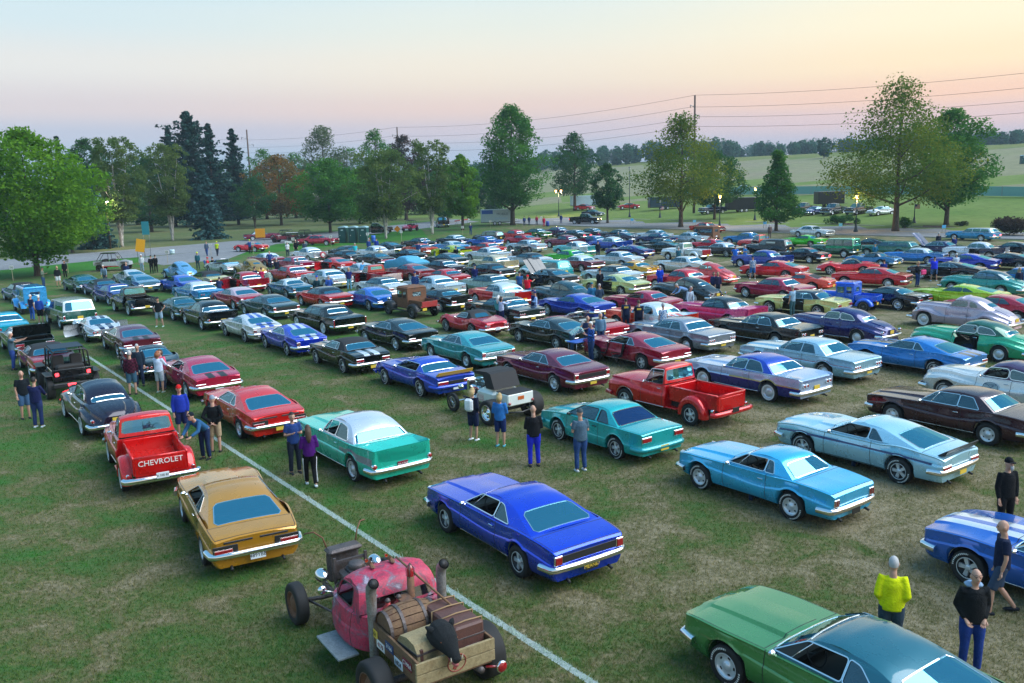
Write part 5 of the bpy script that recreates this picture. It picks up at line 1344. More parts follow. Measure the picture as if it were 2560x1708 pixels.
def ell(mb, c, r, up=Vector((0, 0, 1)), n=14, k=9, mi=0):
	rows = []; z = up.normalized(); x = Vector((1, 0, 0)); x = (x - z * x.dot(z)).normalized(); y = z.cross(x)
	for i in range(k):
		a = math.pi * (i + .02) / (k - 1 + .04); rows.append([Vector(c) + x * (r[0] * math.sin(a) * math.cos(t)) + y * (r[1] * math.sin(a) * math.sin(t)) + z * (r[2] * math.cos(a)) for t in [2 * math.pi * j / n for j in range(n)]])
	mb.grid(rows, mi, True, closed_v=True)
def person_meshes(arms, legs, bend, build, sleeve, leg_l, hair, near):
	key = (arms, legs, bend, build, sleeve, leg_l, hair, near)
	if key in PEOPLE: return PEOPLE[key]
	J = skeleton(arms, legs, bend); g = build; out = {}
	# body: head, neck, limbs and trunk grown into one skin
	b = MB(); H = J['head']; hu = J['hup']
	ell(b, H, (.098, .076, .118), hu); ell(b, H + Vector((.012, 0, -.055)) , (.078, .058, .062), hu)
	b.tube([H + Vector((.085, 0, .01)), H + Vector((.118, 0, -.025))], [.010, .017], 6)
	for s in (1, -1): ell(b, H + Vector((-.005, s * .082, -.005)), (.024, .016, .034), hu, 8, 5)
	b.tube([J['chest'], J['neck'] - Vector((.01, 0, 0)), H - hu * .06], [.07, .058, .055], 10)
	b.tube([J['pel'], J['pel'].lerp(J['chest'], .5), J['chest'], J['neck'].lerp(J['chest'], .35)], [.125 * g, .125 * g, .145 * g, .10], 12, flat=.68)
	for k, s in (('L', 1), ('R', -1)):
		b.tube([J['chest'].lerp(J['sh' + k], .6), J['sh' + k], J['sh' + k].lerp(J['el' + k], .5), J['el' + k], J['el' + k].lerp(J['wr' + k], .45), J['wr' + k]], [.05, .052, .046, .038, .036, .025], 9)
		b.tube([J['hip' + k] + Vector((0, 0, .05)), J['hip' + k].lerp(J['kn' + k], .35), J['kn' + k], J['kn' + k].lerp(J['an' + k], .35), J['an' + k], J['an' + k] + Vector((.0, 0, -.05))], [.085 * g, .078 * g, .054, .054, .036, .038], 10)
	body = remeshed(b, 'body', .017 if near else .026, 3)
	hand = MB()
	for k, s in (('L', 1), ('R', -1)):
		d = (J['wr' + k] - J['el' + k]).normalized(); side = d.cross(Vector((0, 0, 1)) if abs(d.z) < .8 else Vector((1, 0, 0))).normalized(); nrm = side.cross(d).normalized(); w = J['wr' + k]
		hand.tube([w - d * .02, w + d * .03, w + d * .075, w + d * .092], [.024, .036, .040, .034], 8, flat=.5)
		for i in range(4):
			q = w + d * .085 + side * (-.030 + .020 * i); L = (.062, .072, .068, .052)[i]; c1 = q + d * L * .55 + nrm * .008; c2 = q + d * L * .95 + nrm * .028
			hand.tube([q, c1, c2], [.0098, .009, .0065], 6)
		q = w + d * .03 - side * .032; hand.tube([q, q + d * .035 - side * .022, q + d * .065 - side * .022 + nrm * .012], [.013, .0115, .008], 6)
	out['body'] = join_raw(body, hand)
	# clothes
	t = MB(); S = J['chest'] - J['pel']; hem = J['pel'] - S * .20
	t.tube([hem, J['pel'] + S * .05, J['pel'] + S * .5, J['chest'], J['chest'].lerp(J['neck'], .55), J['neck'] - S * .12], [.176 * g, .178 * g, .172 * g, .176 * (.5 + .5 * g), .142, .072], 16, flat=.70)
	for k in 'LR':
		e, w = J['el' + k], J['wr' + k]; sh = J['sh' + k]
		pts, rr = [J['chest'].lerp(sh, .55), sh, sh.lerp(e, .5)], [.070, .072, .064]
		if sleeve == 'short': pts.append(sh.lerp(e, .72)); rr.append(.066)
		else: pts += [e, e.lerp(w, .5), e.lerp(w, .93)]; rr += [.058, .052, .043]
		if sleeve != 'none': t.tube(pts, rr, 10)
	out['shirt'] = remeshed(t, 'shirt', .019 if near else .028, 3)
	p = MB(); p.tube([J['pel'] + S * .12, J['pel'], J['pel'] + Vector((0, 0, -.09))], [.160 * g, .168 * g, .14 * g], 14, flat=.72)
	for k in 'LR':
		h, kn, an = J['hip' + k], J['kn' + k], J['an' + k]
		pts, rr = [h + Vector((0, 0, .02)), h.lerp(kn, .4), h.lerp(kn, .86)], [.098 * g, .094 * g, .083 * g if leg_l == 'short' else .074]
		if leg_l == 'short': pts.append(kn); rr.append(.086)
		else: pts += [kn, kn.lerp(an, .5), kn.lerp(an, .97)]; rr += [.070, .066, .060]
		p.tube(pts, rr, 11)
	out['trousers'] = remeshed(p, 'trousers', .020 if near else .028, 3)
	for k in 'LR':
		m = MB(); a = J['an' + k]; m.tube([a + Vector((-.085, 0, -.052)), a + Vector((-.03, 0, -.045)), a + Vector((.06, 0, -.052)), a + Vector((.145, 0, -.062)), a + Vector((.18, 0, -.068))], [.030, .048, .046, .040, .018], 9, flat=.8)
		out['shoe' + k] = m.mesh('shoe')
	hm = MB(); hb = H - Vector((.014, 0, -.018))
	if hair == 'cap':
		rows = []
		for i in range(6):
			a = math.pi / 2 * i / 5.2; rows.append([hb + Vector((.103 * math.cos(a) * math.cos(t_), .086 * math.cos(a) * math.sin(t_), .112 * math.sin(a) + .01)) for t_ in [2 * math.pi * j / 16 for j in range(16)]])
		hm.grid(rows, 0, True, closed_v=True)
		hm.prism([(.06 + .13 * math.cos(t_), .075 * math.sin(t_)) for t_ in np.linspace(-1.3, 1.3, 9)], .012, .022, 0, fn=lambda p_, q_, h_: tuple(hb + Vector((p_, q_, h_ + .012))))
	elif hair:
		r0 = (.101, .079, .118)
		rows = []
		for i in range(7):
			a = -.42 + (math.pi / 2 + .40) * i / 6; rows.append([hb + Vector((r0[0] * math.cos(a) * math.cos(t_) - (.03 if a < .2 else 0) * (1 if math.cos(t_) > .0 else 0) * 1.9, r0[1] * math.cos(a) * math.sin(t_), r0[2] * math.sin(a) + (.028 if math.cos(t_) > .3 and a < .3 else 0))) for t_ in [2 * math.pi * j / 18 for j in range(18)]])
		hm.grid(rows, 0, True, closed_v=True)
		if hair == 'long': hm.tube([hb + Vector((-.05, 0, .03)), hb + Vector((-.085, 0, -.10)), hb + Vector((-.12, 0, -.25)), hb + Vector((-.13, 0, -.38))], [.08, .088, .078, .03], 10)
		elif hair == 'bob': hm.tube([hb + Vector((-.04, 0, .03)), hb + Vector((-.06, 0, -.08)), hb + Vector((-.06, 0, -.16))], [.09, .096, .07], 12)
	if hm.f: out['hair'] = hm.mesh('hair')
	if near:
		for s in (1, -1):
			e = MB(); ell(e, H + Vector((.088, s * .032, .012)), (.010, .012, .008), hu, 8, 5); out['eye%d' % s] = e.mesh('eye')
		e = MB(); e.box(tuple(H + Vector((.086, 0, -.072))), (.016, .044, .008), 0, .003); out['mouth'] = e.mesh('mouth')
	PEOPLE[key] = out
	return out
SKIN = mat('skin', (0.50, 0.28, 0.20), .55); M_EYE = mat('eye_dark', (0.02, 0.015, 0.012), .3); M_LIP = mat('lips', (0.35, 0.12, 0.10), .5)
HAIRC = dict(grey=(.42, .42, .43), white=(.66, .66, .66), brown=(.07, .04, .025), dark=(.02, .016, .014), blond=(.42, .30, .14), red=(.25, .08, .03), cap=(.02, .02, .03))
def cloth(c, pattern=None):
	key = 'cloth_' + c + (pattern or '')
	if key in MATS: return MATS[key]
	col = C3(c); m = mat(key, col, .85, spec=.2); nt = m.node_tree
	if pattern == 'plaid':
		t = nt.nodes.new('ShaderNodeTexCoord'); w = nt.nodes.new('ShaderNodeTexChecker'); nt.links.new(t.outputs['Object'], w.inputs[0]); w.inputs['Scale'].default_value = 14
		c2 = add_mix(nt, w.outputs['Fac'], col, tuple(x * .3 for x in col))
	elif pattern == 'floral':
		n = add_noise(nt, 16, 2.0); c2 = add_ramp(nt, n, [(.42, col), (.5, (.75, .78, .76)), (.58, tuple(x * .6 for x in col))])
	else:
		n = add_noise(nt, 7, 3.0); c2 = add_ramp(nt, n, [(.3, tuple(x * .82 for x in col)), (.7, tuple(min(1, x * 1.12) for x in col))]); n2 = add_noise(nt, 11, 4.0, dist=2.0); add_bump(nt, n2, .5, .04)
	nt.links.new(c2, nt.nodes['Principled BSDF'].inputs['Base Color']); return m
def person(x, y, face, label, shirt, pants, arms='down', legs='stand', bend=0, sleeve='long', leg_l='long', hair='short', hc='grey', shoe='20242c', h=1.77, g=1.0, pat=None, ppat=None, group='visitors strolling among the cars', z=0.0):
	near = math.hypot(x, y) < 40
	P = person_meshes(arms, legs, bend, g, sleeve, leg_l, hair, near)
	r = root('person', label, 'person', (x, y, z), rad(face), group); k = h / 1.77; r.scale = (k, k, k)
	skin = SKIN
	link('body', P['body'], r, [skin]); link('shirt', P['shirt'], r, [cloth(shirt, pat)])
	link('shorts' if leg_l == 'short' else 'trousers', P['trousers'], r, [cloth(pants, ppat)])
	for s in 'LR': link('shoe', P['shoe' + s], r, [cloth(shoe)])
	if 'hair' in P:
		cm = cloth(hc) if hair == 'cap' and hc not in HAIRC else mat('hair_' + hc, HAIRC[hc], .7)
		link('cap' if hair == 'cap' else 'hair', P['hair'], r, [cm])
	if near:
		for s in (1, -1): link('eye', P['eye%d' % s], r, [M_EYE])
		link('mouth', P['mouth'], r, [M_LIP])
	return r


# ------------------------------------------------------------------ hot rods, buggies and other odd vehicles
def wear_mat(name, cols, scale=3.0, rough=.6, metal=.0, bump=.3):
	if name in MATS: return MATS[name]
	m = mat(name, cols[0], rough, metal); nt = m.node_tree
	n = add_noise(nt, scale, 6.0, rough=.7, dist=.8); k = len(cols)
	c = add_ramp(nt, n, [(.30 + .40 * i / max(1, k - 1), q) for i, q in enumerate(cols)])
	n2 = add_noise(nt, scale * 7, 4.0, rough=.7); c = add_mix(nt, .55, c, add_ramp(nt, n2, [(.35, (.55, .55, .55)), (.62, (1.15, 1.15, 1.15))]), 'MULTIPLY')
	nt.links.new(c, nt.nodes['Principled BSDF'].inputs['Base Color']); add_bump(nt, n2, bump, .02); return m
M_PATINA = wear_mat('patina_paint', [(.13, .09, .12), (.24, .04, .08), (.58, .035, .09), (.40, .06, .11), (.22, .15, .21), (.50, .44, .52)], 3.2, .5)
M_RUST = wear_mat('rusty_steel', [(.10, .045, .025), (.20, .09, .045), (.09, .06, .05)], 5, .8)
M_OLDSTEEL = wear_mat('old_steel', [(.06, .055, .06), (.13, .11, .11), (.09, .06, .05)], 5, .55, .5)
M_WOOD = wear_mat('weathered_plank', [(.11, .055, .03), (.20, .11, .055), (.15, .08, .05)], 4, .8)
M_WOODP = wear_mat('pale_crate_wood', [(.26, .19, .09), (.33, .26, .14), (.22, .15, .07)], 4, .8)
M_LEATHER = wear_mat('old_leather', [(.07, .03, .025), (.12, .05, .04), (.085, .04, .035)], 6, .55)
M_FUR = wear_mat('dark_fur', [(.004, .006, .008), (.012, .016, .02)], 30, .95, 0, 1.0)
M_ROPE = mat('rope', (.30, .19, .10), .9); M_BONE = mat('tusk_ivory', (.62, .55, .45), .5); M_GUMS = mat('gum_pink', (.45, .12, .13), .5)
M_RUSTRED = wear_mat('red_oxide', [(.30, .02, .02), (.42, .03, .03), (.22, .05, .04)], 4, .5)
def part(r, name, mb, m, fix=False, parent=None): return link(name, mb.mesh(name, fix), parent or r, m if isinstance(m, list) else [m])
def box_part(r, name, c, s, m, bev=.01, rot=None, taper=(1, 1), parent=None):
	b = MB(); b.box(c, s, 0, bev, rot, taper); return part(r, name, b, m, parent=parent)
def tube_part(r, name, pts, rr, m, n=8, parent=None):
	b = MB(); b.tube(pts, rr, n); return part(r, name, b, m, parent=parent)
style('rr', L=(-.62, .74), xf=5, xr=-5, rw=.1, tw=.1, rs=.09, tuck=.03, rnose=.1, anose=.02, rtail=.35, atail=.16, gut=.1,
	  zs=[(-.62, 1.07), (.74, 1.06)], zc=[(-.62, 1.10), (.55, 1.12), (.74, 1.10)], wt=[(-.62, .74), (0, .82), (.5, .78), (.74, .66)], wl=[(-.62, .75), (0, .85), (.5, .80), (.74, .67)], zf=[(-.62, .8), (.74, .8)], zb=[(-.62, .46), (.74, .46)], doors=[-.28, .50], open=(-.55, .46),
	  gh=dict(A0=(.52, 1.09), A1=(.30, 1.54), C1=(-.44, 1.57), C0=(-.58, 1.10), wr=.64, wb=.72, q1=None, q0=0, B=-.22, rc=.26, ra=.16, bl=(.12, .84), bv=.80, crown=.05, drop=.09, wround=.1, rear=False, seatx=.02, shelf=False, notrim=True), tail=[], bump=(.5, .5), plate=.5)
def cab_shell(r, st, M):
	B = Body(ST[st]); own = []
	for p in B.build(False):
		if p[0] in ('chassis', 'vent_bar') or (len(p) > 3 and p[3] == 'side'): continue
		own.append(link(p[0], p[1], r, [M.get(k, M_DARK) for k in p[2]]))
	return own
def engine(r, x, z, parent=None, chrome=M_CHROME, block=M_OLDSTEEL, tall=.0):
	b = MB(); b.box((x, 0, z), (.62, .44, .36), 0, .05); b.box((x, 0, z + .24), (.5, .30, .14), 0, .03)
	for s in (1, -1):
		b.box((x, s * .20, z + .20), (.54, .13, .10), 1, .03, rot=Matrix.Rotation(rad(-35 * s), 3, 'X'))
		for k in range(4): b.tube([(x - .21 + .14 * k, s * .24, z + .06), (x - .21 + .14 * k, s * .36, z - .04), (x - .30, s * .38, z - .16)], .022, 6, 1)
	b.lathe([(.001, .0), (.14, 0), (.15, .03), (.15, .09), (.13, .11), (.001, .12)], 16, 'z', (x + .02, 0, z + .31 + tall), 1)
	return part(r, 'engine', b, [block, chrome], True)
def rat_rod(x, y, hd):
	r = root('rat_rod_truck', 'rusty red rat rod truck loaded with barrel, trunk and crate, foreground', 'pickup truck', (x, y, 0), rad(hd), 'show cars parked in rows on the field')
	cm = dict(paint=M_PATINA, roof=M_PATINA, pillar=M_PATINA, rstripe=M_PATINA, stripe=M_PATINA, glass=M_GLASS, rglass=M_GLASS, interior=M_INT, seat=M_RUSTRED, trim=M_OLDSTEEL, gap=M_DARK)
	cab_shell(r, 'rr', cm)
	for s in (1, -1): tube_part(r, 'frame_rail', [(2.15, s * .30, .52), (1.0, s * .33, .46), (.4, s * .36, .42), (-1.2, s * .40, .50), (-2.35, s * .42, .62)], .055, M_OLDSTEEL, 6)
	tube_part(r, 'front_axle', [(1.92, .86, .40), (1.92, .4, .34), (1.92, -.4, .34), (1.92, -.86, .40)], .04, M_OLDSTEEL); tube_part(r, 'rear_axle', [(-1.55, .8, .44), (-1.55, -.8, .44)], .06, M_OLDSTEEL)
	for s in (1, -1):
		tube_part(r, 'radius_rod', [(1.92, s * .70, .36), (.70, s * .42, .40)], .022, M_OLDSTEEL, 6)
		put_wheel(r, 1.92, s * .92, .385, .22, 'steel', M_TYRE, M_RUST); put_wheel(r, -1.55, s * .95, .44, .32, 'steel', M_TYRE, M_RUST)
	engine(r, 1.25, .74, block=M_OLDSTEEL, chrome=M_OLDSTEEL)
	g = MB(); g.box((1.92, 0, .90), (.16, .62, .62), 0, .06); g.box((1.86, 0, 1.22), (.30, .66, .10), 0, .04); g.box((1.58, 0, 1.10), (.05, .60, .05), 0); g.box((1.55, .30, .95), (.05, .05, .5), 0); g.box((1.55, -.30, .95), (.05, .05, .5), 0)
	part(r, 'radiator_shell', g, M_OLDSTEEL)
	for s in (1, -1): tube_part(r, 'horn_bar', [(1.95, s * .28, 1.24), (1.98, s * .34, 1.46), (2.10, s * .46, 1.56), (2.22, s * .60, 1.52)], .015, M_RUST, 6)
	for s in (1, -1):
		h = MB(); h.lathe([(.001, -.14), (.07, -.12), (.115, -.04), (.125, .06), (.12, .09)], 16, 'x', (1.62, s * .52, .90), 0); h.lathe([(.12, .09), (.06, .12), (.001, .125)], 16, 'x', (1.62, s * .52, .90), 1); h.tube([(1.6, s * .52, .82), (1.7, s * .34, .62)], .02, 6); part(r, 'head_light', h, [M_CHROME, M_CLEAR], True)
	m = MB(); m.lathe([(.001, -.03), (.07, -.02), (.08, .01)], 14, 'x', (.62, .90, 1.12), 0); m.tube([(.62, .90, 1.12), (.56, .72, 1.06)], .012, 6); part(r, 'door_mirror', m, M_CHROME)
	box_part(r, 'running_board', (.02, .92, .40), (.95, .36, .04), wear_mat('board_grey', [(.18, .22, .24), (.30, .34, .36)], 4, .7), .008)
	for s in (1, -1):
		st = MB(); st.tube([(-.78, s * .62, .40), (-.78, s * .62, 1.0), (-.78, s * .62, 1.52), (-.80, s * .62, 1.64), (-.90, s * .62, 1.74)], [.075, .075, .085, .088, .09], 12, cap=False)
		st.tube([(-.87, s * .62, 1.725), (-.9, s * .62, 1.74)], [.07, .072], 12, 1); part(r, 'exhaust_stack', st, [wear_mat('stack_steel', [(.20, .19, .19), (.34, .33, .33), (.22, .16, .12)], 5, .45, .4), M_DARK])
	for yy in (.26, -.10):
		v = MB(); v.box((.02, yy, 1.64), (.30, .07, .10), 0, .03, taper=(.3, .6)); v.lathe([(.028, 0), (.02, .05), (.001, .055)], 10, 'x', (.17, yy, 1.64), 1); part(r, 'roof_marker', v, [M_RUST, mat('marker_orange', (.8, .12, .03), .3, 0, 1.0)])
	# bed
	x0, x1, hw, zf = -2.32, -.70, .62, .70
	box_part(r, 'bed_floor', ((x0 + x1) / 2, 0, zf), (x1 - x0, hw * 2, .05), M_WOOD)
	for s in (1, -1):
		for k in range(2): box_part(r, 'bed_board', ((x0 + x1) / 2, s * hw, zf + .12 + .18 * k), (x1 - x0, .04, .17), M_WOOD, .006)
	for k in range(2): box_part(r, 'tail_board', (x0, 0, zf + .10 + .18 * k), (.045, hw * 2 + .08, .17), M_WOODP, .006)
	lt = [(-.86, 'JE551', M_PLATE_Y, M_BLACK), (-1.10, '4170', M_WHITE, M_RED), (-1.42, '3166', mat('plate_navy', (.02, .05, .16), .5), M_WHITE), (-1.72, '1024', M_PLATE_W, M_BLACK), (-2.02, 'C190A', M_PLATE_M, M_WHITE)]
	for q, (xx, s_, a, b_) in enumerate(lt):
		zz = zf + (.22 if q % 2 == 0 else .10); p = box_part(r, 'licence_plate', (xx, hw + .026, zz), (.28, .008, .14), a, .003)
		link('lettering', text_mesh(s_, .10, .002), p, [b_], (xx, hw + .033, zz), (rad(90), 0, rad(180)))
	cir = MB(); ring = [(0, .15 * math.cos(t), zf + .19 + .13 * math.sin(t)) for t in np.linspace(0, 2 * math.pi, 24, endpoint=False)]; cir.tube([(x0 - .026, b_, c_) for _, b_, c_ in ring], .009, 5, closed=True); cir.box((x0 - .026, 0, zf + .19), (.012, .06, .2), 0, .002, rot=Matrix.Rotation(rad(28), 3, 'X'))
	part(r, 'tail_emblem', cir, mat('emblem_red', (.25, .04, .03), .6))
	tl = MB(); tl.lathe([(.001, .02), (.09, .02), (.095, -.02), (.08, -.03)], 16, 'x', (x0 - .10, -.72, .62), 1); tl.lathe([(.08, -.03), (.05, -.05), (.001, -.055)], 16, 'x', (x0 - .10, -.72, .62), 0); tl.tube([(x0, -.5, .64), (x0 - .09, -.70, .62)], .02, 6); part(r, 'tail_light', tl, [M_RED, M_CHROME], True)
	# load: each lifts off, so each stands at top level
	ca, sa = math.cos(rad(hd)), math.sin(rad(hd))
	def at(lx, ly, lz): return (x + lx * ca - ly * sa, y + lx * sa + ly * ca, lz)
	b = root('barrel', 'old wooden barrel with iron hoops lying in the rat rod bed', 'barrel', at(-1.12, .18, zf + .36), rad(hd + 90)); n = 16; L = .42
	for k in range(n):
		a0, a1 = 2 * math.pi * k / n + .02, 2 * math.pi * (k + 1) / n - .02; s_ = MB(); rows = []
		for t in (-1, -.6, -.2, .2, .6, 1):
			rad_ = .335 - .07 * t * t; rows.append([(t * L, rad_ * math.cos(a0), rad_ * math.sin(a0)), (t * L, rad_ * 1.01 * math.cos((a0 + a1) / 2), rad_ * 1.01 * math.sin((a0 + a1) / 2)), (t * L, rad_ * math.cos(a1), rad_ * math.sin(a1))])
		s_.grid(rows, 0, True); part(b, 'stave', s_, M_WOOD)
	for t in (-.93, -.45, .45, .93):
		h = MB(); q = .342 - .07 * t * t; h.lathe([(q - .004, (t - .06) * L), (q + .006, (t - .06) * L), (q + .006, (t + .06) * L), (q - .004, (t + .06) * L)], 24, 'x', smooth=False); part(b, 'hoop', h, M_OLDSTEEL)
	for t in (-1, 1):
		h = MB(); h.lathe([(.001, t * L * .95), (.262, t * L * .95)], 20, 'x'); part(b, 'barrel_head', h, M_WOOD)
	c = root('crate', 'pale wooden chest with a black boar head sticking out', 'chest', at(-1.82, .22, zf + .03), rad(hd + 4))
	box_part(c, 'chest_box', (0, 0, .19), (.56, .66, .36), M_WOODP, .01); lid = MB(); lid.prism([(.28, .36), (.20, .46), (0, .50), (-.20, .46), (-.28, .36)], -.33, .33, 0, fn=lambda a_, b_, h_: (a_, h_, b_ + .005)); part(c, 'lid', lid, M_WOODP, True)
	for yy in (-.25, .25): box_part(c, 'strap', (0, yy, .20), (.575, .05, .40), M_LEATHER, .004)
	for zz in (.05, .33): box_part(c, 'edge_band', (0, 0, zz), (.575, .675, .04), M_OLDSTEEL, .003)
	bo = root('boar_head', 'mounted black boar head with tusks on the rat rod tailboard', 'trophy', at(-2.12, .10, zf + .50), rad(hd + 180))
	hd_ = MB(); hd_.tube([(-.16, 0, .06), (0, 0, .05), (.16, 0, .0), (.30, 0, -.08), (.40, 0, -.14), (.44, 0, -.16)], [.20, .21, .17, .10, .072, .06], 12); me = remeshed(hd_, 'head', .02, 2); link('head', me, bo, [M_FUR])
	for s in (1, -1): tube_part(bo, 'ear', [(-.02, s * .15, .16), (-.06, s * .20, .20), (-.09, s * .23, .22)], [.05, .04, .012], M_FUR); tube_part(bo, 'tusk', [(.36, s * .06, -.18), (.41, s * .09, -.14), (.42, s * .10, -.08)], [.014, .011, .003], M_BONE); box_part(bo, 'eye', (.20, s * .13, .07), (.02, .02, .02), M_AMBER, .006)
	tube_part(bo, 'jaw', [(.24, 0, -.16), (.36, 0, -.22), (.41, 0, -.24)], [.06, .05, .03], M_GUMS)
	t = root('travel_trunk', 'large brown leather travel trunk tied with rope in the rat rod bed', 'trunk', at(-1.66, -.32, zf + .03), rad(hd)); box_part(t, 'trunk_box', (0, 0, .30), (1.05, .52, .58), M_LEATHER, .03); box_part(t, 'trunk_band', (0, 0, .40), (1.06, .53, .025), M_OLDSTEEL, .003)
	for k in range(4):
		xx = -.42 + .28 * k; tube_part(t, 'rope', [(xx, .275, .05), (xx, .275, .60), (xx, .0, .615), (xx, -.275, .60), (xx, -.275, .05)], .014, M_ROPE, 6)
	p = box_part(t, 'address_plate', (-.532, -.04, .20), (.008, .26, .13), M_WHITE, .003); link('lettering', text_mesh('39 RAT', .075, .002), p, [M_BLACK], (-.538, -.04, .20), (rad(90), 0, rad(-90)))
	for lx, ly, lab in ((-.86, .38, 'red oxide gas bottle strapped behind the rat rod cab, taller one'), (-.84, .18, 'red lantern pot beside the gas bottle behind the cab')):
		q = root('gas_bottle', lab, 'bottle', at(lx, ly, zf + .03)); m = MB(); m.lathe([(.001, 0), (.09, 0), (.10, .02), (.10, .48), (.07, .56), (.04, .58), (.04, .62), (.001, .625)], 14, 'z'); part(q, 'cylinder', m, M_RUSTRED, True); m = MB(); m.lathe([(.03, .62), (.05, .64), (.03, .68), (.001, .69)], 10, 'z'); part(q, 'valve', m, M_OLDSTEEL)
	q = root('beacon_post', 'brown post with caged red beacon behind the rat rod cab', 'lamp', at(-.80, -.06, zf + .03)); tube_part(q, 'post', [(0, 0, 0), (0, 0, .92)], .06, M_RUST, 12); m = MB(); m.lathe([(.055, .92), (.055, 1.04), (.03, 1.10), (.001, 1.11)], 12, 'z'); part(q, 'lens', m, M_RED)
	for k in range(4): tube_part(q, 'cage_bar', [(.065 * math.cos(k * 1.57), .065 * math.sin(k * 1.57), .92), (.065 * math.cos(k * 1.57), .065 * math.sin(k * 1.57), 1.05), (0, 0, 1.14)], .006, M_OLDSTEEL, 5)
	q = root('shovel', 'long wooden handled shovel laid over the load behind the cab', 'shovel', at(-.95, -.2, 1.25), rad(hd)); tube_part(q, 'handle', [(-.55, -.20, .08), (.35, .05, .42), (.70, .12, .52)], .018, M_WOOD); box_part(q, 'blade', (.05, .30, .10), (.30, .22, .02), M_RUST, .01)
	return r
def t_bucket(x, y, hd):
	r = root('hot_rod', 'white bucket seat hot rod with tall black top and huge rear tyres', 'car', (x, y, 0), rad(hd), 'show cars parked in rows on the field'); Wt = paint(C3('e6ece8'), .0)
	for s in (1, -1): tube_part(r, 'frame_rail', [(1.45, s * .26, .42), (.2, s * .34, .36), (-1.2, s * .36, .46)], .04, M_BLACK, 6)
	tube_part(r, 'front_axle', [(1.35, .70, .33), (1.35, -.70, .33)], .03, M_CHROME); tube_part(r, 'rear_axle', [(-.95, .7, .40), (-.95, -.7, .40)], .06, M_BLACK)
	for s in (1, -1): put_wheel(r, 1.35, s * .78, .33, .12, 'wire', M_TYRE, M_CHROME); put_wheel(r, -.95, s * .86, .42, .46, 'slot', M_TYRE, M_CHROME)
	b = MB(); b.box((-.25, 0, .72), (1.0, 1.12, .52), 0, .10, taper=(1.04, 1.04)); part(r, 'body', b, Wt)
	f = MB(); f.box((.02, .575, .70), (.40, .012, .22), 0, .004); part(r, 'flag_panel', f, wear_mat('flame_paint', [(.45, .03, .03), (.7, .65, .62), (.5, .03, .03)], 8, .4))
	c = MB(); c.box((-1.12, 0, .80), (.66, 1.08, .40), 0, .03); part(r, 'bed_box', c, Wt); box_part(r, 'bed_cover', (-1.12, 0, 1.01), (.64, 1.04, .03), M_VINYLBLK, .01); box_part(r, 'tailgate_emblem', (-1.455, 0, .84), (.01, .26, .12), mat('emblem_orange', (.55, .12, .02), .4), .003)
	box_part(r, 'seat', (-.36, 0, 1.00), (.40, .96, .30), Wt, .08)
	engine(r, .78, .66, tall=.10); t = MB(); t.box((1.22, 0, .80), (.12, .50, .56), 0, .04); part(r, 'radiator', t, M_CHROME)
	tp = MB(); tp.prism([(.42, 1.50), (.36, 1.56), (-.35, 1.60), (-.52, 1.55), (-.74, 1.06), (-.62, 1.04), (-.40, 1.46), (.34, 1.46)], -.54, .54, 0, fn=lambda a_, b_, h_: (a_, h_, b_)); part(r, 'soft_top', tp, M_VINYLBLK, True)
	sd = MB()
	for s in (1, -1): sd.poly([(-.40, s * .54, 1.46), (-.62, s * .54, 1.04), (-.28, s * .54, 1.04), (-.10, s * .54, 1.46)])
	part(r, 'top_side', sd, M_VINYLBLK)
	for s in (1, -1): tube_part(r, 'windshield_post', [(.30, s * .52, .96), (.40, s * .53, 1.48)], .016, M_CHROME)
	w = MB(); w.poly([(.31, .50, .98), (.31, -.50, .98), (.40, -.50, 1.46), (.40, .50, 1.46)]); part(r, 'windshield', w, M_GLASS)
	for s in (1, -1):
		h = MB(); h.lathe([(.001, -.12), (.08, -.07), (.10, .03), (.001, .05)], 14, 'x', (1.28, s * .48, .84)); part(r, 'head_light', h, M_CHROME); tl = MB(); tl.lathe([(.05, .03), (.05, -.02), (.001, -.04)], 12, 'x', (-1.46, s * .48, .70)); part(r, 'tail_light', tl, M_RED)
	tube_part(r, 'rear_spring', [(-1.46, .5, .42), (-1.5, 0, .36), (-1.46, -.5, .42)], .03, M_BLACK); return r
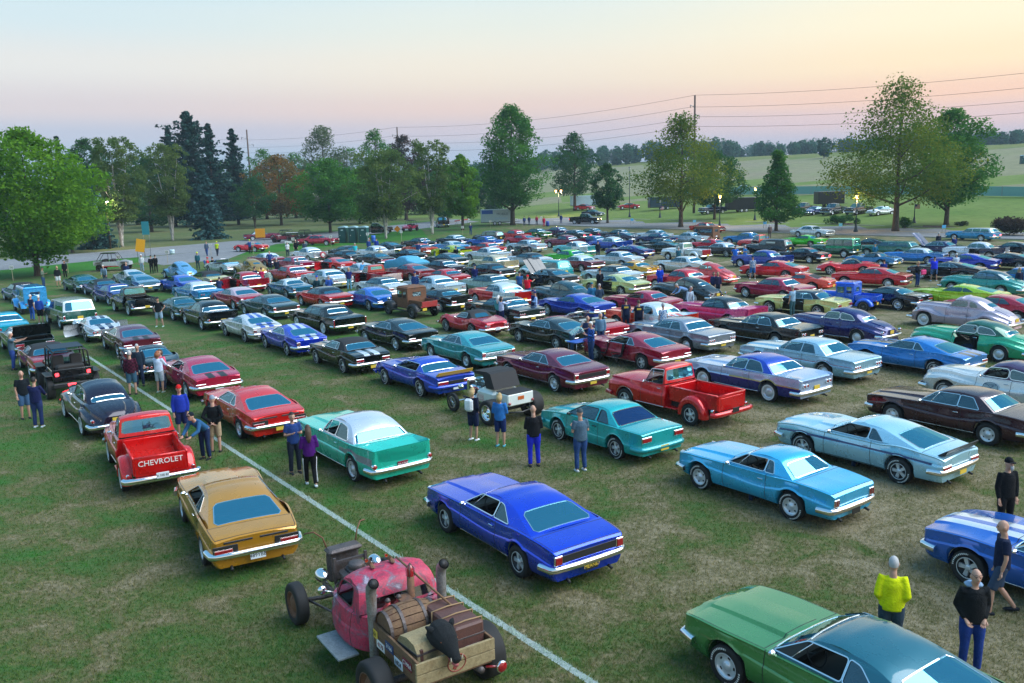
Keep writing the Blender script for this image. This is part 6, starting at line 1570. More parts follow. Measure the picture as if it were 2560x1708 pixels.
def model_a(x, y, hd, label, cabm, bedm, gate, fend, sedan=False, rack=None, name='hot_rod', s=1.0):
	r = root(name, label, 'car', (x, y, 0), rad(hd), 'show cars parked in rows on the field'); r.scale = (s, s, s)
	for sd in (1, -1): tube_part(r, 'frame_rail', [(2.0, sd * .28, .46), (-1.9, sd * .36, .46)], .045, M_BLACK, 6)
	for sd in (1, -1): put_wheel(r, 1.45, sd * .76, .37, .15, 'wire', M_TYRE, M_STEEL); put_wheel(r, -1.20, sd * .78, .39, .19, 'wire', M_TYRE, M_STEEL)
	x0, x1 = (-.55, .55) if not sedan else (-1.75, .60); zt = 1.68
	# cab walls with window openings: built panel by panel
	hw = .68
	def panel(nm, a, b, z0, z1, m=cabm):
		bx = MB(); cx, cy = (a[0] + b[0]) / 2, (a[1] + b[1]) / 2; ln = math.hypot(b[0] - a[0], b[1] - a[1]); an = math.atan2(b[1] - a[1], b[0] - a[0])
		bx.box((cx, cy, (z0 + z1) / 2), (ln, .035, z1 - z0), 0, .008, rot=Matrix.Rotation(an, 3, 'Z')); return part(r, nm, bx, m)
	for sd in (1, -1):
		panel('door_panel', (x1 - .55, sd * hw), (x1, sd * hw), .55, 1.12); panel('side_panel', (x0, sd * hw), (x1 - .56, sd * hw), .55, 1.12); panel('window_header', (x0, sd * hw), (x1, sd * hw), 1.52, zt); panel('pillar', (x1 - .06, sd * hw), (x1, sd * hw), 1.12, 1.52); panel('pillar', (x1 - .64, sd * hw), (x1 - .53, sd * hw), 1.12, 1.52); panel('pillar', (x0, sd * hw), (x0 + .14, sd * hw), 1.12, 1.52)
		g = MB(); g.poly([(x1 - .5, sd * (hw - .01), 1.12), (x1 - .06, sd * (hw - .01), 1.12), (x1 - .06, sd * (hw - .01), 1.52), (x1 - .5, sd * (hw - .01), 1.52)]); part(r, 'door_window', g, M_GLASS)
		if sedan: g = MB(); g.poly([(x0 + .14, sd * (hw - .01), 1.12), (x1 - .64, sd * (hw - .01), 1.12), (x1 - .64, sd * (hw - .01), 1.52), (x0 + .14, sd * (hw - .01), 1.52)]); part(r, 'quarter_window', g, M_GLASS)
	panel('back_panel', (x0, -hw), (x0, hw), .55, 1.20); panel('back_header', (x0, -hw), (x0, hw), 1.46, zt); panel('back_panel', (x0, .30), (x0, hw), 1.2, 1.46); panel('back_panel', (x0, -hw), (x0, -.30), 1.2, 1.46)
	g = MB(); g.poly([(x0 + .01, -.3, 1.2), (x0 + .01, .3, 1.2), (x0 + .01, .3, 1.46), (x0 + .01, -.3, 1.46)]); part(r, 'rear_window', g, M_GLASS)
	rf = MB(); rf.box(((x0 + x1) / 2 + .03, 0, zt + .05), (x1 - x0 + .14, hw * 2 + .06, .13), 0, .05, taper=(.94, .90)); part(r, 'roof', rf, cabm)
	g = MB(); g.poly([(x1, -hw + .05, 1.12), (x1, hw - .05, 1.12), (x1 - .03, hw - .05, 1.58), (x1 - .03, -hw + .05, 1.58)]); part(r, 'windshield', g, M_GLASS)
	box_part(r, 'seat', ((x0 + x1) / 2 - .12, 0, .86), (.34, 1.1, .5), M_INT, .06); box_part(r, 'floor', (0, 0, .54), (2.0, 1.2, .04), M_DARK)
	h = MB(); h.box((1.18, 0, .84), (1.22, .72, .62), 0, .10, taper=(1, .8)); part(r, 'hood', h, cabm); box_part(r, 'radiator_shell', (1.80, 0, .86), (.10, .60, .70), M_CHROME, .05)
	for sd in (1, -1):
		f = MB(); fender(f, 1.45, .36, sd * .50, sd * .90, .56, .50, a0=10, a1=185); part(r, 'front_fender', f, fend, True); f = MB(); fender(f, -1.20, .38, sd * .60, sd * .92, .54, .50, a0=0, a1=175); part(r, 'rear_fender', f, fend, True)
		hl = MB(); hl.lathe([(.001, -.10), (.09, -.05), (.11, .05), (.001, .07)], 14, 'x', (1.74, sd * .52, .92)); part(r, 'head_light', hl, M_CHROME)
		tl = MB(); tl.lathe([(.05, .03), (.05, -.02), (.001, -.03)], 12, 'x', (-1.92, sd * .62, .70)); part(r, 'tail_light', tl, M_RED); box_part(r, 'running_board', (.15, sd * .80, .40), (1.5, .26, .035), fend, .008)
	if not sedan:
		for sd in (1, -1): box_part(r, 'bed_side', (-1.22, sd * .56, .86), (1.28, .04, .36), bedm, .01)
		box_part(r, 'bed_floor', (-1.22, 0, .70), (1.28, 1.1, .04), M_WOOD, .005); box_part(r, 'bed_front', (-.60, 0, .86), (.04, 1.1, .36), bedm, .01); tg = box_part(r, 'tailgate', (-1.87, 0, .84), (.045, 1.1, .34), gate, .012); box_part(r, 'licence_plate', (-1.92, .40, .56), (.012, .30, .15), M_PLATE_Y, .003)
	else: box_part(r, 'licence_plate', (-1.79, 0, .72), (.012, .30, .15), M_PLATE_W, .003)
	r['hot'] = 1; del r['hot']
	return r
def open_jeep(x, y, hd):
	r = root('off_roader', 'black open off roader with roll cage and fat tyres beside two talking people', 'off roader', (x, y, 0), rad(hd), 'show cars parked in rows on the field'); K = paint(C3('101418'), .0)
	for s in (1, -1): put_wheel(r, 1.15, s * .80, .45, .30, 'black', M_TYRE); put_wheel(r, -1.15, s * .80, .45, .30, 'black', M_TYRE)
	box_part(r, 'tub_floor', (-.35, 0, .68), (2.3, 1.36, .06), K, .01)
	for s in (1, -1): box_part(r, 'tub_side', (-1.0, s * .70, .92), (1.1, .05, .46), K, .02); box_part(r, 'door_sill', (.05, s * .70, .78), (1.0, .05, .18), K, .02); box_part(r, 'wheel_flare', (-1.15, s * .84, .96), (1.0, .26, .05), M_BLACK, .02); box_part(r, 'wheel_flare', (1.2, s * .80, .98), (1.0, .34, .05), M_BLACK, .02)
	tg = box_part(r, 'tailgate', (-1.55, 0, .92), (.05, 1.40, .48), K, .015); box_part(r, 'hood', (1.15, 0, .95), (1.15, 1.16, .32), K, .06); box_part(r, 'grille', (1.74, 0, .88), (.04, 1.2, .42), M_BLACK, .02); box_part(r, 'rear_bumper', (-1.68, 0, .56), (.16, 1.5, .18), M_BLACK, .03); box_part(r, 'front_bumper', (1.86, 0, .56), (.14, 1.4, .14), M_BLACK, .03)
	for s in (1, -1): box_part(r, 'tail_light', (-1.585, s * .56, .98), (.03, .13, .13), M_REDLIT, .02)
	cage = MB()
	for xx in (.45, -.35, -1.35): cage.tube([(xx, .66, .95), (xx, .62, 1.75), (xx, .50, 1.85), (xx, -.50, 1.85), (xx, -.62, 1.75), (xx, -.66, .95)], .032, 8)
	for s in (1, -1): cage.tube([(.45, s * .58, 1.80), (-1.35, s * .58, 1.80)], .032, 8)
	part(r, 'roll_cage', cage, M_BLACK); box_part(r, 'bikini_top', (-.20, 0, 1.87), (1.2, 1.16, .03), mat('navy_canvas', (.02, .04, .06), .8), .01); w = MB(); w.poly([(.52, .62, 1.05), (.52, -.62, 1.05), (.46, -.60, 1.72), (.46, .60, 1.72)]); part(r, 'windshield', w, M_GLASS)
	for yy in (.34, -.34): box_part(r, 'seat', (-.10, yy, 1.02), (.46, .46, .14), M_INT, .05); box_part(r, 'seat_back', (-.36, yy, 1.28), (.12, .46, .52), M_INT, .05)
	box_part(r, 'rear_seat', (-1.0, 0, 1.05), (.4, 1.0, .4), M_INT, .06); box_part(r, 'winch_plate', (-1.77, .1, .58), (.02, .28, .10), M_REDLIT, .01); return r
def buggy(x, y, hd, label, bodyc, roof, accent, name='buggy', z=0):
	r = root(name, label, 'buggy', (x, y, z), rad(hd), 'side by side buggies on the grass'); P = paint(C3(bodyc), .0); A = paint(C3(accent), .0)
	for s in (1, -1): put_wheel(r, 1.25, s * .70, .36, .27, 'black', M_TYRE); put_wheel(r, -1.15, s * .70, .36, .28, 'black', M_TYRE)
	b = MB(); b.prism([(1.75, .55), (1.70, .86), (1.0, 1.04), (.72, .98), (.55, .62), (-1.0, .62), (-1.1, .98), (-1.75, .98), (-1.75, .60), (-.6, .40), (.6, .40)], -.62, .62, 0, fn=lambda p, q, h: (p, h, q)); part(r, 'body', b, P, True)
	for s in (1, -1): box_part(r, 'door', (-.22, s * .66, .72), (1.45, .05, .42), P, .03); box_part(r, 'side_skirt', (-.1, s * .67, .44), (1.6, .05, .07), A, .02)
	cage = MB()
	for s in (1, -1): cage.tube([(.85, s * .60, 1.0), (.40, s * .56, 1.72), (-.95, s * .56, 1.76), (-1.45, s * .58, 1.0)], .028, 8); cage.tube([(-.25, s * .58, .9), (-.30, s * .56, 1.74)], .026, 8)
	for xx, zz in ((.40, 1.72), (-.30, 1.75), (-.95, 1.76)): cage.tube([(xx, .56, zz), (xx, -.56, zz)], .026, 8)
	part(r, 'roll_cage', cage, M_BLACK); box_part(r, 'roof', (-.28, 0, 1.78), (1.45, 1.18, .05), paint(C3(roof), 0), .02)
	for xx in (.02, -.75):
		for yy in (.30, -.30): box_part(r, 'seat', (xx, yy, .92), (.42, .44, .50), M_INT, .08)
	for s in (1, -1): box_part(r, 'head_light', (1.72, s * .42, .80), (.06, .22, .08), M_CLEAR, .02); box_part(r, 'fender', (1.25, s * .74, .86), (.70, .26, .06), M_BLACK, .03); box_part(r, 'fender', (-1.15, s * .74, .88), (.70, .26, .06), M_BLACK, .03)
	return r
def golf_cart(x, y, hd, label):
	r = root('golf_cart', label, 'cart', (x, y, 0), rad(hd)); P = paint(C3('d8dce0'), 0)
	for s in (1, -1): put_wheel(r, .85, s * .52, .23, .17, 'steel', M_TYRE); put_wheel(r, -.80, s * .52, .23, .17, 'steel', M_TYRE)
	b = MB(); b.prism([(1.2, .30), (1.15, .62), (.72, .80), (.62, .36), (-.2, .36), (-.25, .66), (-1.15, .70), (-1.15, .34)], -.56, .56, 0, fn=lambda p, q, h: (p, h, q)); part(r, 'body', b, P, True)
	box_part(r, 'seat', (-.40, 0, .74), (.46, 1.02, .12), M_INT, .04); box_part(r, 'seat_back', (-.66, 0, .98), (.10, 1.02, .36), M_INT, .04); box_part(r, 'roof', (-.10, 0, 1.78), (1.7, 1.16, .06), P, .03)
	for xx in (.62, -.82):
		for s in (1, -1): tube_part(r, 'roof_post', [(xx + (.12 if xx > 0 else -.05), s * .5, .70), (xx, s * .52, 1.76)], .02, M_BLACK)
	w = MB(); w.poly([(.72, .5, .84), (.72, -.5, .84), (.62, -.5, 1.7), (.62, .5, 1.7)]); part(r, 'windshield', w, M_GLASS); return r
def covered_car(x, y, hd):
	# a car under a pale blue tarpaulin: the loft of a coupe with soft folds
	sp = ST['ss']; B = Body(sp); top = pchip([(-2.4, .86), (-2.0, .97), (-1.4, 1.06), (-.7, 1.32), (.1, 1.33), (.7, 1.06), (1.4, .98), (2.2, .90), (2.42, .80)]); rows = []
	for i in range(49):
		xx = -2.42 + 4.84 * i / 48; zc = top(xx); row = []; w = B.wt(max(min(xx, 2.3), -2.3)) - B.endf(xx) + .03
		for j in range(25):
			v = -1 + j / 12; a = abs(v); f = .018 * math.sin(xx * 9 + v * 7) * a
			if a < .62: y_, z_ = v / .62 * (w * .78 if zc > 1.15 else w * .95), zc - .05 * (a / .62)**3
			else: t = (a - .62) / .38; y_, z_ = (1 if v > 0 else -1) * ((w * .78 if zc > 1.15 else w * .95) + (w + .04 - (w * .78 if zc > 1.15 else w * .95)) * min(1, t * 1.8) + f), (zc - .05) * (1 - t) + .14 * t
			row.append((xx, y_, z_))
		rows.append(row)
	m = MB(); m.grid(rows, 0, True)
	for e in (rows[0], rows[-1]): m.poly([(p[0], p[1], p[2]) for p in e] + [(e[-1][0], e[-1][1], .14), (e[0][0], e[0][1], .14)])
	r = root('covered_car', 'car hidden under a pale blue fitted tarpaulin', 'car', (x, y, 0), rad(hd), 'show cars parked in rows on the field'); part(r, 'tarpaulin', m, cloth('5aa8cc'), True)
	for xx in (1.5, -1.36):
		for s in (1, -1): put_wheel(r, xx, s * .80, .335, .2, 'smooth', M_TYRE)
	return r
def box_trailer(x, y, hd, label, L, W_, H, c, letter=False, z=0, group='trailers and trucks beyond the road', cat='trailer'):
	r = root('box_trailer', label, cat, (x, y, z), rad(hd), group); P = paint(C3(c), 0, .4, .3)
	box_part(r, 'box', (0, 0, .55 + H / 2), (L, W_, H), P, .04); box_part(r, 'frame', (0, 0, .50), (L + .1, W_ - .2, .10), M_BLACK, .02)
	for xx in (-.45, .45):
		for s in (1, -1): put_wheel(r, xx, s * (W_ / 2 + .02), .34, .2, 'steel', M_TYRE)
	tube_part(r, 'tow_bar', [(L / 2, .4, .5), (L / 2 + 1.2, 0, .5), (L / 2, -.4, .5)], .04, M_BLACK)
	for s in (1, -1): box_part(r, 'tail_light', (-L / 2 - .01, s * (W_ / 2 - .12), .70), (.02, .10, .14), M_RED, .01)
	for s in (1, -1): box_part(r, 'corner_trim', (L / 2, s * W_ / 2, .55 + H / 2), (.06, .06, H), M_BRIGHT, .01)
	d = box_part(r, 'rear_door', (-L / 2 - .012, 0, .55 + H / 2), (.02, W_ - .16, H - .16), P, .008)
	if letter:
		s = -1
		for (sx, sz, sw, sh, mm) in ((-L * .30, H * .80, L * .34, H * .30, 'sign_blue'), (L * .12, H * .28, L * .40, H * .16, 'sign_pale')):
			box_part(r, 'print_panel', (sx, s * (W_ / 2 + .008), .55 + sz), (sw, .01, sh), mat(mm, (.03, .12, .45) if mm == 'sign_blue' else (.45, .6, .7), .5), .002)
		link('lettering', text_mesh('MOBILE', .62, .004), r, [mat('letter_slate', (.10, .16, .24), .5)], (L * .16, s * (W_ / 2 + .012), .55 + H * .62), (rad(90), 0, 0))
	return r

# ------------------------------------------------------------------ street furniture, signs, power line, small things
def prop_backpack(r): box_part(r, 'backpack', (-.22, 0, 1.22), (.16, .30, .42), cloth('dde4ea'), .06)
def leg_stripe(r):
	for s in (1, -1):
		J = skeleton('hold', 'stride', 0); k = 'L' if s > 0 else 'R'; tube_part(r, 'leg_stripe', [J['hip' + k] + Vector((0, s * .085, -.1)), J['kn' + k] + Vector((0, s * .062, 0)), J['an' + k] + Vector((0, s * .05, .06))], .022, cloth('dfe0e4'), 6)
def carry_bag(r): box_part(r, 'bag', (.40, .05, 1.02), (.12, .52, .34), cloth('d84880'), .05)
def beard(r): tube_part(r, 'beard', [(.115, 0, 1.59), (.12, 0, 1.53), (.11, 0, 1.47)], [.035, .032, .012], mat('hair_grey', HAIRC['grey'], .7))
def glasses(r):
	m = MB()
	for s in (1, -1): m.tube([(.122, s * .033 + .024 * math.cos(t), 1.665 + .019 * math.sin(t)) for t in np.linspace(0, 6.283, 12, endpoint=False)], .003, 4, closed=True); m.tube([(.12, s * .058, 1.668), (.0, s * .082, 1.665)], .003, 4)
	part(r, 'glasses', m, M_BLACK); box_part(r, 'hood', (-.06, 0, 1.46), (.16, .26, .10), cloth('8aa8c8'), .04)
def back_print(r, m): box_part(r, 'back_print', (-.145, 0, 1.30), (.006, .22, .09), m, .002)
def numbered_stake(x, y, n, label):
	z = terrain(x, y); r = root('number_stake', label, 'sign', (x, y, z), rad(RNG.uniform(-8, 8)), 'numbered row stakes round the field')
	box_part(r, 'stake', (0, 0, .58), (.04, .03, 1.16), mat('stake_wood', (.45, .38, .26), .8), .003); b = box_part(r, 'board', (0, -.022, 1.25), (.40, .012, .36), M_WHITE, .003); link('lettering', text_mesh(str(n), .30, .002), b, [M_BLACK], (0, -.032, 1.25), (rad(90), 0, 0)); return r
def toilet(x, y, label, hd=-100):
	r = root('portable_toilet', label, 'toilet', (x, y, 0), rad(hd), 'portable toilets beside the field'); G = mat('toilet_green', (.012, .085, .085), .45); LG = mat('toilet_roof', (.35, .55, .62), .35); DG = mat('toilet_frame', (.008, .05, .055), .5)
	box_part(r, 'base', (0, 0, .07), (1.16, 1.16, .14), DG, .02)
	for s in (1, -1): box_part(r, 'side_wall', (0, s * .54, 1.12), (1.08, .05, 1.98), G, .01)
	box_part(r, 'back_wall', (-.54, 0, 1.12), (.05, 1.03, 1.98), G, .01); d = box_part(r, 'door', (.545, 0, 1.10), (.045, .82, 1.88), G, .012); box_part(r, 'handle', (.575, -.30, 1.05), (.03, .08, .12), M_WHITE, .01, parent=d); box_part(r, 'sticker', (.57, 0, 1.78), (.008, .34, .16), mat('sticker_pale', (.5, .62, .65), .5), .003, parent=d)
	for s in (1, -1): box_part(r, 'door_post', (.54, s * .48, 1.12), (.06, .12, 1.98), DG, .01)
	m = MB(); rows = []
	for i in range(9):
		a = math.pi * i / 8; rows.append([(xx, .60 * math.cos(a), 2.10 + .22 * math.sin(a)) for xx in (-.6, -.57, .57, .6)])
	m.grid(rows, 0, True)
	for k in (0, -1): m.poly([q[k] for q in rows])
	part(r, 'roof', m, LG, True); return r
def drum(x, y, label, c, h=.9, R=.29):
	r = root('barrel', label, 'barrel', (x, y, terrain(x, y))); m = MB(); m.lathe([(.001, 0), (R, 0), (R, h * .3), (R * 1.04, h * .33), (R, h * .36), (R, h * .64), (R * 1.04, h * .67), (R, h * .7), (R, h), (R * .93, h), (R * .92, h - .03), (.001, h - .03)], 20, 'z'); part(r, 'drum', m, mat('drum_' + c, C3(c), .45), True); m = MB(); m.lathe([(.05, h - .03), (.05, h + .01), (.001, h + .01)], 10, 'z'); part(r, 'bung', m, M_BLACK)
def cone(x, y, label):
	r = root('traffic_cone', label, 'cone', (x, y, terrain(x, y))); O = mat('cone_orange', (.8, .10, .03), .5); box_part(r, 'foot', (0, 0, .02), (.36, .36, .04), O, .01); m = MB(); m.lathe([(.13, .04), (.03, .70), (.001, .71)], 14, 'z'); part(r, 'cone', m, O); m = MB(); m.lathe([(.085, .36), (.064, .50)], 14, 'z'); part(r, 'band', m, M_WHITE)
M_BULB = mat('lamp_glow', (1, .8, .5), .3, emit=(1.0, .48, .10), emit_s=5.0); M_POST = mat('lamp_post_paint', (.012, .03, .05), .45)
def street_lamp(x, y, H, label, lit=True, double=False):
	z = terrain(x, y); r = root('street_lamp', label, 'street lamp', (x, y, z), 0, 'lantern lamp posts along the road'); m = MB(); m.lathe([(.001, 0), (.30, 0), (.30, .12), (.22, .3), (.15, .75), (.10, .95), (.09, 1.0)], 14, 'z'); part(r, 'base', m, M_POST); tube_part(r, 'post', [(0, 0, .9), (0, 0, H - .5)], [.075, .055], M_POST)
	for dx in ((-.55, .55) if double else (0,)):
		if double: tube_part(r, 'arm', [(0, 0, H - .8), (dx, 0, H - .62)], .03, M_POST)
		m = MB(); m.lathe([(.06, H - .58), (.12, H - .52), (.20, H - .18), (.17, H - .14)], 10, 'z', (dx, 0, 0)); part(r, 'lantern_glass', m, M_BULB if lit else mat('lantern_off', (.5, .5, .48), .3)); m = MB(); m.lathe([(.22, H - .14), (.10, H - .02), (.03, H + .04), (.001, H + .12)], 10, 'z', (dx, 0, 0)); part(r, 'cap', m, M_POST)
		if lit:
			L = bpy.data.lights.new('lamp_light', 'POINT'); L.energy = 260; L.color = (1, .6, .25); L.shadow_soft_size = .2; o = bpy.data.objects.new('lamp_light', L); COL.objects.link(o); o.parent = r; o.location = (dx, 0, H - .75)
	return r
def flag(r, z0, sc=1.0):
	for k in range(7): box_part(r, 'flag_stripe', (.30 * sc, 0, z0 + k * .07 * sc), (.55 * sc, .01, .07 * sc), mat('flag_red', (.5, .02, .04), .7) if k % 2 == 0 else M_WHITE, 0)
	box_part(r, 'flag_canton', (.14 * sc, 0, z0 + .32 * sc), (.24 * sc, .016, .24 * sc), mat('flag_blue', (.02, .04, .2), .7), 0)
def wood_lamp(x, y, H, label):
	r = root('street_lamp', label, 'street lamp', (x, y, 0)); tube_part(r, 'pole', [(0, 0, -.1), (0, 0, H)], [.13, .09], M_BARK, 10); tube_part(r, 'arm', [(0, 0, H - .5), (.25, -.3, H - .1), (.4, -.5, H - .05)], .03, M_STEEL); m = MB(); m.lathe([(.10, .18), (.22, .08), (.24, 0)], 12, 'z', (.4, -.5, H - .2)); part(r, 'hood', m, M_STEEL); m = MB(); ell(m, Vector((.4, -.5, H - .22)), (.17, .17, .13)); part(r, 'bulb', m, mat('lamp_white', (1, .9, .8), .3, emit=(1.0, .74, .48), emit_s=8.0))
	L = bpy.data.lights.new('lamp_light', 'POINT'); L.energy = 300; L.color = (1, .8, .6); L.shadow_soft_size = .2; o = bpy.data.objects.new('lamp_light', L); COL.objects.link(o); o.parent = r; o.location = (.4, -.5, H - .45)
def utility_pole(x, y, H, label, arms):
	r = root('utility_pole', label, 'pole', (x, y, terrain(x, y)), 0, 'power line poles'); tube_part(r, 'pole', [(0, 0, -.3), (0, 0, H)], [.26, .17], mat('pole_wood', (.11, .075, .06), .85), 10); d = Vector((64, -61, 0)).normalized(); pd = Vector((-d.y, d.x, 0))
	for (h, s) in arms:
		e = pd * (s * 1.6) + Vector((0, 0, H - h + .25)); tube_part(r, 'arm', [(0, 0, H - h), e], .07, M_STEEL, 6); tube_part(r, 'insulator', [e, e + Vector((0, 0, -.5))], .06, M_DARK, 6)
	return r
def wire(a, b, label, sag):
	P = []; a, b = Vector(a), Vector(b)
	for k in range(25): t = k / 24; P.append(a.lerp(b, t) - Vector((0, 0, sag * 4 * t * (1 - t))))
	m = MB(); m.tube(P, .026, 5); o = link('power_cable', m.mesh('power_cable'), None, [M_DARK]); tag(o, label, 'cable', 'power cables')
def shrub(x, y, W, H, label, leaf, D=None, n=2600, seed=0):
	rng = np.random.default_rng(seed); z = terrain(x, y); r = root('shrub', label, 'shrub', (x, y, z), math.atan2(-61, 43)); k = 26; C = np.c_[(rng.random(k) - .5) * W * .8, (rng.random(k) - .5) * (D or W * .5), H * (.3 + .4 * rng.random(k))]; i = rng.integers(k, size=n); g = rng.normal(size=(n, 3)); g /= np.linalg.norm(g, axis=1)[:, None]; P = C[i] + g * (rng.random(n) ** .4)[:, None] * H * .32; P[:, 2] = np.clip(P[:, 2], .03, None)
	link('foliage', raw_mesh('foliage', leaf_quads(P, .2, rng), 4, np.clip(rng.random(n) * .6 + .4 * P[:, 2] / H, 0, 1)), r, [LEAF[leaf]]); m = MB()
	for q in range(6): m.tube([(C[q][0] * .3, C[q][1] * .3, 0), tuple(C[q])], [.03, .01], 5)
	part(r, 'stem', m, M_BARK)
def screen_fence(P):
	r = root('fence', 'teal wind screen fence across the mown lawn beyond the road', 'fence'); T = mat('screen_teal', (.20, .42, .40), .8); pts = [Vector(p) for p in P]; d = 0
	for a, b in zip(pts, pts[1:]):
		n = max(1, int((b - a).length / 4))
		for k in range(n):
			p, q = a.lerp(b, k / n), a.lerp(b, (k + 1) / n); zp, zq = terrain(*p), terrain(*q); m = MB(); m.box((p.x, p.y, zp + .95), (.07, .07, 1.95), 0); part(r, 'post', m, M_STEEL); u = (q - p).normalized() * .06; f = MB()
			for o_ in (-.01, .01): f.poly([(p.x + u.x, p.y + u.y + o_, zp + .12), (q.x - u.x, q.y - u.y + o_, zq + .12), (q.x - u.x, q.y - u.y + o_, zq + 1.8), (p.x + u.x, p.y + u.y + o_, zp + 1.8)])
			part(r, 'screen_panel', f, T)
def barricade(x0, y0, x1, y1, label):
	r = root('barricade', label, 'barricade', ((x0 + x1) / 2, (y0 + y1) / 2, 0), math.atan2(y1 - y0, x1 - x0)); L = math.hypot(x1 - x0, y1 - y0)
	for k in range(6): box_part(r, 'board_band', (-L / 2 + L * (k + .5) / 6, 0, .95), (L / 6, .04, .2), mat('barricade_red', (.5, .03, .05), .5) if k % 3 != 2 else M_WHITE, 0)
	for s in (1, -1):
		for q in (1, -1): tube_part(r, 'leg', [(s * L * .38, 0, 1.0), (s * L * .38 + .1 * q, .35 * q, 0)], .025, M_STEEL)
def board_sign(x, y, hd, label, c, w, h, zc, txt=None, diamond=False, tilt=0):
	z = terrain(x, y); r = root('road_sign', label, 'sign', (x, y, z), rad(hd)); M = mat('sign_' + c, C3(c), .5); R = Matrix.Rotation(rad(45 if diamond else tilt), 3, 'Y'); b = box_part(r, 'board', (0, 0, zc), (w, .02, h), M, .006, rot=R)
	if diamond: tube_part(r, 'post', [(0, .03, 0), (0, .03, zc)], .03, M_STEEL)
	else:
		for s in (1, -1): tube_part(r, 'post', [(s * w * .4, .03, 0), (s * w * .4, .03, zc + h * .4)], .025, M_STEEL)
	for k, s_ in enumerate(txt or []): link('lettering', text_mesh(s_, h / (len(txt) + 1.2), .002), b, [M_BLACK], (0, -.016, zc + h * (.5 - (k + 1) / (len(txt) + 1))), (rad(90), 0, 0))
def camp_chair(x, y, hd, label, c):
	r = root('folding_chair', label, 'chair', (x, y, 0), rad(hd)); F = cloth(c); box_part(r, 'seat', (0, 0, .44), (.46, .50, .03), F, .01); box_part(r, 'backrest', (-.25, 0, .74), (.03, .50, .50), F, .01, rot=Matrix.Rotation(rad(-10), 3, 'Y'))
	for s in (1, -1): tube_part(r, 'leg', [(.22, s * .27, 0), (-.24, s * .27, .62)], .012, M_BLACK); tube_part(r, 'leg', [(-.26, s * .27, 0), (.22, s * .27, .60)], .012, M_BLACK); box_part(r, 'armrest', (0, s * .28, .62), (.44, .05, .03), F, .01)
def folding_table(x, y, hd, label, c):
	r = root('folding_table', label, 'table', (x, y, 0), rad(hd)); box_part(r, 'tabletop', (0, 0, .72), (1.2, .6, .04), mat('table_' + c, C3(c), .5), .01)
	for sx in (1, -1):
		for sy in (1, -1): tube_part(r, 'leg', [(sx * .5, sy * .25, 0), (sx * .5, sy * .25, .71)], .015, M_STEEL)
def car_extras(r, st, spoiler=None, emblem=None):
	sp = ST[st]; _, B = car_parts(st, False); L0 = B.L0
	if spoiler == 'slots':
		for q in (1, -1): box_part(r, 'deck_slot', (B.tail_x(.80) - .002, q * .36, .795), (.02, .58, .045), M_BLACK, .01); box_part(r, 'lamp_panel', (B.tail_x(.66) - .008, q * .62, .665), (.02, .50, .15), M_BLACK, .01)
	elif spoiler == 'spare':
		put_wheel(r, B.tail_x(.75) - .28, 0, .33, .18, 'smooth', mat('spare_red', (.5, .03, .06), .4), M_WHITE, z=.78).rotation_euler = (0, 0, rad(90))
	elif spoiler:
		m = {'y': mat('wing_yellow', (.72, .42, .02), .35, 0, .6), 'b': M_BLACK}.get(spoiler, M_BLACK); zz = B.zc(L0 + .15) + .06
		w = MB(); w.prism([(L0 + .02, zz - .05), (L0 + .20, zz - .06), (L0 - .02, zz + .09), (L0 - .06, zz + .09)], -.74, .74, 0, fn=lambda p, q, h: (p, h, q)); part(r, 'rear_spoiler', w, m, True)
		if spoiler == 'y': box_part(r, 'tail_panel', (B.tail_x(.66) - .006, 0, .64), (.02, .62, .12), M_BLACK, .005)
	if emblem == 1:
		m = MB(); n = 24; yy = B.wl(.1) + .004; m.prism([(.10 + .24 * math.cos(2 * math.pi * k / n), .74 + .165 * math.sin(2 * math.pi * k / n)) for k in range(n)], yy - .02, yy + .006, 0, fn=lambda p, q, h: (p, h, q)); e = part(r, 'door_emblem', m, mat('emblem_pale', (.45, .62, .72), .5), True); NV = mat('emblem_navy', (.01, .06, .18), .5)
		rg = MB(); rg.tube([(.10 + .245 * math.cos(t), yy + .008, .74 + .17 * math.sin(t)) for t in np.linspace(0, 6.283, 28, endpoint=False)], .007, 5, closed=True); part(e, 'emblem_ring', rg, NV); link('lettering', text_mesh("MICHAEL'S", .075, .002), e, [NV], (.10, yy + .008, .825), (rad(90), 0, rad(180))); link('lettering', text_mesh('GARAGE', .065, .002), e, [NV], (.10, yy + .008, .645), (rad(90), 0, rad(180)))
		tl = MB(); tl.tube([(.0, yy + .008, .80), (.17, yy + .008, .68)], .008, 5); tl.tube([(.18, yy + .008, .80), (.03, yy + .008, .68)], .008, 5); part(e, 'crossed_tools', tl, NV)
	if emblem == 2:
		yy = B.wl(-.8) - .03; m = MB(); m.box((-.85, .80, 1.34), (.95, .02, .16), 0, .004); part(r, 'side_script', m, mat('script_white', (.62, .68, .66), .5))
def driver(rcar, hd, x, y, lx, ly, lz, label, shirt, hc, hair='short', pat=None):
	a = rad(hd); person(x + lx * math.cos(a) - ly * math.sin(a), y + lx * math.sin(a) + ly * math.cos(a), hd, label, shirt, '20304c', arms='wheel', legs='sit', sleeve='short', hair=hair, hc=hc, pat=pat, z=lz)
ZT = terrain
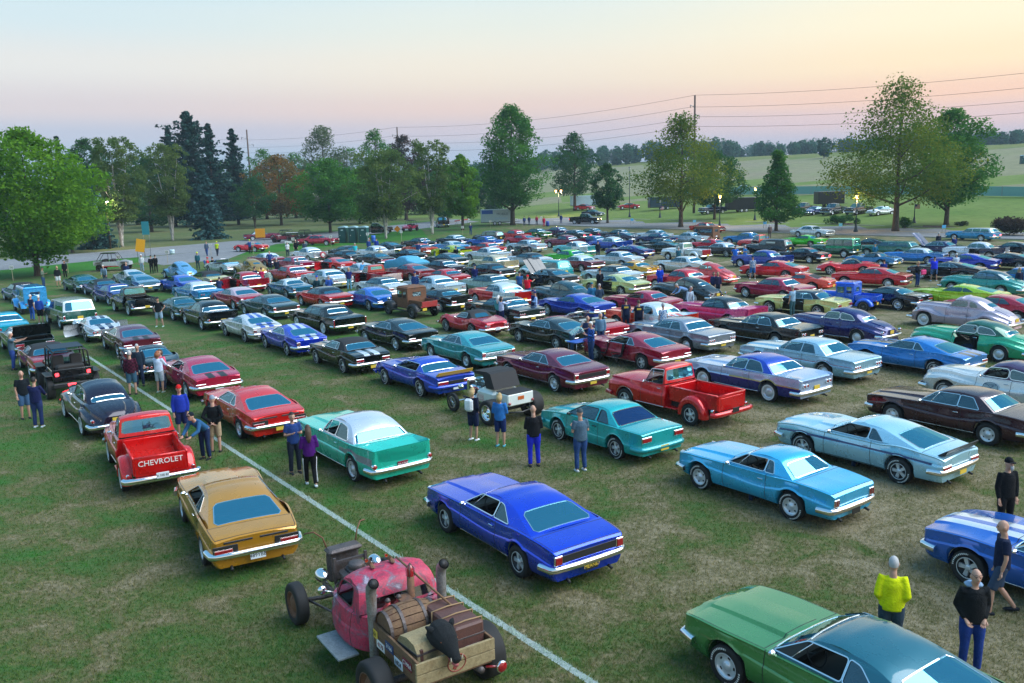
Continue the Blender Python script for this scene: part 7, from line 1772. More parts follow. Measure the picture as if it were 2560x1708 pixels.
# ---- parked show cars
r = car('ps', -10.39, 24.24, 120, 'e01c1c', 'bright red stepside pickup with lettered tailgate and chrome bumper', name='pickup_truck', cat='pickup truck', wheel='smooth', tyre='w', plate='plate_white'); link('lettering', text_mesh('CHEVROLET', .20, .004), r, [M_WHITE], (-2.388, 0, .90), (rad(90), 0, rad(-90))); plate_text(r, 'ps', 'A 33E 82', MATS['plate_black'], .08)
r = car('ps', 5.44, 29.05, 127, 'dc1420', 'red stepside pickup with painted bumper right of the teal compact coupe', name='pickup_truck', cat='pickup truck', wheel='mag', tyre='', bumper='d01428', plate='plate_black', open_win='L')
r = car('ss', -6.49, 19.35, 118, 'd09a34', 'gold fastback coupe with black deck slots nearest the red pickup', wheel='smooth', tyre='', open_win='L', plate='plate_white'); plate_text(r, 'ss', '489YBB', MATS['plate_black']); car_extras(r, 'ss', spoiler='slots')
r = car('fs', -14.26, 29.81, 126, '2a1236', 'dark plum lead sled sedan with chrome bumper behind the red pickup', wheel='smooth', tyre='w', metal=.4)
r = car('cm', -20.92, 39.21, 126, 'c01a30', 'red pony car with black convertible top behind the black off roader', roof='soft_top_black', wheel='rally')
r = car('nb', -24.59, 44.42, 127, '16302c', 'dark green hardtop with its boot lid open at the left edge', boot_open=True, wheel='smooth', tyre='')
r = car('nb', -28.64, 49.62, 128, '2cc4dc', 'turquoise hardtop cut by the left edge of the picture', wheel='smooth')
r = car('ss', -12.52, 34.65, 126, 'd0205a', 'magenta red coupe with two broad black deck stripes', stripe='black_satin', plate='plate_white', wheel='rally', open_win='L')
r = car('ss', -8.77, 28.89, 126, 'f03028', 'orange red fastback coupe with black tail panel beside the turquoise hardtop', wheel='slot', tyre='', panel=None); car_extras(r, 'ss', spoiler='slots')
r = car('fn57', -4.44, 24.44, 126, '38dcc8', 'turquoise finned hardtop with white roof and silver side spear', roof='d8e0ec', wheel='rally', plate='plate_maroon', open_win='L', paint2='a4b0bc'); plate_text(r, 'fn', '00-5769', MATS['white_enamel'], .09)
r = car('vc', -15.94, 38.33, 126, '0c1014', 'black sports coupe with blue tinted rear glass behind two chatting people', wheel='mag')
r = car('ss', -19.03, 43.67, 126, '7a1840', 'burgundy coupe with two black deck stripes beside the white sports coupe', stripe='black_satin', wheel='rally', metal=.35)
r = car('vc', -22.73, 48.11, 128, 'e4e8ee', 'white sports coupe with blue centre stripe and both doors open', wheel='mag', doors_open=('L', 'R'), stripe='1a2a60', rstripe='1a2a60')
r = car('bz', -26.68, 53.18, 130, '1f6a5c', 'teal green estate truck with white roof near the left edge', roof='e8eef0', wheel='smooth', name='estate_truck')
r = car('ps', -24.81, 58.23, 130, '0c1418', 'black stepside pickup with whitewall tyres', wheel='smooth', tyre='w', name='pickup_truck', cat='pickup truck')
r = car('nb', -36.66, 66.43, 132, '2a7ac0', 'light blue coupe with black top beside the pale blue street rod sedan', roof='soft_top_black', wheel='slot')
r = car('ss', -34.84, 72.06, 131, '3a7a7c', 'grey teal fastback coupe below the white buggy', wheel='mag')
r = car('cm', -31.53, 68.39, 130, '2448a8', 'blue coupe with a black roof and yellow plate beside grey haired onlookers', roof='black_satin', plate='plate_yellow', wheel='slot')
r = car('nb', -28.51, 63.69, 131, '1c3ca8', 'deep blue hardtop left of the black stepside pickup', wheel='slot')
r = car('mf', -32.49, 75.90, 131, 'dde4ea', 'white fastback parked below the black hooded pair', wheel='rally')
r = car('ss', -29.77, 70.93, 132, '7aa8c4', 'silver blue coupe with wide red tail lights', wheel='slot')
r = car('ss', -25.82, 69.36, 132, '1f66d8', 'bright blue coupe with blue rear glass, second of the left rows', wheel='slot', tyre='')
r = car('cv', -24.73, 72.28, 132, 'e2d890', 'pale yellow convertible with black top up', roof='soft_top_black', wheel='slot')
r = car('fc', -29.72, 79.95, 131, '7ab4dc', 'pale blue rounded forties coupe at the drive end of its row', wheel='smooth', tyre='', pillar=None)
r = car('co', -27.13, 84.33, 132, 'dfe8ee', 'white open convertible with blue interior beside the gold forties coupe', seat='3a9ac0', roof='3a9ac0', wheel='mag')
r = car('fc', -23.56, 80.77, 131, 'b09040', 'gold rounded thirties coupe at the drive end of its row', wheel='mag')
r = car('f8', -22.30, 62.95, 130, '28a8d8', 'turquoise coupe with white roof and whitewall tyres', roof='e6ecf0', wheel='smooth', tyre='w')
r = car('mu', -20.81, 55.26, 129, '1f5a58', 'dark teal notchback pony car beside the black finned sedan', wheel='rally')
r = car('fn', -17.64, 51.30, 127, '0c1216', 'black fifties sedan between two teal cars', wheel='rally')
r = car('mf', -13.92, 46.78, 128, 'e6e8ec', 'white fastback with twin blue stripes', stripe='2060c8', rstripe='2060c8', wheel='mag')
r = car('mf', -10.70, 42.74, 126, '1f48d0', 'blue fastback with twin white stripes in front of the black limousine', stripe='dde6f0', rstripe='dde6f0', wheel='mag')
r = car('cm', -7.22, 38.41, 126, '0a1014', 'black pony car with white deck stripes and black vinyl top', roof='soft_top_black', stripe='dde6f0', wheel='five')
r = car('mc', -15.07, 54.74, 130, '4a6a74', 'slate grey hardtop with dark roof behind the white striped fastback', roof='2a4048', wheel='rally')
r = car('mc', -18.37, 59.37, 130, 'd02850', 'cherry pink coupe with pale roof', roof='e8c8d0', wheel='smooth')
r = car('fn', -20.68, 68.97, 131, 'c81e3c', 'red finned fifties coupe with open door beside the plaid shirt person', doors_open=('L',), wheel='smooth', tyre='w')
r = car('mu', -16.23, 64.77, 129, '1f7c9c', 'teal notchback pony car with white roof right of the plaid shirt person', roof='e8eef0', wheel='mag')
r = car('cv', -24.88, 90.89, 133, 'b01848', 'magenta convertible with white top near the drive apron', roof='e8eef0', wheel='mag')
r = car('nb', -20.65, 84.94, 133, 'b82058', 'magenta hardtop behind the red sixties sedan', wheel='slot')
r = car('im', -18.52, 74.84, 131, 'd82034', 'red sixties sedan with two people standing at its side', wheel='smooth')
r = car('fn', -21.56, 95.42, 134, 'e2e8ee', 'white fifties coupe with red and white spare wheel on its tail', wheel='smooth', tyre='w'); car_extras(r, 'fn', spoiler='spare')
r = car('ff', -16.41, 83.13, 132, 'e82a30', 'scarlet fastback with open door and person in black at the sill', doors_open=('L',), wheel='slot')
r = car('im', -14.58, 70.28, 130, 'dfe8f2', 'white sixties sedan with thin side trim above the dark red pickup row', wheel='smooth')
r = car('cv', -12.39, 58.50, 128, 'e02a30', 'red convertible with dark top hidden behind two people in caps', roof='1c2c3c', wheel='rally')
r = car('ss', -9.11, 57.41, 127, '2080e0', 'bright blue coupe with chrome bumper left of the rusty truck', wheel='mag')
r = car('cd', -10.36, 48.98, 128, '10181c', 'long black limousine with square rear window', wheel='smooth', tyre='w', roof='1c2a30')
r = car('ss', -5.71, 43.39, 129, '0c1618', 'black compact coupe with red tail lights behind the striped pony car', wheel='rally')
r = car('vt', -2.08, 46.57, 127, 'd81e40', 'red roadster with black soft top and chrome wheels', roof='soft_top_black', wheel='wire', plate='plate_white')
r = car('cm', -4.48, 55.94, 129, '10141a', 'black coupe with rear wing in front of the white gull winged one', wheel='slot'); car_extras(r, 'cm', spoiler=1)
r = car('mc', -2.05, 38.81, 126, '4ab8c0', 'aqua hardtop with chrome tail trim behind the blue winged coupe', wheel='slot', tyre='', panel='bright_trim')
r = car('ca', -3.52, 33.81, 126, '1f56d0', 'blue seventies coupe with yellow rear wing and deep spoiler', wheel='mag', plate='plate_white', open_win='L', bumper='1f56d0'); car_extras(r, 'ca', spoiler='y')
r = car('mc', 1.46, 34.12, 126, '8a1c4c', 'maroon purple fastback coupe with long chrome bumper beside the hot rod', wheel='slot', metal=.4, panel=None)
r = car('fx', 2.77, 25.63, 126, '1cc0c4', 'teal compact coupe with black front wheels behind the two standing people', wheel='mag', rim=None, bumper='18a8b0', trim='black_satin', archtrim='18a8b0', rglass='tinted_glass')
r = car('f858', 8.84, 31.76, 126, 'b8cce8', 'two tone white and royal blue finned coupe with blue roof and gold spear', roof='2458c8', wheel='smooth', tyre='w', paint2='1a2a90', paint3='b8a060')
r = car('mu', 6.22, 20.79, 126, '48c4f0', 'sky blue notchback pony car with slotted wheels, driver at the wheel', wheel='slot', open_win='L', archtrim='40b8e8', plate='plate_black')
r = car('ssg', 9.64, 23.15, 126, 'b4e0f2', 'ice blue coupe with black side stripe and rear wing behind the sky blue car', wheel='five', open_win='L', paint2='2a3c70', archtrim='black_satin'); car_extras(r, 'ssg', spoiler='b')
r = car('nb', 13.45, 26.10, 126, '4a1c30', 'dark maroon hardtop at the right edge behind the ice blue coupe', wheel='rally', tyre='', metal=.35)
r = car('mc', -0.01, 18.33, 124, '1058e8', 'royal blue muscle coupe with chrome trimmed black tail in the foreground', wheel='five', tyre='', open_win='L', plate='plate_black', metal=.7); plate_text(r, 'mc', 'MEAN67', MATS['plate_yellow'])
r = car('mc', 4.81, 11.89, 125, '5a9c60', 'green coupe with teal vinyl roof cut by the lower right corner', roof='2a7888', wheel='rally', open_win='L', metal=.35)
r = car('ss', 1.96, 42.41, 127, '10282c', 'black green compact coupe left of the people at the folding table', wheel='five', tyre='')
r = car('ss', 5.25, 37.50, 126, 'b81848', 'cherry red coupe with chrome bumper behind the folding table', wheel='five', tyre='', open_win='L')
r = car('im', 7.78, 41.03, 126, '9aa4b4', 'silver sixties sedan with three people talking at its front', wheel='smooth', tyre='')
r = car('im62', 11.78, 34.80, 126, 'a8d0e4', 'ice blue sixties hardtop with red side stripe and six round tail lights', wheel='smooth', paint2='b03040')
r = car('ss', 16.02, 34.72, 126, '2490d8', 'bright blue coupe with black deck and bonnet stripes', stripe='1a2430', wheel='five')
r = car('fs', 19.72, 37.13, 127, '28b890', 'green rounded forties sedan with dark green roof and open door', roof='12705c', wheel='smooth', tyre='', doors_open=('L',))
r = car('fs', 16.44, 28.80, 126, 'dfe4e6', 'cream panel sided forties coupe with purple roof and round door emblem', roof='5a3a6a', wheel='smooth', open_win='L'); car_extras(r, 'fs', emblem=1)
r = car('fc', 22.63, 43.81, 126, 'c0b4c4', 'pale lilac beige rounded forties coupe with whitewall tyres', wheel='smooth', tyre='w', scale=1.06)
r = car('fs', 15.69, 41.77, 128, '1c1c78', 'midnight blue rounded sedan left of the ice blue hardtop row', wheel='smooth', tyre='')
r = car('f8', 11.93, 41.46, 127, '0c1418', 'black finned hardtop between the silver sedan and the midnight blue sled', wheel='smooth', tyre='')
r = car('fn55', 7.19, 45.53, 127, 'f04a20', 'orange fifties hardtop with white roof and white rear quarter', roof='e4eef4', paint2='e4eef4', wheel='smooth', tyre='')
r = car('co', 3.52, 43.68, 126, 'd41c38', 'red open convertible beside the couple in teal and khaki', roof='101418', seat='2a4a50', wheel='smooth')
r = car('fn', 11.12, 47.12, 128, 'e0408c', 'pink fifties hardtop with black roof', roof='101c26', wheel='smooth')
r = car('cm', 7.77, 52.13, 134, 'c82058', 'raspberry pony coupe with driver window open', open_win='L', wheel='rally')
r = car('ss', 3.76, 51.19, 128, '1c50c8', 'blue coupe with black outlined tail behind the red open convertible', wheel='rally')
r = car('fb', 3.31, 56.23, 130, '1c5460', 'dark teal forties fastback sedan behind the person in the red polo', wheel='smooth')
r = car('fb', 11.23, 56.38, 127, '0e2430', 'black forties fastback sedan with whitewall tyres', wheel='smooth', tyre='w')
r = car('fn55', -0.64, 56.65, 127, 'e82a2a', 'red and white fifties sedan with white roof', roof='e6f0f4', paint2='e6f0f4', wheel='smooth', tyre='w')
r = car('im', -0.45, 50.37, 127, '143038', 'dark teal sixties sedan in front of the red and white sedan', wheel='smooth')
r = car('nb', -1.63, 63.35, 130, '9ab8b4', 'pale sage hardtop with dark teal roof beside the person in navy', roof='1f4c54', wheel='slot')
r = car('mc', 2.83, 66.47, 129, '101820', 'black coupe with bonnet raised and a person sitting in the doorway', hood_open=True, wheel='five', doors_open=('L',))
r = car('mc', 7.25, 61.20, 130, 'd8e0a0', 'cream yellow coupe with open door and person in black hoodie', doors_open=('L',), wheel='five')
r = car('nb', 7.71, 67.42, 129, 'd8e6ee', 'white hardtop with black vinyl roof behind the cream yellow coupe', roof='14202c', wheel='rally')
r = car('ca', 9.85, 71.91, 129, 'f0b820', 'yellow seventies coupe with black deck stripes', stripe='black_satin', wheel='five')
r = car('fn', 12.00, 62.11, 130, 'e01e40', 'red fifties sedan left of the salmon forties coupe', wheel='smooth', tyre='w')
r = car('fc', 14.63, 65.77, 131, 'd84c50', 'salmon pink rounded forties coupe', wheel='mag')
r = car('nb', 14.37, 73.72, 131, 'dde8ee', 'white sixties hardtop with person leaning at its door', wheel='mag')
r = car('ps', 16.82, 84.73, 131, 'e4ecf2', 'white stepside pickup with red tailgate', wheel='smooth', tyre='', name='pickup_truck', cat='pickup truck', tailgate='b02038')
r = car('cv', 5.93, 77.70, 130, '8a1844', 'maroon convertible with white top beside the yellow coupe', roof='dfeaf0', wheel='slot')
r = car('nb', 9.69, 80.53, 132, 'dce8f0', 'white sixties hardtop behind the yellow coupe', wheel='smooth')
r = car('sb2', 2.75, 71.01, 131, '20b0b8', 'turquoise estate car with white lower body', paint2='e4eef0', roof='20b0b8', name='estate_car', wheel='rally')
r = car('nb', 5.49, 83.96, 131, '3cd020', 'bright green coupe behind the maroon convertible', wheel='slot')
r = car('ff', 12.00, 89.01, 134, '1c2c90', 'navy fastback with open door and person in green at it', doors_open=('L',), wheel='mag')
r = car('fn55', 6.88, 93.55, 132, '58c8d0', 'turquoise and white fifties coupe with white roof and rear', roof='e6f0f4', paint2='e6f0f4', wheel='smooth')
r = car('fn', 11.21, 99.20, 134, '1f64c8', 'blue fifties coupe with white roof', roof='e6f0f4', wheel='slot')
r = car('fn', -1.50, 78.71, 131, 'e0d4b8', 'cream fifties sedan in front of the white winged coupe', wheel='smooth')
r = car('cv', 1.65, 82.30, 130, 'dfe6f0', 'white finned convertible with black top', roof='1c2634', wheel='rally')
r = car('f8', -2.24, 89.28, 132, 'dfe8f0', 'white winged sixties coupe beside the cream fifties sedan', wheel='mag')
r = car('nb', 1.85, 100.20, 135, 'c4d8e4', 'pale silver blue sixties sedan with red tail lights', wheel='mag')
r = car('fn', 6.49, 104.90, 135, '8a1450', 'plum red fifties coupe with driver window down', wheel='smooth')
r = car('mc', 1.58, 110.72, 134, 'd82848', 'coral red coupe in front of the red estate', wheel='smooth')
r = car('fn', 0.59, 119.72, 135, 'd02038', 'red fifties estate style sedan beside the black panel truck', wheel='smooth')
r = car('nb', 3.54, 123.69, 135, '2c8c40', 'green hardtop with dark green roof near the lot edge', roof='14483c', wheel='rally')
r = car('nb', 6.63, 126.48, 133, '5a2a6c', 'purple coupe at the far end beside the green hardtop', wheel='rally')
r = car('nb', 8.43, 118.07, 135, '1a4452', 'dark teal coupe with lit brake lamps near the lot edge', lit=True, wheel='slot')
r = car('nb', 10.91, 120.90, 134, '183c50', 'dark slate coupe second from the lit brake lamps', wheel='smooth')
r = car('sb', -2.78, 115.79, 134, '10242c', 'black estate truck beside the red fifties estate', name='estate_truck', wheel='mag')
r = car('nb', -3.07, 109.14, 135, '2a74d0', 'bright blue sixties coupe utility with pale deck', wheel='rally')
r = car('nb', -2.65, 97.32, 134, 'e0242c', 'red compact hardtop below the bright blue coupe utility', wheel='mag')
r = car('ss', -6.23, 94.91, 134, 'c8d818', 'lime yellow coupe with black rear wing and open door', doors_open=('L',), wheel='smooth'); car_extras(r, 'ss', spoiler='b')
r = car('mc', -6.79, 102.02, 134, '3ca8e8', 'sky blue coupe with white roof behind the lime yellow coupe', roof='e6f0f6', wheel='slot')
r = car('nb', -7.13, 113.51, 134, '1c3c5c', 'navy hardtop with white roof at the far end by the picnic barricade', roof='e6f0f6', wheel='slot')
r = car('nb', -11.15, 109.50, 134, '1c2c3c', 'charcoal hardtop behind the orange coupe', wheel='smooth')
r = car('ca', -10.16, 100.07, 132, 'e85a3c', 'orange coupe half hidden behind two onlookers', wheel='smooth')
r = car('mf', -14.29, 104.60, 134, '1c4c60', 'dark petrol fastback near the blue barrel', wheel='smooth')
r = car('fn', -14.45, 95.08, 134, 'e2eaf0', 'white fifties coupe with two people in blue leaning on it', wheel='smooth')
r = car('cv', -18.10, 98.74, 133, '1c4454', 'dark petrol convertible beside the aqua shirt person', roof='16303c', wheel='rally')
r = car('cv', -17.08, 91.90, 132, '101c24', 'black convertible with pale blue rear window', roof='101820', wheel='slot')
r = car('mc', -13.35, 87.33, 132, '141a22', 'black coupe with pinkish white tail panel', panel='e890a8', wheel='slot')
r = car('cm', -10.51, 91.24, 133, '1c2c40', 'dark navy coupe behind the tarpaulin covered car', wheel='mag')
r = car('ss', -6.04, 84.57, 131, '34505c', 'dark slate coupe right of the covered car', wheel='rally')
r = car('nb', -5.99, 76.61, 132, '3c2038', 'plum hardtop with chrome bumper behind the red coupe', wheel='mag')
r = car('mf', -12.89, 76.54, 131, 'dfe6ee', 'white coupe with open door beside the dark red pickup', wheel='smooth')
r = car('pf', -10.64, 69.87, 132, 'a01430', 'dark red fleetside pickup with white tailgate band and open door', name='pickup_truck', cat='pickup truck', doors_open=('L',), tailgate='d8c8c8', wheel='rally')
r = car('ss', -8.34, 73.89, 131, 'a81838', 'crimson coupe with grey deck stripes beside the dark red pickup', stripe='5a4048', wheel='rally')
r = car('cm', -5.14, 68.95, 130, 'e02038', 'bright red coupe behind the white winged sixties car', wheel='slot')
r = car('nb', -9.30, 63.42, 129, 'dce8ee', 'white hardtop with teal vinyl roof in front of the dark red pickup', roof='1c5468', wheel='smooth')
r = car('f8', -5.47, 62.77, 130, 'd4e4ee', 'white gull winged coupe with whitewall tyres behind the black winged coupe', wheel='smooth', tyre='w')
r = car('cv', -1.85, 72.65, 131, '0e1a20', 'black convertible with black top in front of the cream sedan', roof='121c22', wheel='mag')
r = car('nb', 14.15, 116.19, 135, '1a3c48', 'dark teal coupe third from the lit brake lamps', wheel='slot')
r = car('mf', 13.94, 111.18, 134, '1c3460', 'navy fastback with white stripes near the road', stripe='dde6f0', rstripe='dde6f0', wheel='mag')
r = car('nb', 18.27, 113.02, 134, 'd4e2ec', 'white coupe at the road end of its row', wheel='smooth')
r = car('nb', 17.48, 106.26, 135, '1c3c78', 'navy coupe in front of the white one at the road end', wheel='rally')
r = car('nb', 16.18, 96.88, 135, '14242c', 'black coupe with pale rear glass beyond the white pickup', wheel='mag')
r = car('ff', 15.94, 92.87, 134, '10282e', 'black green fastback left of the white pickup', wheel='slot')
r = car('nb', 9.64, 104.47, 133, '2c70b0', 'medium blue coupe left of the blue and white fifties coupe', wheel='slot')
r = car('cm', 21.25, 94.54, 134, 'e02448', 'red pony coupe behind the black convertible with white top', wheel='mag')
r = car('cv', 20.86, 88.33, 133, '10182a', 'black convertible with white top right of the white pickup', roof='dfe8f0', wheel='five')
r = car('nb', 27.17, 102.47, 133, '2c8cc8', 'blue sixties hardtop at the road end beside the red cab pickup', wheel='slot')
r = car('ps', 26.42, 93.40, 134, 'd83a30', 'orange red forties pickup with its door open', name='pickup_truck', cat='pickup truck', doors_open=('L',), wheel='smooth')
r = car('pv', 25.33, 87.47, 133, '10202c', 'black forties panel van with white script on its side', name='panel_van', cat='van', wheel='smooth'); car_extras(r, 'pv', emblem=2)
r = car('fn', 21.60, 76.08, 133, '1c4cb0', 'blue finned fifties coupe with people in blue at its front', wheel='smooth')
r = car('ss', 20.28, 68.11, 139, 'e8203c', 'red coupe with white deck stripes and black wheels', stripe='e8e0e8', wheel='five')
r = car('nb', 16.86, 56.50, 127, 'c01c5c', 'magenta sixties hardtop behind the person in grey blue', wheel='smooth')
r = car('nb', 21.22, 106.16, 135, 'd0e0ec', 'white coupe half hidden behind the brown hot rod', wheel='rally')
r = car('ca', 32.18, 97.45, 134, '48d828', 'vivid green coupe behind the green utility wagon', wheel='mag')
r = car('cm', 26.29, 79.90, 131, '101828', 'black pony coupe with red stripes and lit tail lamps', stripe='c82030', rstripe='c82030', lit=True, wheel='slot')
r = car('wl', 30.76, 84.04, 133, '1c6858', 'green utility wagon with mint green roof and side band', roof='40d0b0', pillar='1c6858', paint2='30b890', wheel='steel', tyre='', name='utility_wagon')
r = car('mf', 36.18, 89.55, 134, '142840', 'black fastback with white deck stripes near the road', stripe='dde6f0', wheel='slot')
r = car('wg', 35.67, 83.74, 133, '4c8c80', 'grey green estate car beside the black striped fastback', name='estate_car', paint2='c8c8a0', wheel='slot')
r = car('vt', 30.44, 74.39, 130, '2484b8', 'blue roadster with black top and person in hood beside it', roof='142838', wheel='smooth')
r = car('vt', 26.40, 69.22, 158, 'f01e3c', 'red roadster with black soft top, side on in the aisle', roof='16283c', wheel='five')
r = car('mc', 25.06, 61.33, 141, 'd8203c', 'red coupe with plain steel wheels behind the blue hot rod', wheel='steel')
r = car('nb', 16.52, 49.93, 135, 'dce098', 'cream coupe with black vinyl roof and open door', roof='14243c', doors_open=('L',), wheel='five')
r = car('ca', 21.90, 51.61, 129, '142038', 'midnight black seventies coupe with white deck stripes', stripe='dde6f0', wheel='slot')
r = car('cv', 34.68, 76.11, 141, '2c90d8', 'bright blue convertible with white top', roof='dfe8f2', wheel='five')
r = car('nb', 39.75, 82.81, 133, '182c68', 'navy coupe with bonnet raised behind two people', hood_open=True, wheel='rally')
r = car('fn55', 41.22, 78.63, 139, 'dfe6f0', 'white fifties coupe with open door near the moving aqua estate', paint2='1c2850', doors_open=('L',), wheel='rally')
r = car('mc', 44.92, 79.63, 133, '141c2c', 'black coupe at the right edge near the road', wheel='mag')
r = car('ss', 35.81, 69.81, 138, '1c48c8', 'royal blue compact coupe with bright rear glass', wheel='rally')
r = car('ff', 39.14, 69.97, 130, '141c30', 'black coupe with blue glass at the right edge', wheel='mag')
r = car('ff', 31.74, 64.33, 137, '1c2838', 'black fastback with open door behind the person in royal blue', doors_open=('L',), wheel='rally')
r = car('fs', 30.07, 56.00, 129, '20a098', 'teal four door forties sedan with dark teal roof', roof='146070', wheel='smooth')
r = car('ff', 26.03, 51.09, 136, 'b8dc30', 'lime green long fastback behind the lilac beige coupe', wheel='slot')
r = car('mc', 25.40, 46.01, 131, 'c8204c', 'crimson coupe at the right edge behind the beige coupe', wheel='smooth')
r = car('nb', 33.71, 58.42, 130, '4c94d8', 'pale blue car just entering the right edge', wheel='mag')
r = car('ss', 10.17, 15.15, 125, '2c78d0', 'blue coupe with white bonnet stripes cut by the right edge', wheel='five', stripe='dde6f0')
driver(r, 126, 6.22, 20.79, -.30, .38, -.10, 'driver in starry navy shirt at the wheel of the sky blue car', '28308c', 'white')
driver(r, 126, 9.64, 23.15, -.30, .40, -.09, 'driver in pale blue shirt inside the ice blue coupe', '9ab8d8', 'brown')
driver(r, 127, 19.72, 37.13, -.25, .55, .0, 'person in black sitting in the doorway of the green forties sedan', '141820', 'dark', 'cap' if False else 'short')
driver(r, 129, 2.83, 66.47, -.1, .70, -.05, 'person in dark top sitting in the doorway of the black coupe', '2c3c50', 'dark')
# ---- rods, trailers, signs and the like
rat_rod(-2.21, 13.94, 123)
t_bucket(-0.65, 29.43, 128)
model_a(-5.99, 53.35, 130, 'rusty brown vintage pickup rod with red tailgate', M_RUST, M_RUST, M_RUSTRED, M_BLACK)
model_a(-32.54, 59.91, 128, 'pale blue street rod sedan with tall body at the left edge', paint(C3('4cb4f0')), paint(C3('4cb4f0')), paint(C3('4cb4f0')), paint(C3('4cb4f0')), sedan=True, name='street_rod')
model_a(23.24, 107.25, 134, 'brown rusty sedan rod with slate roof near the road', M_RUST, M_RUST, M_RUST, M_RUST, sedan=True, name='street_rod', s=1.1)
model_a(19.49, 50.83, 140, 'bright blue coupe rod with red engine cover in the aisle', paint(C3('2c78f0')), paint(C3('2c78f0')), paint(C3('2c78f0')), paint(C3('2c78f0')), name='street_rod', s=.92)
model_a(1.22, 89.64, 132, 'black vintage roadster pickup among the white cars', paint(C3('10141a')), paint(C3('10141a')), paint(C3('10141a')), M_BLACK, name='street_rod', s=.78)
open_jeep(-17.89, 34.92, 125)
covered_car(*(-9.53, 82.16), 132)
r = car('vc', 19.74, 60.18, 140, 'e85030', 'low orange exotic coupe with black engine deck beside the red striped coupe', rglass='dark_plastic', wheel='five', bumper='e85030')
buggy(-40.31, 90.45, 8, 'white and black four seat buggy on the verge under the maple', 'c8d0d8', '2a3038', 'c02030')
buggy(-32.68, 129.97, 170, 'black and red buggy at the drive beside the orange sign', 'a01c40', '1c3c60', '101014')
golf_cart(-29.61, 122.20, 20, 'white roofed golf cart behind the number ten stake')
buggy(-29.09, 128.50, 10, 'black hard cab buggy left of the long red car', '14181c', '181c20', 'd8dce0')
buggy(-16.76, 151.97, 250, 'pink and black buggy behind the yellow sign', 'd02870', '203850', '101014')
r = car('vc', -32.63, 112.60, 160, 'f02838', 'red sports coupe driving on the drive behind the lime capped person', far=True, group='vehicles on the drive and road', z=ZT(-32.63, 112.60))
r = car('im', -38.09, 137.64, 20, '8a1c50', 'maroon sixties hardtop with white top on the drive behind the orange sign', far=True, group='vehicles on the drive and road', roof='c8d8dc', z=ZT(-38.09, 137.64))
r = car('im', -25.96, 121.54, 345, 'd01c50', 'long pink red coupe with pale nose crossing the grass by the toilets', far=True, group='vehicles on the drive and road', z=ZT(-25.96, 121.54))
r = car('mt', -21.57, 144.86, 10, '10181e', 'black pickup parked behind the birch and toilets', far=True, group='vehicles on the drive and road', name='pickup_truck', cat='pickup truck', z=ZT(-21.57, 144.86))
r = car('mt', -12.12, 163.04, 100, '141c20', 'black off roader behind the slender birch', far=True, group='vehicles on the drive and road', name='pickup_truck', cat='pickup truck', z=ZT(-12.12, 163.04))
r = car('mt', 13.78, 160.66, 330, '141c20', 'black pickup with lit headlamps turning at the road junction', far=True, group='vehicles on the drive and road', name='pickup_truck', cat='pickup truck', head=1, lit=True, z=ZT(13.78, 160.66))
r = car('ms', 17.75, 207.55, 320, 'd02838', 'red car waiting behind the black pickup at the junction', far=True, group='vehicles on the drive and road', lit=True, z=ZT(17.75, 207.55))
r = car('ms', 17.83, 188.88, 320, '20304c', 'dark blue car with lit brake lamps at the junction', far=True, group='vehicles on the drive and road', lit=True, z=ZT(17.83, 188.88))
r = car('im', 28.14, 126.77, 305, 'e04030', 'orange red sixties car passing on the road behind the brown rod', far=True, group='vehicles on the drive and road', lit=True, z=ZT(28.14, 126.77))
r = car('im', 38.08, 112.09, 305, 'dfe8f0', 'white sixties car passing behind the vivid green coupe', far=True, group='vehicles on the drive and road', z=ZT(38.08, 112.09))
r = car('wg', 51.74, 99.44, 125, '3ca0d0', 'aqua and white estate car passing on the road', far=True, group='vehicles on the drive and road', roof='dfe8ee', name='estate_car', lit=True, z=ZT(51.74, 99.44))
r = car('mt', 39.41, 173.23, 205, '1c3450', 'dark blue modern pickup parked on the lawn before the black trailer', far=True, tyre='', trim='black_satin', group='trailers and trucks beyond the road', name='pickup_truck', cat='pickup truck', z=ZT(39.41, 173.23))
r = car('mt', 52.39, 159.25, 220, '14243c', 'black modern pickup leftmost of the row beyond the road', far=True, tyre='', trim='black_satin', group='trailers and trucks beyond the road', name='pickup_truck', cat='pickup truck', z=ZT(52.39, 159.25))
r = car('ms', 53.02, 155.21, 215, '2c4c88', 'blue modern saloon between two dark pickups', far=True, tyre='', trim='black_satin', group='trailers and trucks beyond the road', z=ZT(53.02, 155.21))
r = car('mt', 55.55, 153.19, 220, '14304c', 'dark modern pickup right of the blue saloon', far=True, tyre='', trim='black_satin', group='trailers and trucks beyond the road', name='pickup_truck', cat='pickup truck', z=ZT(55.55, 153.19))
r = car('mt', 58.49, 149.85, 215, '141c28', 'black modern pickup partly behind the leaves left of the white saloon', far=True, tyre='', trim='black_satin', group='trailers and trucks beyond the road', name='pickup_truck', cat='pickup truck', z=ZT(58.49, 149.85))
r = car('ms', 60.71, 145.82, 200, 'dfe8f0', 'white modern saloon rightmost on the lawn', far=True, tyre='', trim='black_satin', group='trailers and trucks beyond the road', z=ZT(60.71, 145.82))
r = car('mt', 57.32, 219.23, 190, 'd8e8f4', 'white pickup higher up the lawn', far=True, tyre='', trim='black_satin', group='trailers and trucks beyond the road', name='pickup_truck', cat='pickup truck', z=ZT(57.32, 219.23))
r = car('ms', 26.58, 199.47, 185, 'c02838', 'red car beside the white box trailer on the lawn', far=True, tyre='', trim='black_satin', group='trailers and trucks beyond the road', z=ZT(26.58, 199.47))
box_trailer(-2.17, 166.65, 2, 'white and blue exhibition trailer with large lettering behind the tall tree', 6.0, 2.3, 2.3, 'c8d8dc', z=ZT(-2.17, 166.65), letter=True, group=None)
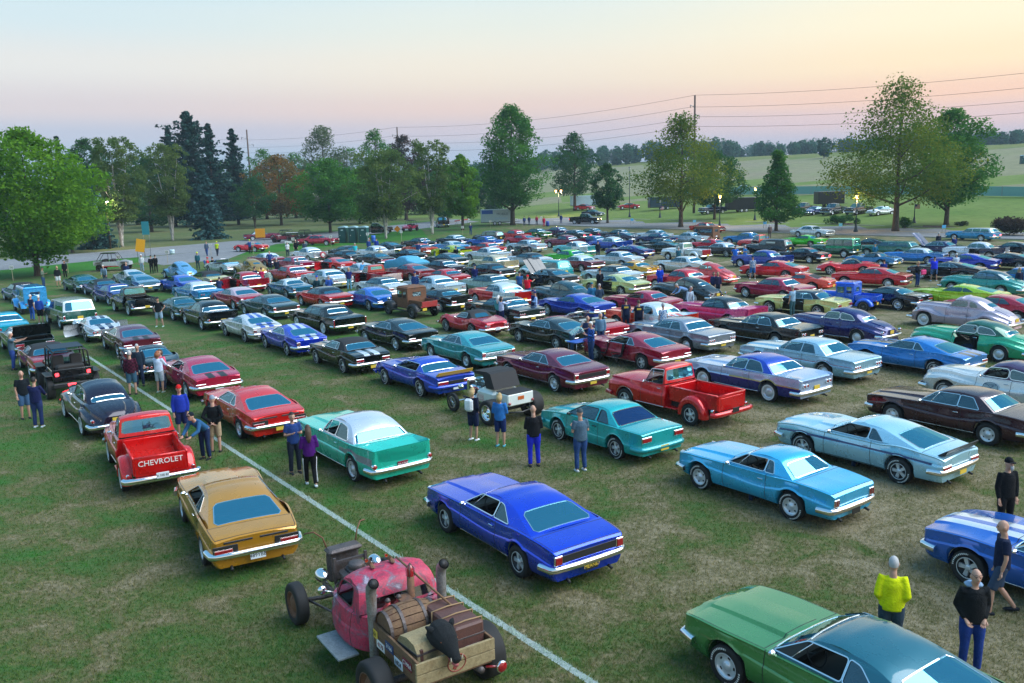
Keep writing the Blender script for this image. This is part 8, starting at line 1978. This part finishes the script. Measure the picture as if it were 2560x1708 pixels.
box_trailer(18.18, 214.74, 5, 'white box trailer beyond the junction', 6.5, 2.3, 2.2, 'b8d4e8', z=ZT(18.18, 214.74))
box_trailer(33.04, 190.53, 5, 'grey cargo trailer behind the spreading locust trunk', 6.5, 2.2, 2.1, '3c5464', z=ZT(33.04, 190.53))
box_trailer(44.56, 171.04, 5, 'black cargo trailer behind the pear tree', 6.0, 2.2, 2.2, '14202c', z=ZT(44.56, 171.04))
box_trailer(59.57, 166.71, 5, 'black enclosed trailer behind the dark pickups', 5.0, 2.2, 2.2, '141c28', z=ZT(59.57, 166.71))
numbered_stake(-45.84, 81.81, 16, 'white board reading sixteen on a wooden stake')
numbered_stake(-44.09, 88.67, 15, 'white board reading fifteen on a wooden stake')
numbered_stake(-40.28, 91.72, 14, 'white board reading fourteen on a wooden stake')
numbered_stake(-37.39, 97.26, 13, 'white board reading thirteen on a wooden stake')
numbered_stake(-35.80, 106.86, 12, 'white board reading twelve on a wooden stake')
numbered_stake(-28.01, 115.70, 10, 'white board reading ten on a wooden stake')
numbered_stake(-23.66, 118.39, 9, 'white board reading nine on a wooden stake')
numbered_stake(-19.48, 123.01, 8, 'white board reading eight on a wooden stake')
numbered_stake(-15.24, 126.31, 7, 'white board reading seven on a wooden stake')
numbered_stake(-11.94, 138.25, 6, 'white board reading six on a wooden stake')
numbered_stake(-7.00, 135.00, 5, 'white board reading five on a wooden stake')
numbered_stake(-3.17, 152.83, 4, 'white board reading four on a wooden stake')
numbered_stake(1.32, 157.25, 3, 'white board reading three on a wooden stake')
numbered_stake(5.91, 163.60, 2, 'white board reading two on a wooden stake')
numbered_stake(-31.05, 108.03, 11, 'white board reading eleven held up on the drive')
toilet(-23.21, 125.30, 'leftmost green portable toilet with pale domed roof')
toilet(-21.65, 124.69, 'middle green portable toilet with pale domed roof')
toilet(-20.15, 124.08, 'rightmost green portable toilet with pale domed roof')
drum(-18.80, 123.57, 'blue plastic barrel beside the portable toilets', '2864c8', 1.0)
drum(6.74, 155.73, 'blue barrel near the road junction', '2448a8')
drum(-42.14, 111.38, 'pale bucket at the edge of the drive', 'b8d0d8', .6)
cone(-19.35, 123.77, 'small orange cone beside the blue barrel')
board_sign(-43.54, 105.33, 12, 'tilted yellow banner sign on the verge beside the drive', 'f0a818', 1.0, 1.5, 1.55, None, False, 10)
board_sign(-36.61, 131.55, -5, 'orange double road work sign on the drive', 'f0a010', 1.5, 1.3, 1.35)
board_sign(-17.72, 141.96, 0, 'small orange diamond sign by the number seven stake', 'f09010', .75, .75, .9, None, True)
board_sign(-44.52, 109.70, 0, 'pair of teal banner boards on posts behind the drive', '2c8c98', .9, 1.6, 3.4)
board_sign(21.31, 154.81, 0, 'first small pale blue placard along the near kerb, counted from the junction', '58b8e8', .5, .4, .8)
board_sign(29.71, 143.18, 0, 'second small pale blue placard along the near kerb, counted from the junction', '58b8e8', .5, .4, .8)
board_sign(38.00, 132.66, 0, 'third small pale blue placard along the near kerb, counted from the junction', '58b8e8', .5, .4, .8)
board_sign(45.44, 122.35, 0, 'fourth small pale blue placard along the near kerb, counted from the junction', '58b8e8', .5, .4, .8)
board_sign(54.69, 112.19, 0, 'fifth small pale blue placard along the near kerb, counted from the junction', '58b8e8', .5, .4, .8)
wood_lamp(-56.24, 125.91, 6.80, 'lit lamp on a wooden pole beside the birch clump')
r = street_lamp(10.89, 194.50, 5.82, 'lit twin lantern lamp post by the junction', double=True)
r = street_lamp(32.51, 137.90, 5.00, 'lit lantern lamp post right of the spreading locust')
r = street_lamp(42.09, 153.01, 5.67, 'lit lantern lamp post half behind the pear tree')
r = street_lamp(46.23, 119.00, 4.95, 'lit lantern lamp post left of the tallest locust')
r = street_lamp(24.29, 179.89, 9.86, 'tall unlit dark post beside the small thin tree', lit=False)
r = street_lamp(59.41, 130.98, 3.88, 'unlit lamp post with a small flag right of the tallest locust', lit=False)
flag(r, 2.2, 1.3)
r = street_lamp(29.19, 172.73, 3.43, 'slim unlit post with a small flag before the grey cargo trailer', lit=False)
flag(r, 1.6, 1.2)
PA = ((2.2, -1), (3.9, 1), (5.8, -1))
utility_pole(36.6, 177.0, 22.6, 'tall brown power pole rising behind the spreading locust', PA)
utility_pole(-28.5, 238.0, 22.6, 'distant power pole behind the plum coloured tree', PA)
utility_pole(-66.0, 232.0, 22.6, 'distant power pole right of the dark pines', PA)
LP = [(101.0, 116.0, 22.6 + .5), (36.6, 177.0, 22.6 + terrain(36.6, 177.0)), (-28.5, 238.0, 22.6), (-94, 299, 24)]
for k, (nm, dz, s) in enumerate((('top', 0, 0), ('second', 2.3, -1), ('third', 4.0, 1), ('lowest', 5.9, -1))):
	for q in range(3):
		pd = Vector((61, 64, 0)).normalized() * 1.6 * s; a, b = Vector(LP[q]) + pd - Vector((0, 0, dz)), Vector(LP[q + 1]) + pd - Vector((0, 0, dz))
		wire(a, b, nm + ' power cable, ' + ('span running off the right edge', 'span left of the tall pole', 'far left span behind the trees')[q], (1.5, 1.6, 1.2)[q])
screen_fence([(43.3, 226.3), (61.7, 203.9), (75.4, 182.2), (83.4, 165.8), (90.1, 149.7)])
shrub(50.51, 136.28, 5.80, 1.57, 'low dark shrub in the mulch bed across the road', 'dark', n=2600, seed=1)
shrub(54.92, 123.82, 1.44, 1.65, 'small rounded shrub behind the tallest locust trunk', 'oak', n=1500, seed=2)
shrub(59.66, 105.69, 5.22, 2.26, 'large purple brown shrub at the right edge across the road', 'plum', n=5000, seed=3)
shrub(62.34, 123.13, 1.88, 0.77, 'small grey green shrub in the mulch bed', 'grey', n=900, seed=4)
barricade(-9.96, 164.82, -7.42, 172.85, 'red and white striped sawhorse barricade by the small maple')
folding_table(3.07, 39.09, 40, 'small folding table between the people by the cherry red coupe', '2c5cb0')
camp_chair(4.48, 36.85, 150, 'black folding camp chair behind the maroon coupe', '14181e')
camp_chair(3.93, 37.77, 160, 'camp chair draped with a black jacket by the folding table', '101216')
folding_table(8.60, 160.55, 10, 'white folding table near the road junction', 'c8ccd0')
camp_chair(-29.77, 87.55, 0, 'folding chair under the red and blue visitor', '24407c')
camp_chair(-29.36, 87.86, 180, 'folding chair under the visitor in black', '24407c')
r = root('farm_building', 'pale farm building glimpsed between the pines', 'building', (-77.8, 249.6, 0), .2); box_part(r, 'wall', (0, 0, 1.8), (14, 7, 3.6), M_WHITE, .02); m = MB(); m.prism([(-3.8, 3.6), (0, 6.0), (3.8, 3.6)], -7.3, 7.3, 0, fn=lambda p, q, h: (h, p, q)); part(r, 'roof', m, mat('roof_grey', (.25, .26, .28), .6), True); [box_part(r, 'window', (xx, -3.51, 2.0), (1.2, .04, 1.1), M_GLASS2, .01) for xx in (-4, 0, 4)]
toilet(136.6, 239.5, 'lone blue green toilet far off on the farm field', -100).location.z = terrain(136.6, 239.5)
# ---- visitors
r = person(0.53, 23.69, 100, 'bald person in black hoodie with round back logo and royal blue trousers', '14161c', '2430c8', arms='hold', hair=None, g=1.08)
r = person(1.78, 23.18, 110, 'person in grey tee and jeans standing by the teal compact coupe', '4a6478', '2c4a80', arms='hold', sleeve='short', hair='cap', hc='4a5860', g=1.12, shoe='c8ccd0')
r = person(-1.26, 26.39, 60, 'person with white backpack, navy jacket and shorts by the hot rod', '141a30', '1c2648', arms='pocket', leg_l='short', hair='bob', hc='blond', shoe='e0e4e8', h=1.68, g=1.1); prop_backpack(r)
r = person(-0.42, 25.67, 75, 'blond person in blue jacket and navy shorts behind the hot rod', '2c70b8', '1c2c60', arms='hold', leg_l='short', hair='bob', hc='blond', shoe='50a8b8', h=1.66, g=1.05)
r = person(-6.10, 23.64, 300, 'person in navy tee with hands joined beside the turquoise hardtop', '24407c', '1c2434', arms='hold', sleeve='short', hc='dark')
r = person(-5.43, 22.58, 110, 'long haired person in purple jacket and white striped leggings', '48146c', '101014', arms='hold', hair='long', hc='brown', shoe='d8e4ec', h=1.68, legs='stride'); leg_stripe(r)
r = person(-10.61, 27.50, 290, 'person in red cap and blue shirt behind the red pickup', '2038a8', '1c2450', hair='cap', hc='c82020', leg_l='short', g=1.1)
r = person(-9.02, 25.88, 95, 'person in black sweater and khaki shorts with hands behind back', '101418', 'b0987c', arms='behind', leg_l='short', hair='cap', hc='8a98a8', g=1.08)
r = person(-9.15, 25.06, 250, 'person in blue hooded top and cap bending over the gold coupe bonnet', '2c5c88', '1c2c50', bend=50, arms='lean', hair='cap', hc='141c28')
r = person(-17.27, 30.55, 310, 'bald person in black shirt and denim shorts at the left edge', '101820', '3c5c80', sleeve='short', leg_l='short', hair=None, arms='down', g=1.12)
r = person(-16.18, 29.33, 95, 'person in navy sweater and blue trousers beside the bald one', '18204c', '283868', arms='lean', hc='dark', shoe='c8d4dc', g=1.08)
r = person(-14.87, 33.90, 110, 'grey haired person in plaid shirt and blue shorts beside the white line', '4a1830', '3c6078', leg_l='short', sleeve='long', pat='plaid', g=1.1)
r = person(-15.18, 35.38, 290, 'person in dark vest facing the plaid shirt person', '1c2c3c', '24304c', hc='grey')
r = person(-13.89, 34.16, 80, 'person in white hooded top and pale shorts by the magenta coupe', 'c8d8f0', 'a8b4c0', arms='lean', leg_l='short', hair='bob', hc='red', h=1.68, g=1.08, shoe='9ab0a8')
r = person(-13.99, 34.68, 250, 'person in pink top half hidden behind the white hooded one', 'e06080', '3a4a68', hair='bob', hc='brown', h=1.66)
r = person(-22.62, 39.54, 20, 'person in grey shirt reaching toward the red pony car', '4c6474', '2c4890', arms=('point','point'), sleeve='short', hc='white', g=1.1)
r = person(-30.17, 55.50, 70, 'white haired person in navy top near the teal estate truck', '1c2850', '2c58a8', hc='white', sleeve='short', h=1.66)
r = person(-28.80, 53.88, 90, 'person in blue jacket and black shorts near the teal estate truck', '2048a0', '101418', leg_l='short', hc='white', g=1.05, shoe='d8e0e8')
r = person(-20.56, 51.38, 270, 'person in black tee and grey shorts by the dark teal pony car', '10161c', '8ca8c0', arms='hips', sleeve='short', leg_l='short', hair='cap', hc='1c2430', legs='wide', g=1.15, shoe='b0c8c0')
r = person(-39.52, 75.05, 0, 'person in grey jacket standing by the number sixteen stake', '5c6a5c', '2c4870', arms='hold', hair='cap', hc='3c4038')
r = person(-38.75, 76.02, 300, 'person in black hoodie and pale shorts under the big maple', '14181c', 'c8d4dc', leg_l='short', hc='blond', hair='bob', g=1.15)
r = person(-41.87, 83.59, 270, 'long haired person in black beside the number fifteen stake', '181c20', '181c20', hair='long', hc='dark', h=1.68)
r = person(-36.32, 87.76, 270, 'person in white shirt and cap below the white buggy', 'd4dce4', '8ca8c0', hair='cap', hc='e0e4e8', g=1.1)
r = person(-34.57, 85.72, 90, 'person in black hoodie with white back print, left of the pair', '0c1014', '181c20', arms='pocket', hair='cap', hc='0c1014')
r = person(-34.45, 86.48, 90, 'person in black hoodie, right of the pair', '101418', '101418', arms='pocket', hair='short', hc='dark')
r = person(-34.87, 76.32, 270, 'white haired person leaning by the deep blue hardtop', '7a98b0', '3c4c60', hc='white', bend=20)
r = person(-33.77, 78.22, 90, 'bald person in navy shirt between the silver and white coupes', '24345c', '24345c', hair=None, arms='hold')
r = person(-36.33, 107.01, 270, 'person in grey walking on the drive', '5a6a80', '3a5890', legs='stride', hc='brown')
r = person(-34.94, 106.55, 90, 'person in high visibility vest walking up the drive', 'b8d428', '2c3848', legs='stride', hair='cap', hc='c8e030', sleeve='short')
r = person(-31.55, 108.43, 90, 'person in blue with lime cap holding a number board on the drive', '24509c', '181c24', arms='hold', hair='cap', hc='c8e830')
r = person(-31.14, 88.77, 270, 'person in teal with lime cap beside the forties coupe', '2c6878', '2c4858', hair='cap', hc='d0e830')
r = person(-29.92, 88.01, 0, 'person in red and blue sitting in a folding chair by the coupe', 'c82c3c', '2c3c90', legs='sit', arms='lap', hair='cap', hc='c82c3c', z=-.05)
r = person(-29.51, 88.31, 180, 'person in black seated beside the red and blue one', '101418', '101418', legs='sit', arms='lap', hc='dark', z=-.05)
r = person(-20.86, 63.42, 100, 'person bending at the cherry pink coupe', '1c2c50', '1c2c40', bend=35, arms='lean', hc='dark')
r = person(-19.44, 69.35, 70, 'person in pink shirt and white trousers behind the red finned coupe', 'e03468', 'd8e0e4', arms='hold', sleeve='short', hc='dark', g=1.05)
r = person(-20.23, 70.28, 70, 'person in navy beside the pink shirt', '1c2c58', '1c2440', hc='dark')
r = person(-18.69, 68.45, 300, 'person in white and green plaid shirt by the teal pony car', 'a8c0b8', 'c0ccd0', pat='plaid', hair='cap', hc='5a7a50', leg_l='short', g=1.1)
r = person(-20.52, 78.20, 100, 'person in dark jacket beside the red sixties sedan', '1c2438', '1c2438', arms='hold', hc='grey')
r = person(-23.60, 87.50, 270, 'person in blue shirt talking near the magenta hardtop', '2c4890', '1c2850', arms='hips', hair=None, g=1.1)
r = person(-18.57, 77.70, 280, 'person in grey at the right of the red sixties sedan', '5a6878', '3a4a5c', hc='grey', arms='lean')
r = person(-25.35, 101.78, 90, 'person in white shirt near the magenta convertible', 'e4e8f0', '3a4a5c', sleeve='short', hc='grey', g=1.15)
r = person(-25.16, 105.08, 270, 'person in black beside the number board by the white fifties coupe', '141820', '141820', hair='cap', hc='e0b0b0')
r = person(-23.62, 102.84, 300, 'person in slate grey at the white fifties coupe', '34485c', '34485c', hc='brown')
r = person(-13.44, 61.49, 80, 'person in dark teal jacket and blue cap before the red convertible', '1c4450', '8a98a4', hair='cap', hc='2448b8', arms='pocket')
r = person(-12.66, 61.74, 110, 'person in blue sweatshirt beside the dark teal jacket', '2450a0', '28406c', hc='grey', arms='pocket', g=1.1)
r = person(-12.24, 67.23, 280, 'person in navy shirt and pale blue trousers left of the white hardtop', '20286c', '6ca8c8', hc='blond', hair='bob', sleeve='short', g=1.15)
r = person(-12.25, 73.33, 60, 'person in pale blue shirt leaning into the dark red pickup', '4ca0d8', '2c58a0', bend=25, arms='lean', sleeve='short', hc='grey')
r = person(-6.72, 62.45, 270, 'person in blue checked shirt and cap behind the rusty truck', '2c4c90', '2c3c60', pat='plaid', hair='cap', hc='243c78')
r = person(-2.66, 66.62, 95, 'person in navy sweater and jeans left of the red and white sedan', '16205c', '3c78b0', arms='hold', hair='cap', hc='243c60', g=1.1)
r = person(-16.68, 96.27, 270, 'person in aqua shirt among the black convertibles', '30c0d0', '3a5a70', hc='grey', sleeve='short', g=1.2)
r = person(-16.39, 103.91, 90, 'person in blue jacket at the white fifties coupe, left of two', '2c4c98', '28406c', hc='grey')
r = person(-15.52, 104.19, 90, 'person in royal blue jacket at the white fifties coupe, right of two', '2440a8', '28406c', hair='cap', hc='1c2c60')
r = person(-12.89, 88.67, 270, 'person in beige shirt beside the pink tailed black coupe', 'd0c4a0', 'a8a080', sleeve='short', hc='brown', g=1.2)
r = person(-9.55, 101.16, 270, 'person in blue tee in front of the orange coupe', '2c70b0', '283c60', sleeve='short', hc='brown')
r = person(-9.79, 95.73, 90, 'person in navy and white jersey near the lime yellow coupe', '28407c', 'c8d4dc', hc='brown')
r = person(-5.26, 87.25, 80, 'person in black taking a picture near the dark slate coupe', '101820', '101820', arms='hold', hc='brown')
r = person(1.12, 58.16, 60, 'person in red polo and red cap pointing to the right', 'e81e38', '28387c', arms=('down','point'), sleeve='short', hair='cap', hc='e01828', g=1.15)
r = person(0.63, 60.73, 80, 'person in blue shirt and black cap beside the red polo', '2c60a0', '28406c', sleeve='short', hair='cap', hc='141c2c', g=1.05)
r = person(-0.69, 48.72, 60, 'long blond person in teal top, left of the four by the dark sedan', '4ca0a8', '1c2c44', hair='long', hc='white', h=1.68)
r = person(-0.54, 48.52, 40, 'person in white top and navy shorts of the four by the dark sedan', 'b8c8ec', '1c2858', arms='point', leg_l='short', hair='bob', hc='dark', h=1.62, g=1.1)
r = person(1.38, 49.91, 190, 'person in pale blue top and navy shorts facing the white top', '98b8ec', '1c2858', arms='hold', leg_l='short', hair='cap', hc='243868', h=1.68)
r = person(1.27, 50.04, 200, 'person in navy, rightmost of the four by the dark sedan', '1c2c68', '1c2c50', hair='cap', hc='243868')
r = person(6.14, 60.70, 90, 'person in black hoodie with white back print by the cream coupe', '0c1020', '141c34', leg_l='short', arms='pocket', hair='cap', hc='101828', g=1.2)
r = person(4.86, 52.85, 90, 'person in teal jacket behind the red open convertible', '24709c', '38506c', hair='cap', hc='2c7088', g=1.1, arms='pocket')
r = person(5.24, 52.09, 95, 'person in grey jacket and khaki trousers behind the red open convertible', '34485c', 'a09078', hc='grey', hair='cap', arms='pocket')
r = person(2.88, 39.69, 10, 'person in pale floral shirt bending over the folding table', '4ca8b0', '38506c', bend=55, arms='lean', sleeve='short', pat='floral', hc='grey', g=1.15)
r = person(3.45, 39.75, 280, 'bald person in navy tee behind the folding table', '1c2c50', '28384c', sleeve='short', hair=None, arms='hold')
r = person(3.44, 37.99, 200, 'white haired person in blue plaid shirt at the folding table', '2c5cb0', '28406c', pat='plaid', hc='white', arms='hold', g=1.15)
r = person(4.12, 40.64, 270, 'person in grey shirt behind the white haired one', '6088a8', '28406c', hc='grey', hair='bob')
r = person(5.91, 45.26, 90, 'person in navy shirt with yellow back print left of the silver sedan', '1c2848', '1c2848', sleeve='short', hc='dark', g=1.1); back_print(r, MATS['plate_yellow'])
r = person(6.46, 44.53, 90, 'person in black shirt with yellow lettering on the back by the silver sedan', '101830', '101830', sleeve='short', hc='brown', g=1.2); back_print(r, MATS['plate_yellow'])
r = person(7.47, 43.21, 110, 'person in blue floral shirt against the silver sedan', '3c7cb8', '28406c', sleeve='short', pat='floral', hc='grey', g=1.15)
r = person(10.13, 50.11, 300, 'grey haired person in pale shirt between orange hardtop and black hardtop', 'a8c4dc', '3a4a5c', hc='grey', bend=20)
r = person(10.50, 62.09, 70, 'person in long royal blue coat beside the black fastback sedan', '1c4ce0', '1c3cb8', hc='grey', arms='pocket', g=1.1)
r = person(13.40, 58.24, 270, 'brown haired person in front of the black fastback sedan, left of a pair', '28386c', '1c2c44', hair='bob', hc='brown', h=1.64)
r = person(13.61, 57.98, 270, 'blond person in front of the black fastback sedan, right of a pair', '28284c', '1c2c44', hair='bob', hc='blond', h=1.64)
r = person(10.62, 54.53, 200, 'person in grey shirt stooping beside the raspberry pony coupe', '6c90c0', '3a4a5c', bend=70, arms='lean', hc='grey', g=1.1)
r = person(14.99, 78.92, 80, 'person in teal shirt and dark trousers at the white sixties hardtop', '2c6478', '1c4454', sleeve='short', hc='grey', g=1.2, arms='hold')
r = person(8.87, 89.28, 80, 'person in black jacket behind the white sixties hardtop', '101828', '1c3054', hair='cap', hc='101828', g=1.1)
r = person(10.67, 106.86, 90, 'person in plum top by the blue and white fifties coupe', '7c1c4c', '2c50a0', hc='grey')
r = person(12.81, 104.67, 90, 'person in dark green leaning into the navy fastback', '2c4c50', '2c4c50', bend=15, hc='grey')
r = person(19.88, 78.32, 250, 'person in bright blue shirt, left of three by the blue finned coupe', '2c74d8', '1c2c44', hair='cap', hc='1c2858', arms='hips', sleeve='short', g=1.15)
r = person(20.86, 78.76, 200, 'person in sky blue shirt, middle of three by the blue finned coupe', '3c8cd0', '243858', hc='grey', arms='hold', sleeve='short', g=1.15)
r = person(18.48, 67.49, 85, 'person in blue patterned shirt and shorts, front of three by the blue finned coupe', '2c74b8', '2c68b0', leg_l='short', sleeve='short', hair='cap', hc='14304c', g=1.15, pat='floral', legs='wide', shoe='d8e0e8')
r = person(32.51, 111.28, 90, 'person in brown shirt beyond the black panel van', '6c5c5c', '5c4c4c', hc='white', g=1.2)
r = person(15.61, 48.79, 120, 'grey haired person in pale blue shirt holding the cream coupe door', '8cb0cc', '3c6470', arms=('down','point'), hc='grey', sleeve='short', g=1.05, shoe='c8d0d8')
r = person(26.35, 62.40, 85, 'person in navy jacket with white band at the red coupe', '1c3080', '1c3070', hc='dark', arms='lean', g=1.2)
r = person(31.72, 77.14, 90, 'person in teal hooded jacket beside the blue roadster', '206c90', '24487c', hair='cap', hc='206c90', arms='pocket')
r = person(42.44, 88.01, 90, 'person in black, left of two at the raised bonnet', '1c2434', '1c2434', hc='grey', g=1.15)
r = person(41.68, 83.33, 90, 'person in navy, right of two at the raised bonnet', '1c3070', '1c3478', hc='grey', arms='hold', g=1.15)
r = person(27.79, 60.30, 300, 'person in black carrying a pink bag', '141c28', '24407c', arms='hold', hc='blond', hair='bob'); carry_bag(r)
r = person(30.30, 63.22, 80, 'person in royal blue shirt and checked shorts at the black fastback', '2438e0', '5c80b8', sleeve='short', leg_l='short', arms='lean', hair='cap', hc='1c2440', g=1.3, legs='wide', shoe='c0d8e0', ppat='plaid')
r = person(33.01, 65.55, 90, 'white haired person in white tee at the black fastback', 'c8dcf4', 'b0b8b8', sleeve='short', leg_l='short', arms='hold', hc='white', g=1.05)
r = person(31.98, 55.50, 270, 'blond person in navy at the right edge by the lime fastback', '1c2440', '1c2440', hair='long', hc='blond', h=1.68)
r = person(2.76, 159.34, 90, 'person in navy by the number three stake, left of a far pair', '24407c', '384860', hc='dark')
r = person(3.64, 160.35, 270, 'person in navy by the number three stake, right of a far pair', '243464', '384860', hc='dark')
r = person(5.03, 161.06, 270, 'person in dark red standing beyond the green hardtop', 'a82c50', '1c2434', hc='dark')
r = person(6.07, 154.71, 90, 'person in bright red by the blue barrel near the road', 'd82048', 'c82048', hc='brown')
r = person(9.63, 164.62, 90, 'person in navy beside the white table near the road', '24407c', '24407c', hc='dark')
r = person(-5.81, 135.46, 90, 'person in navy jacket beyond the navy hardtop with white roof', '28386c', '284878', hc='white', arms='hold')
r = person(10.50, 18.10, 280, 'bearded person in black hoodie and cap at the right edge', '0e1218', '12141a', hair='cap', hc='10141c', arms='down', g=1.05); beard(r)
r = person(6.00, 13.30, 70, 'grey haired person in bright yellow hoodie', 'd8e010', '3a4a5c', arms='pocket', hc='grey', g=1.1)
r = person(7.06, 12.82, 262, 'bald person with glasses in black jacket and jeans facing the camera', '14181c', '24408c', arms='pocket', hair=None, g=1.05); glasses(r)
r = person(8.54, 14.69, 165, 'person in navy tee and grey shorts walking by the blue coupe', '14203c', '3c4c64', sleeve='short', leg_l='short', legs='stride', arms='down', hair=None, hc='brown', g=1.08)
# air: thin morning haze over the whole place
hz = MB(); hz.box((0, 760, 16), (3400, 1700, 38), 0)
M_HAZE = bpy.data.materials.new('haze'); M_HAZE.use_nodes = True
_n = M_HAZE.node_tree.nodes; _n.clear()
_v = _n.new('ShaderNodeVolumePrincipled'); _v.inputs['Color'].default_value = (0.62, 0.80, 0.95, 1); _v.inputs['Density'].default_value = 0.00028; _v.inputs['Anisotropy'].default_value = 0.0
_o = _n.new('ShaderNodeOutputMaterial'); M_HAZE.node_tree.links.new(_v.outputs[0], _o.inputs['Volume'])
tag(link('haze', hz.mesh('haze'), None, [M_HAZE]), 'thin bluish morning haze over the fields', 'haze', kind='stuff')
bpy.data.scenes.remove(_TMP)
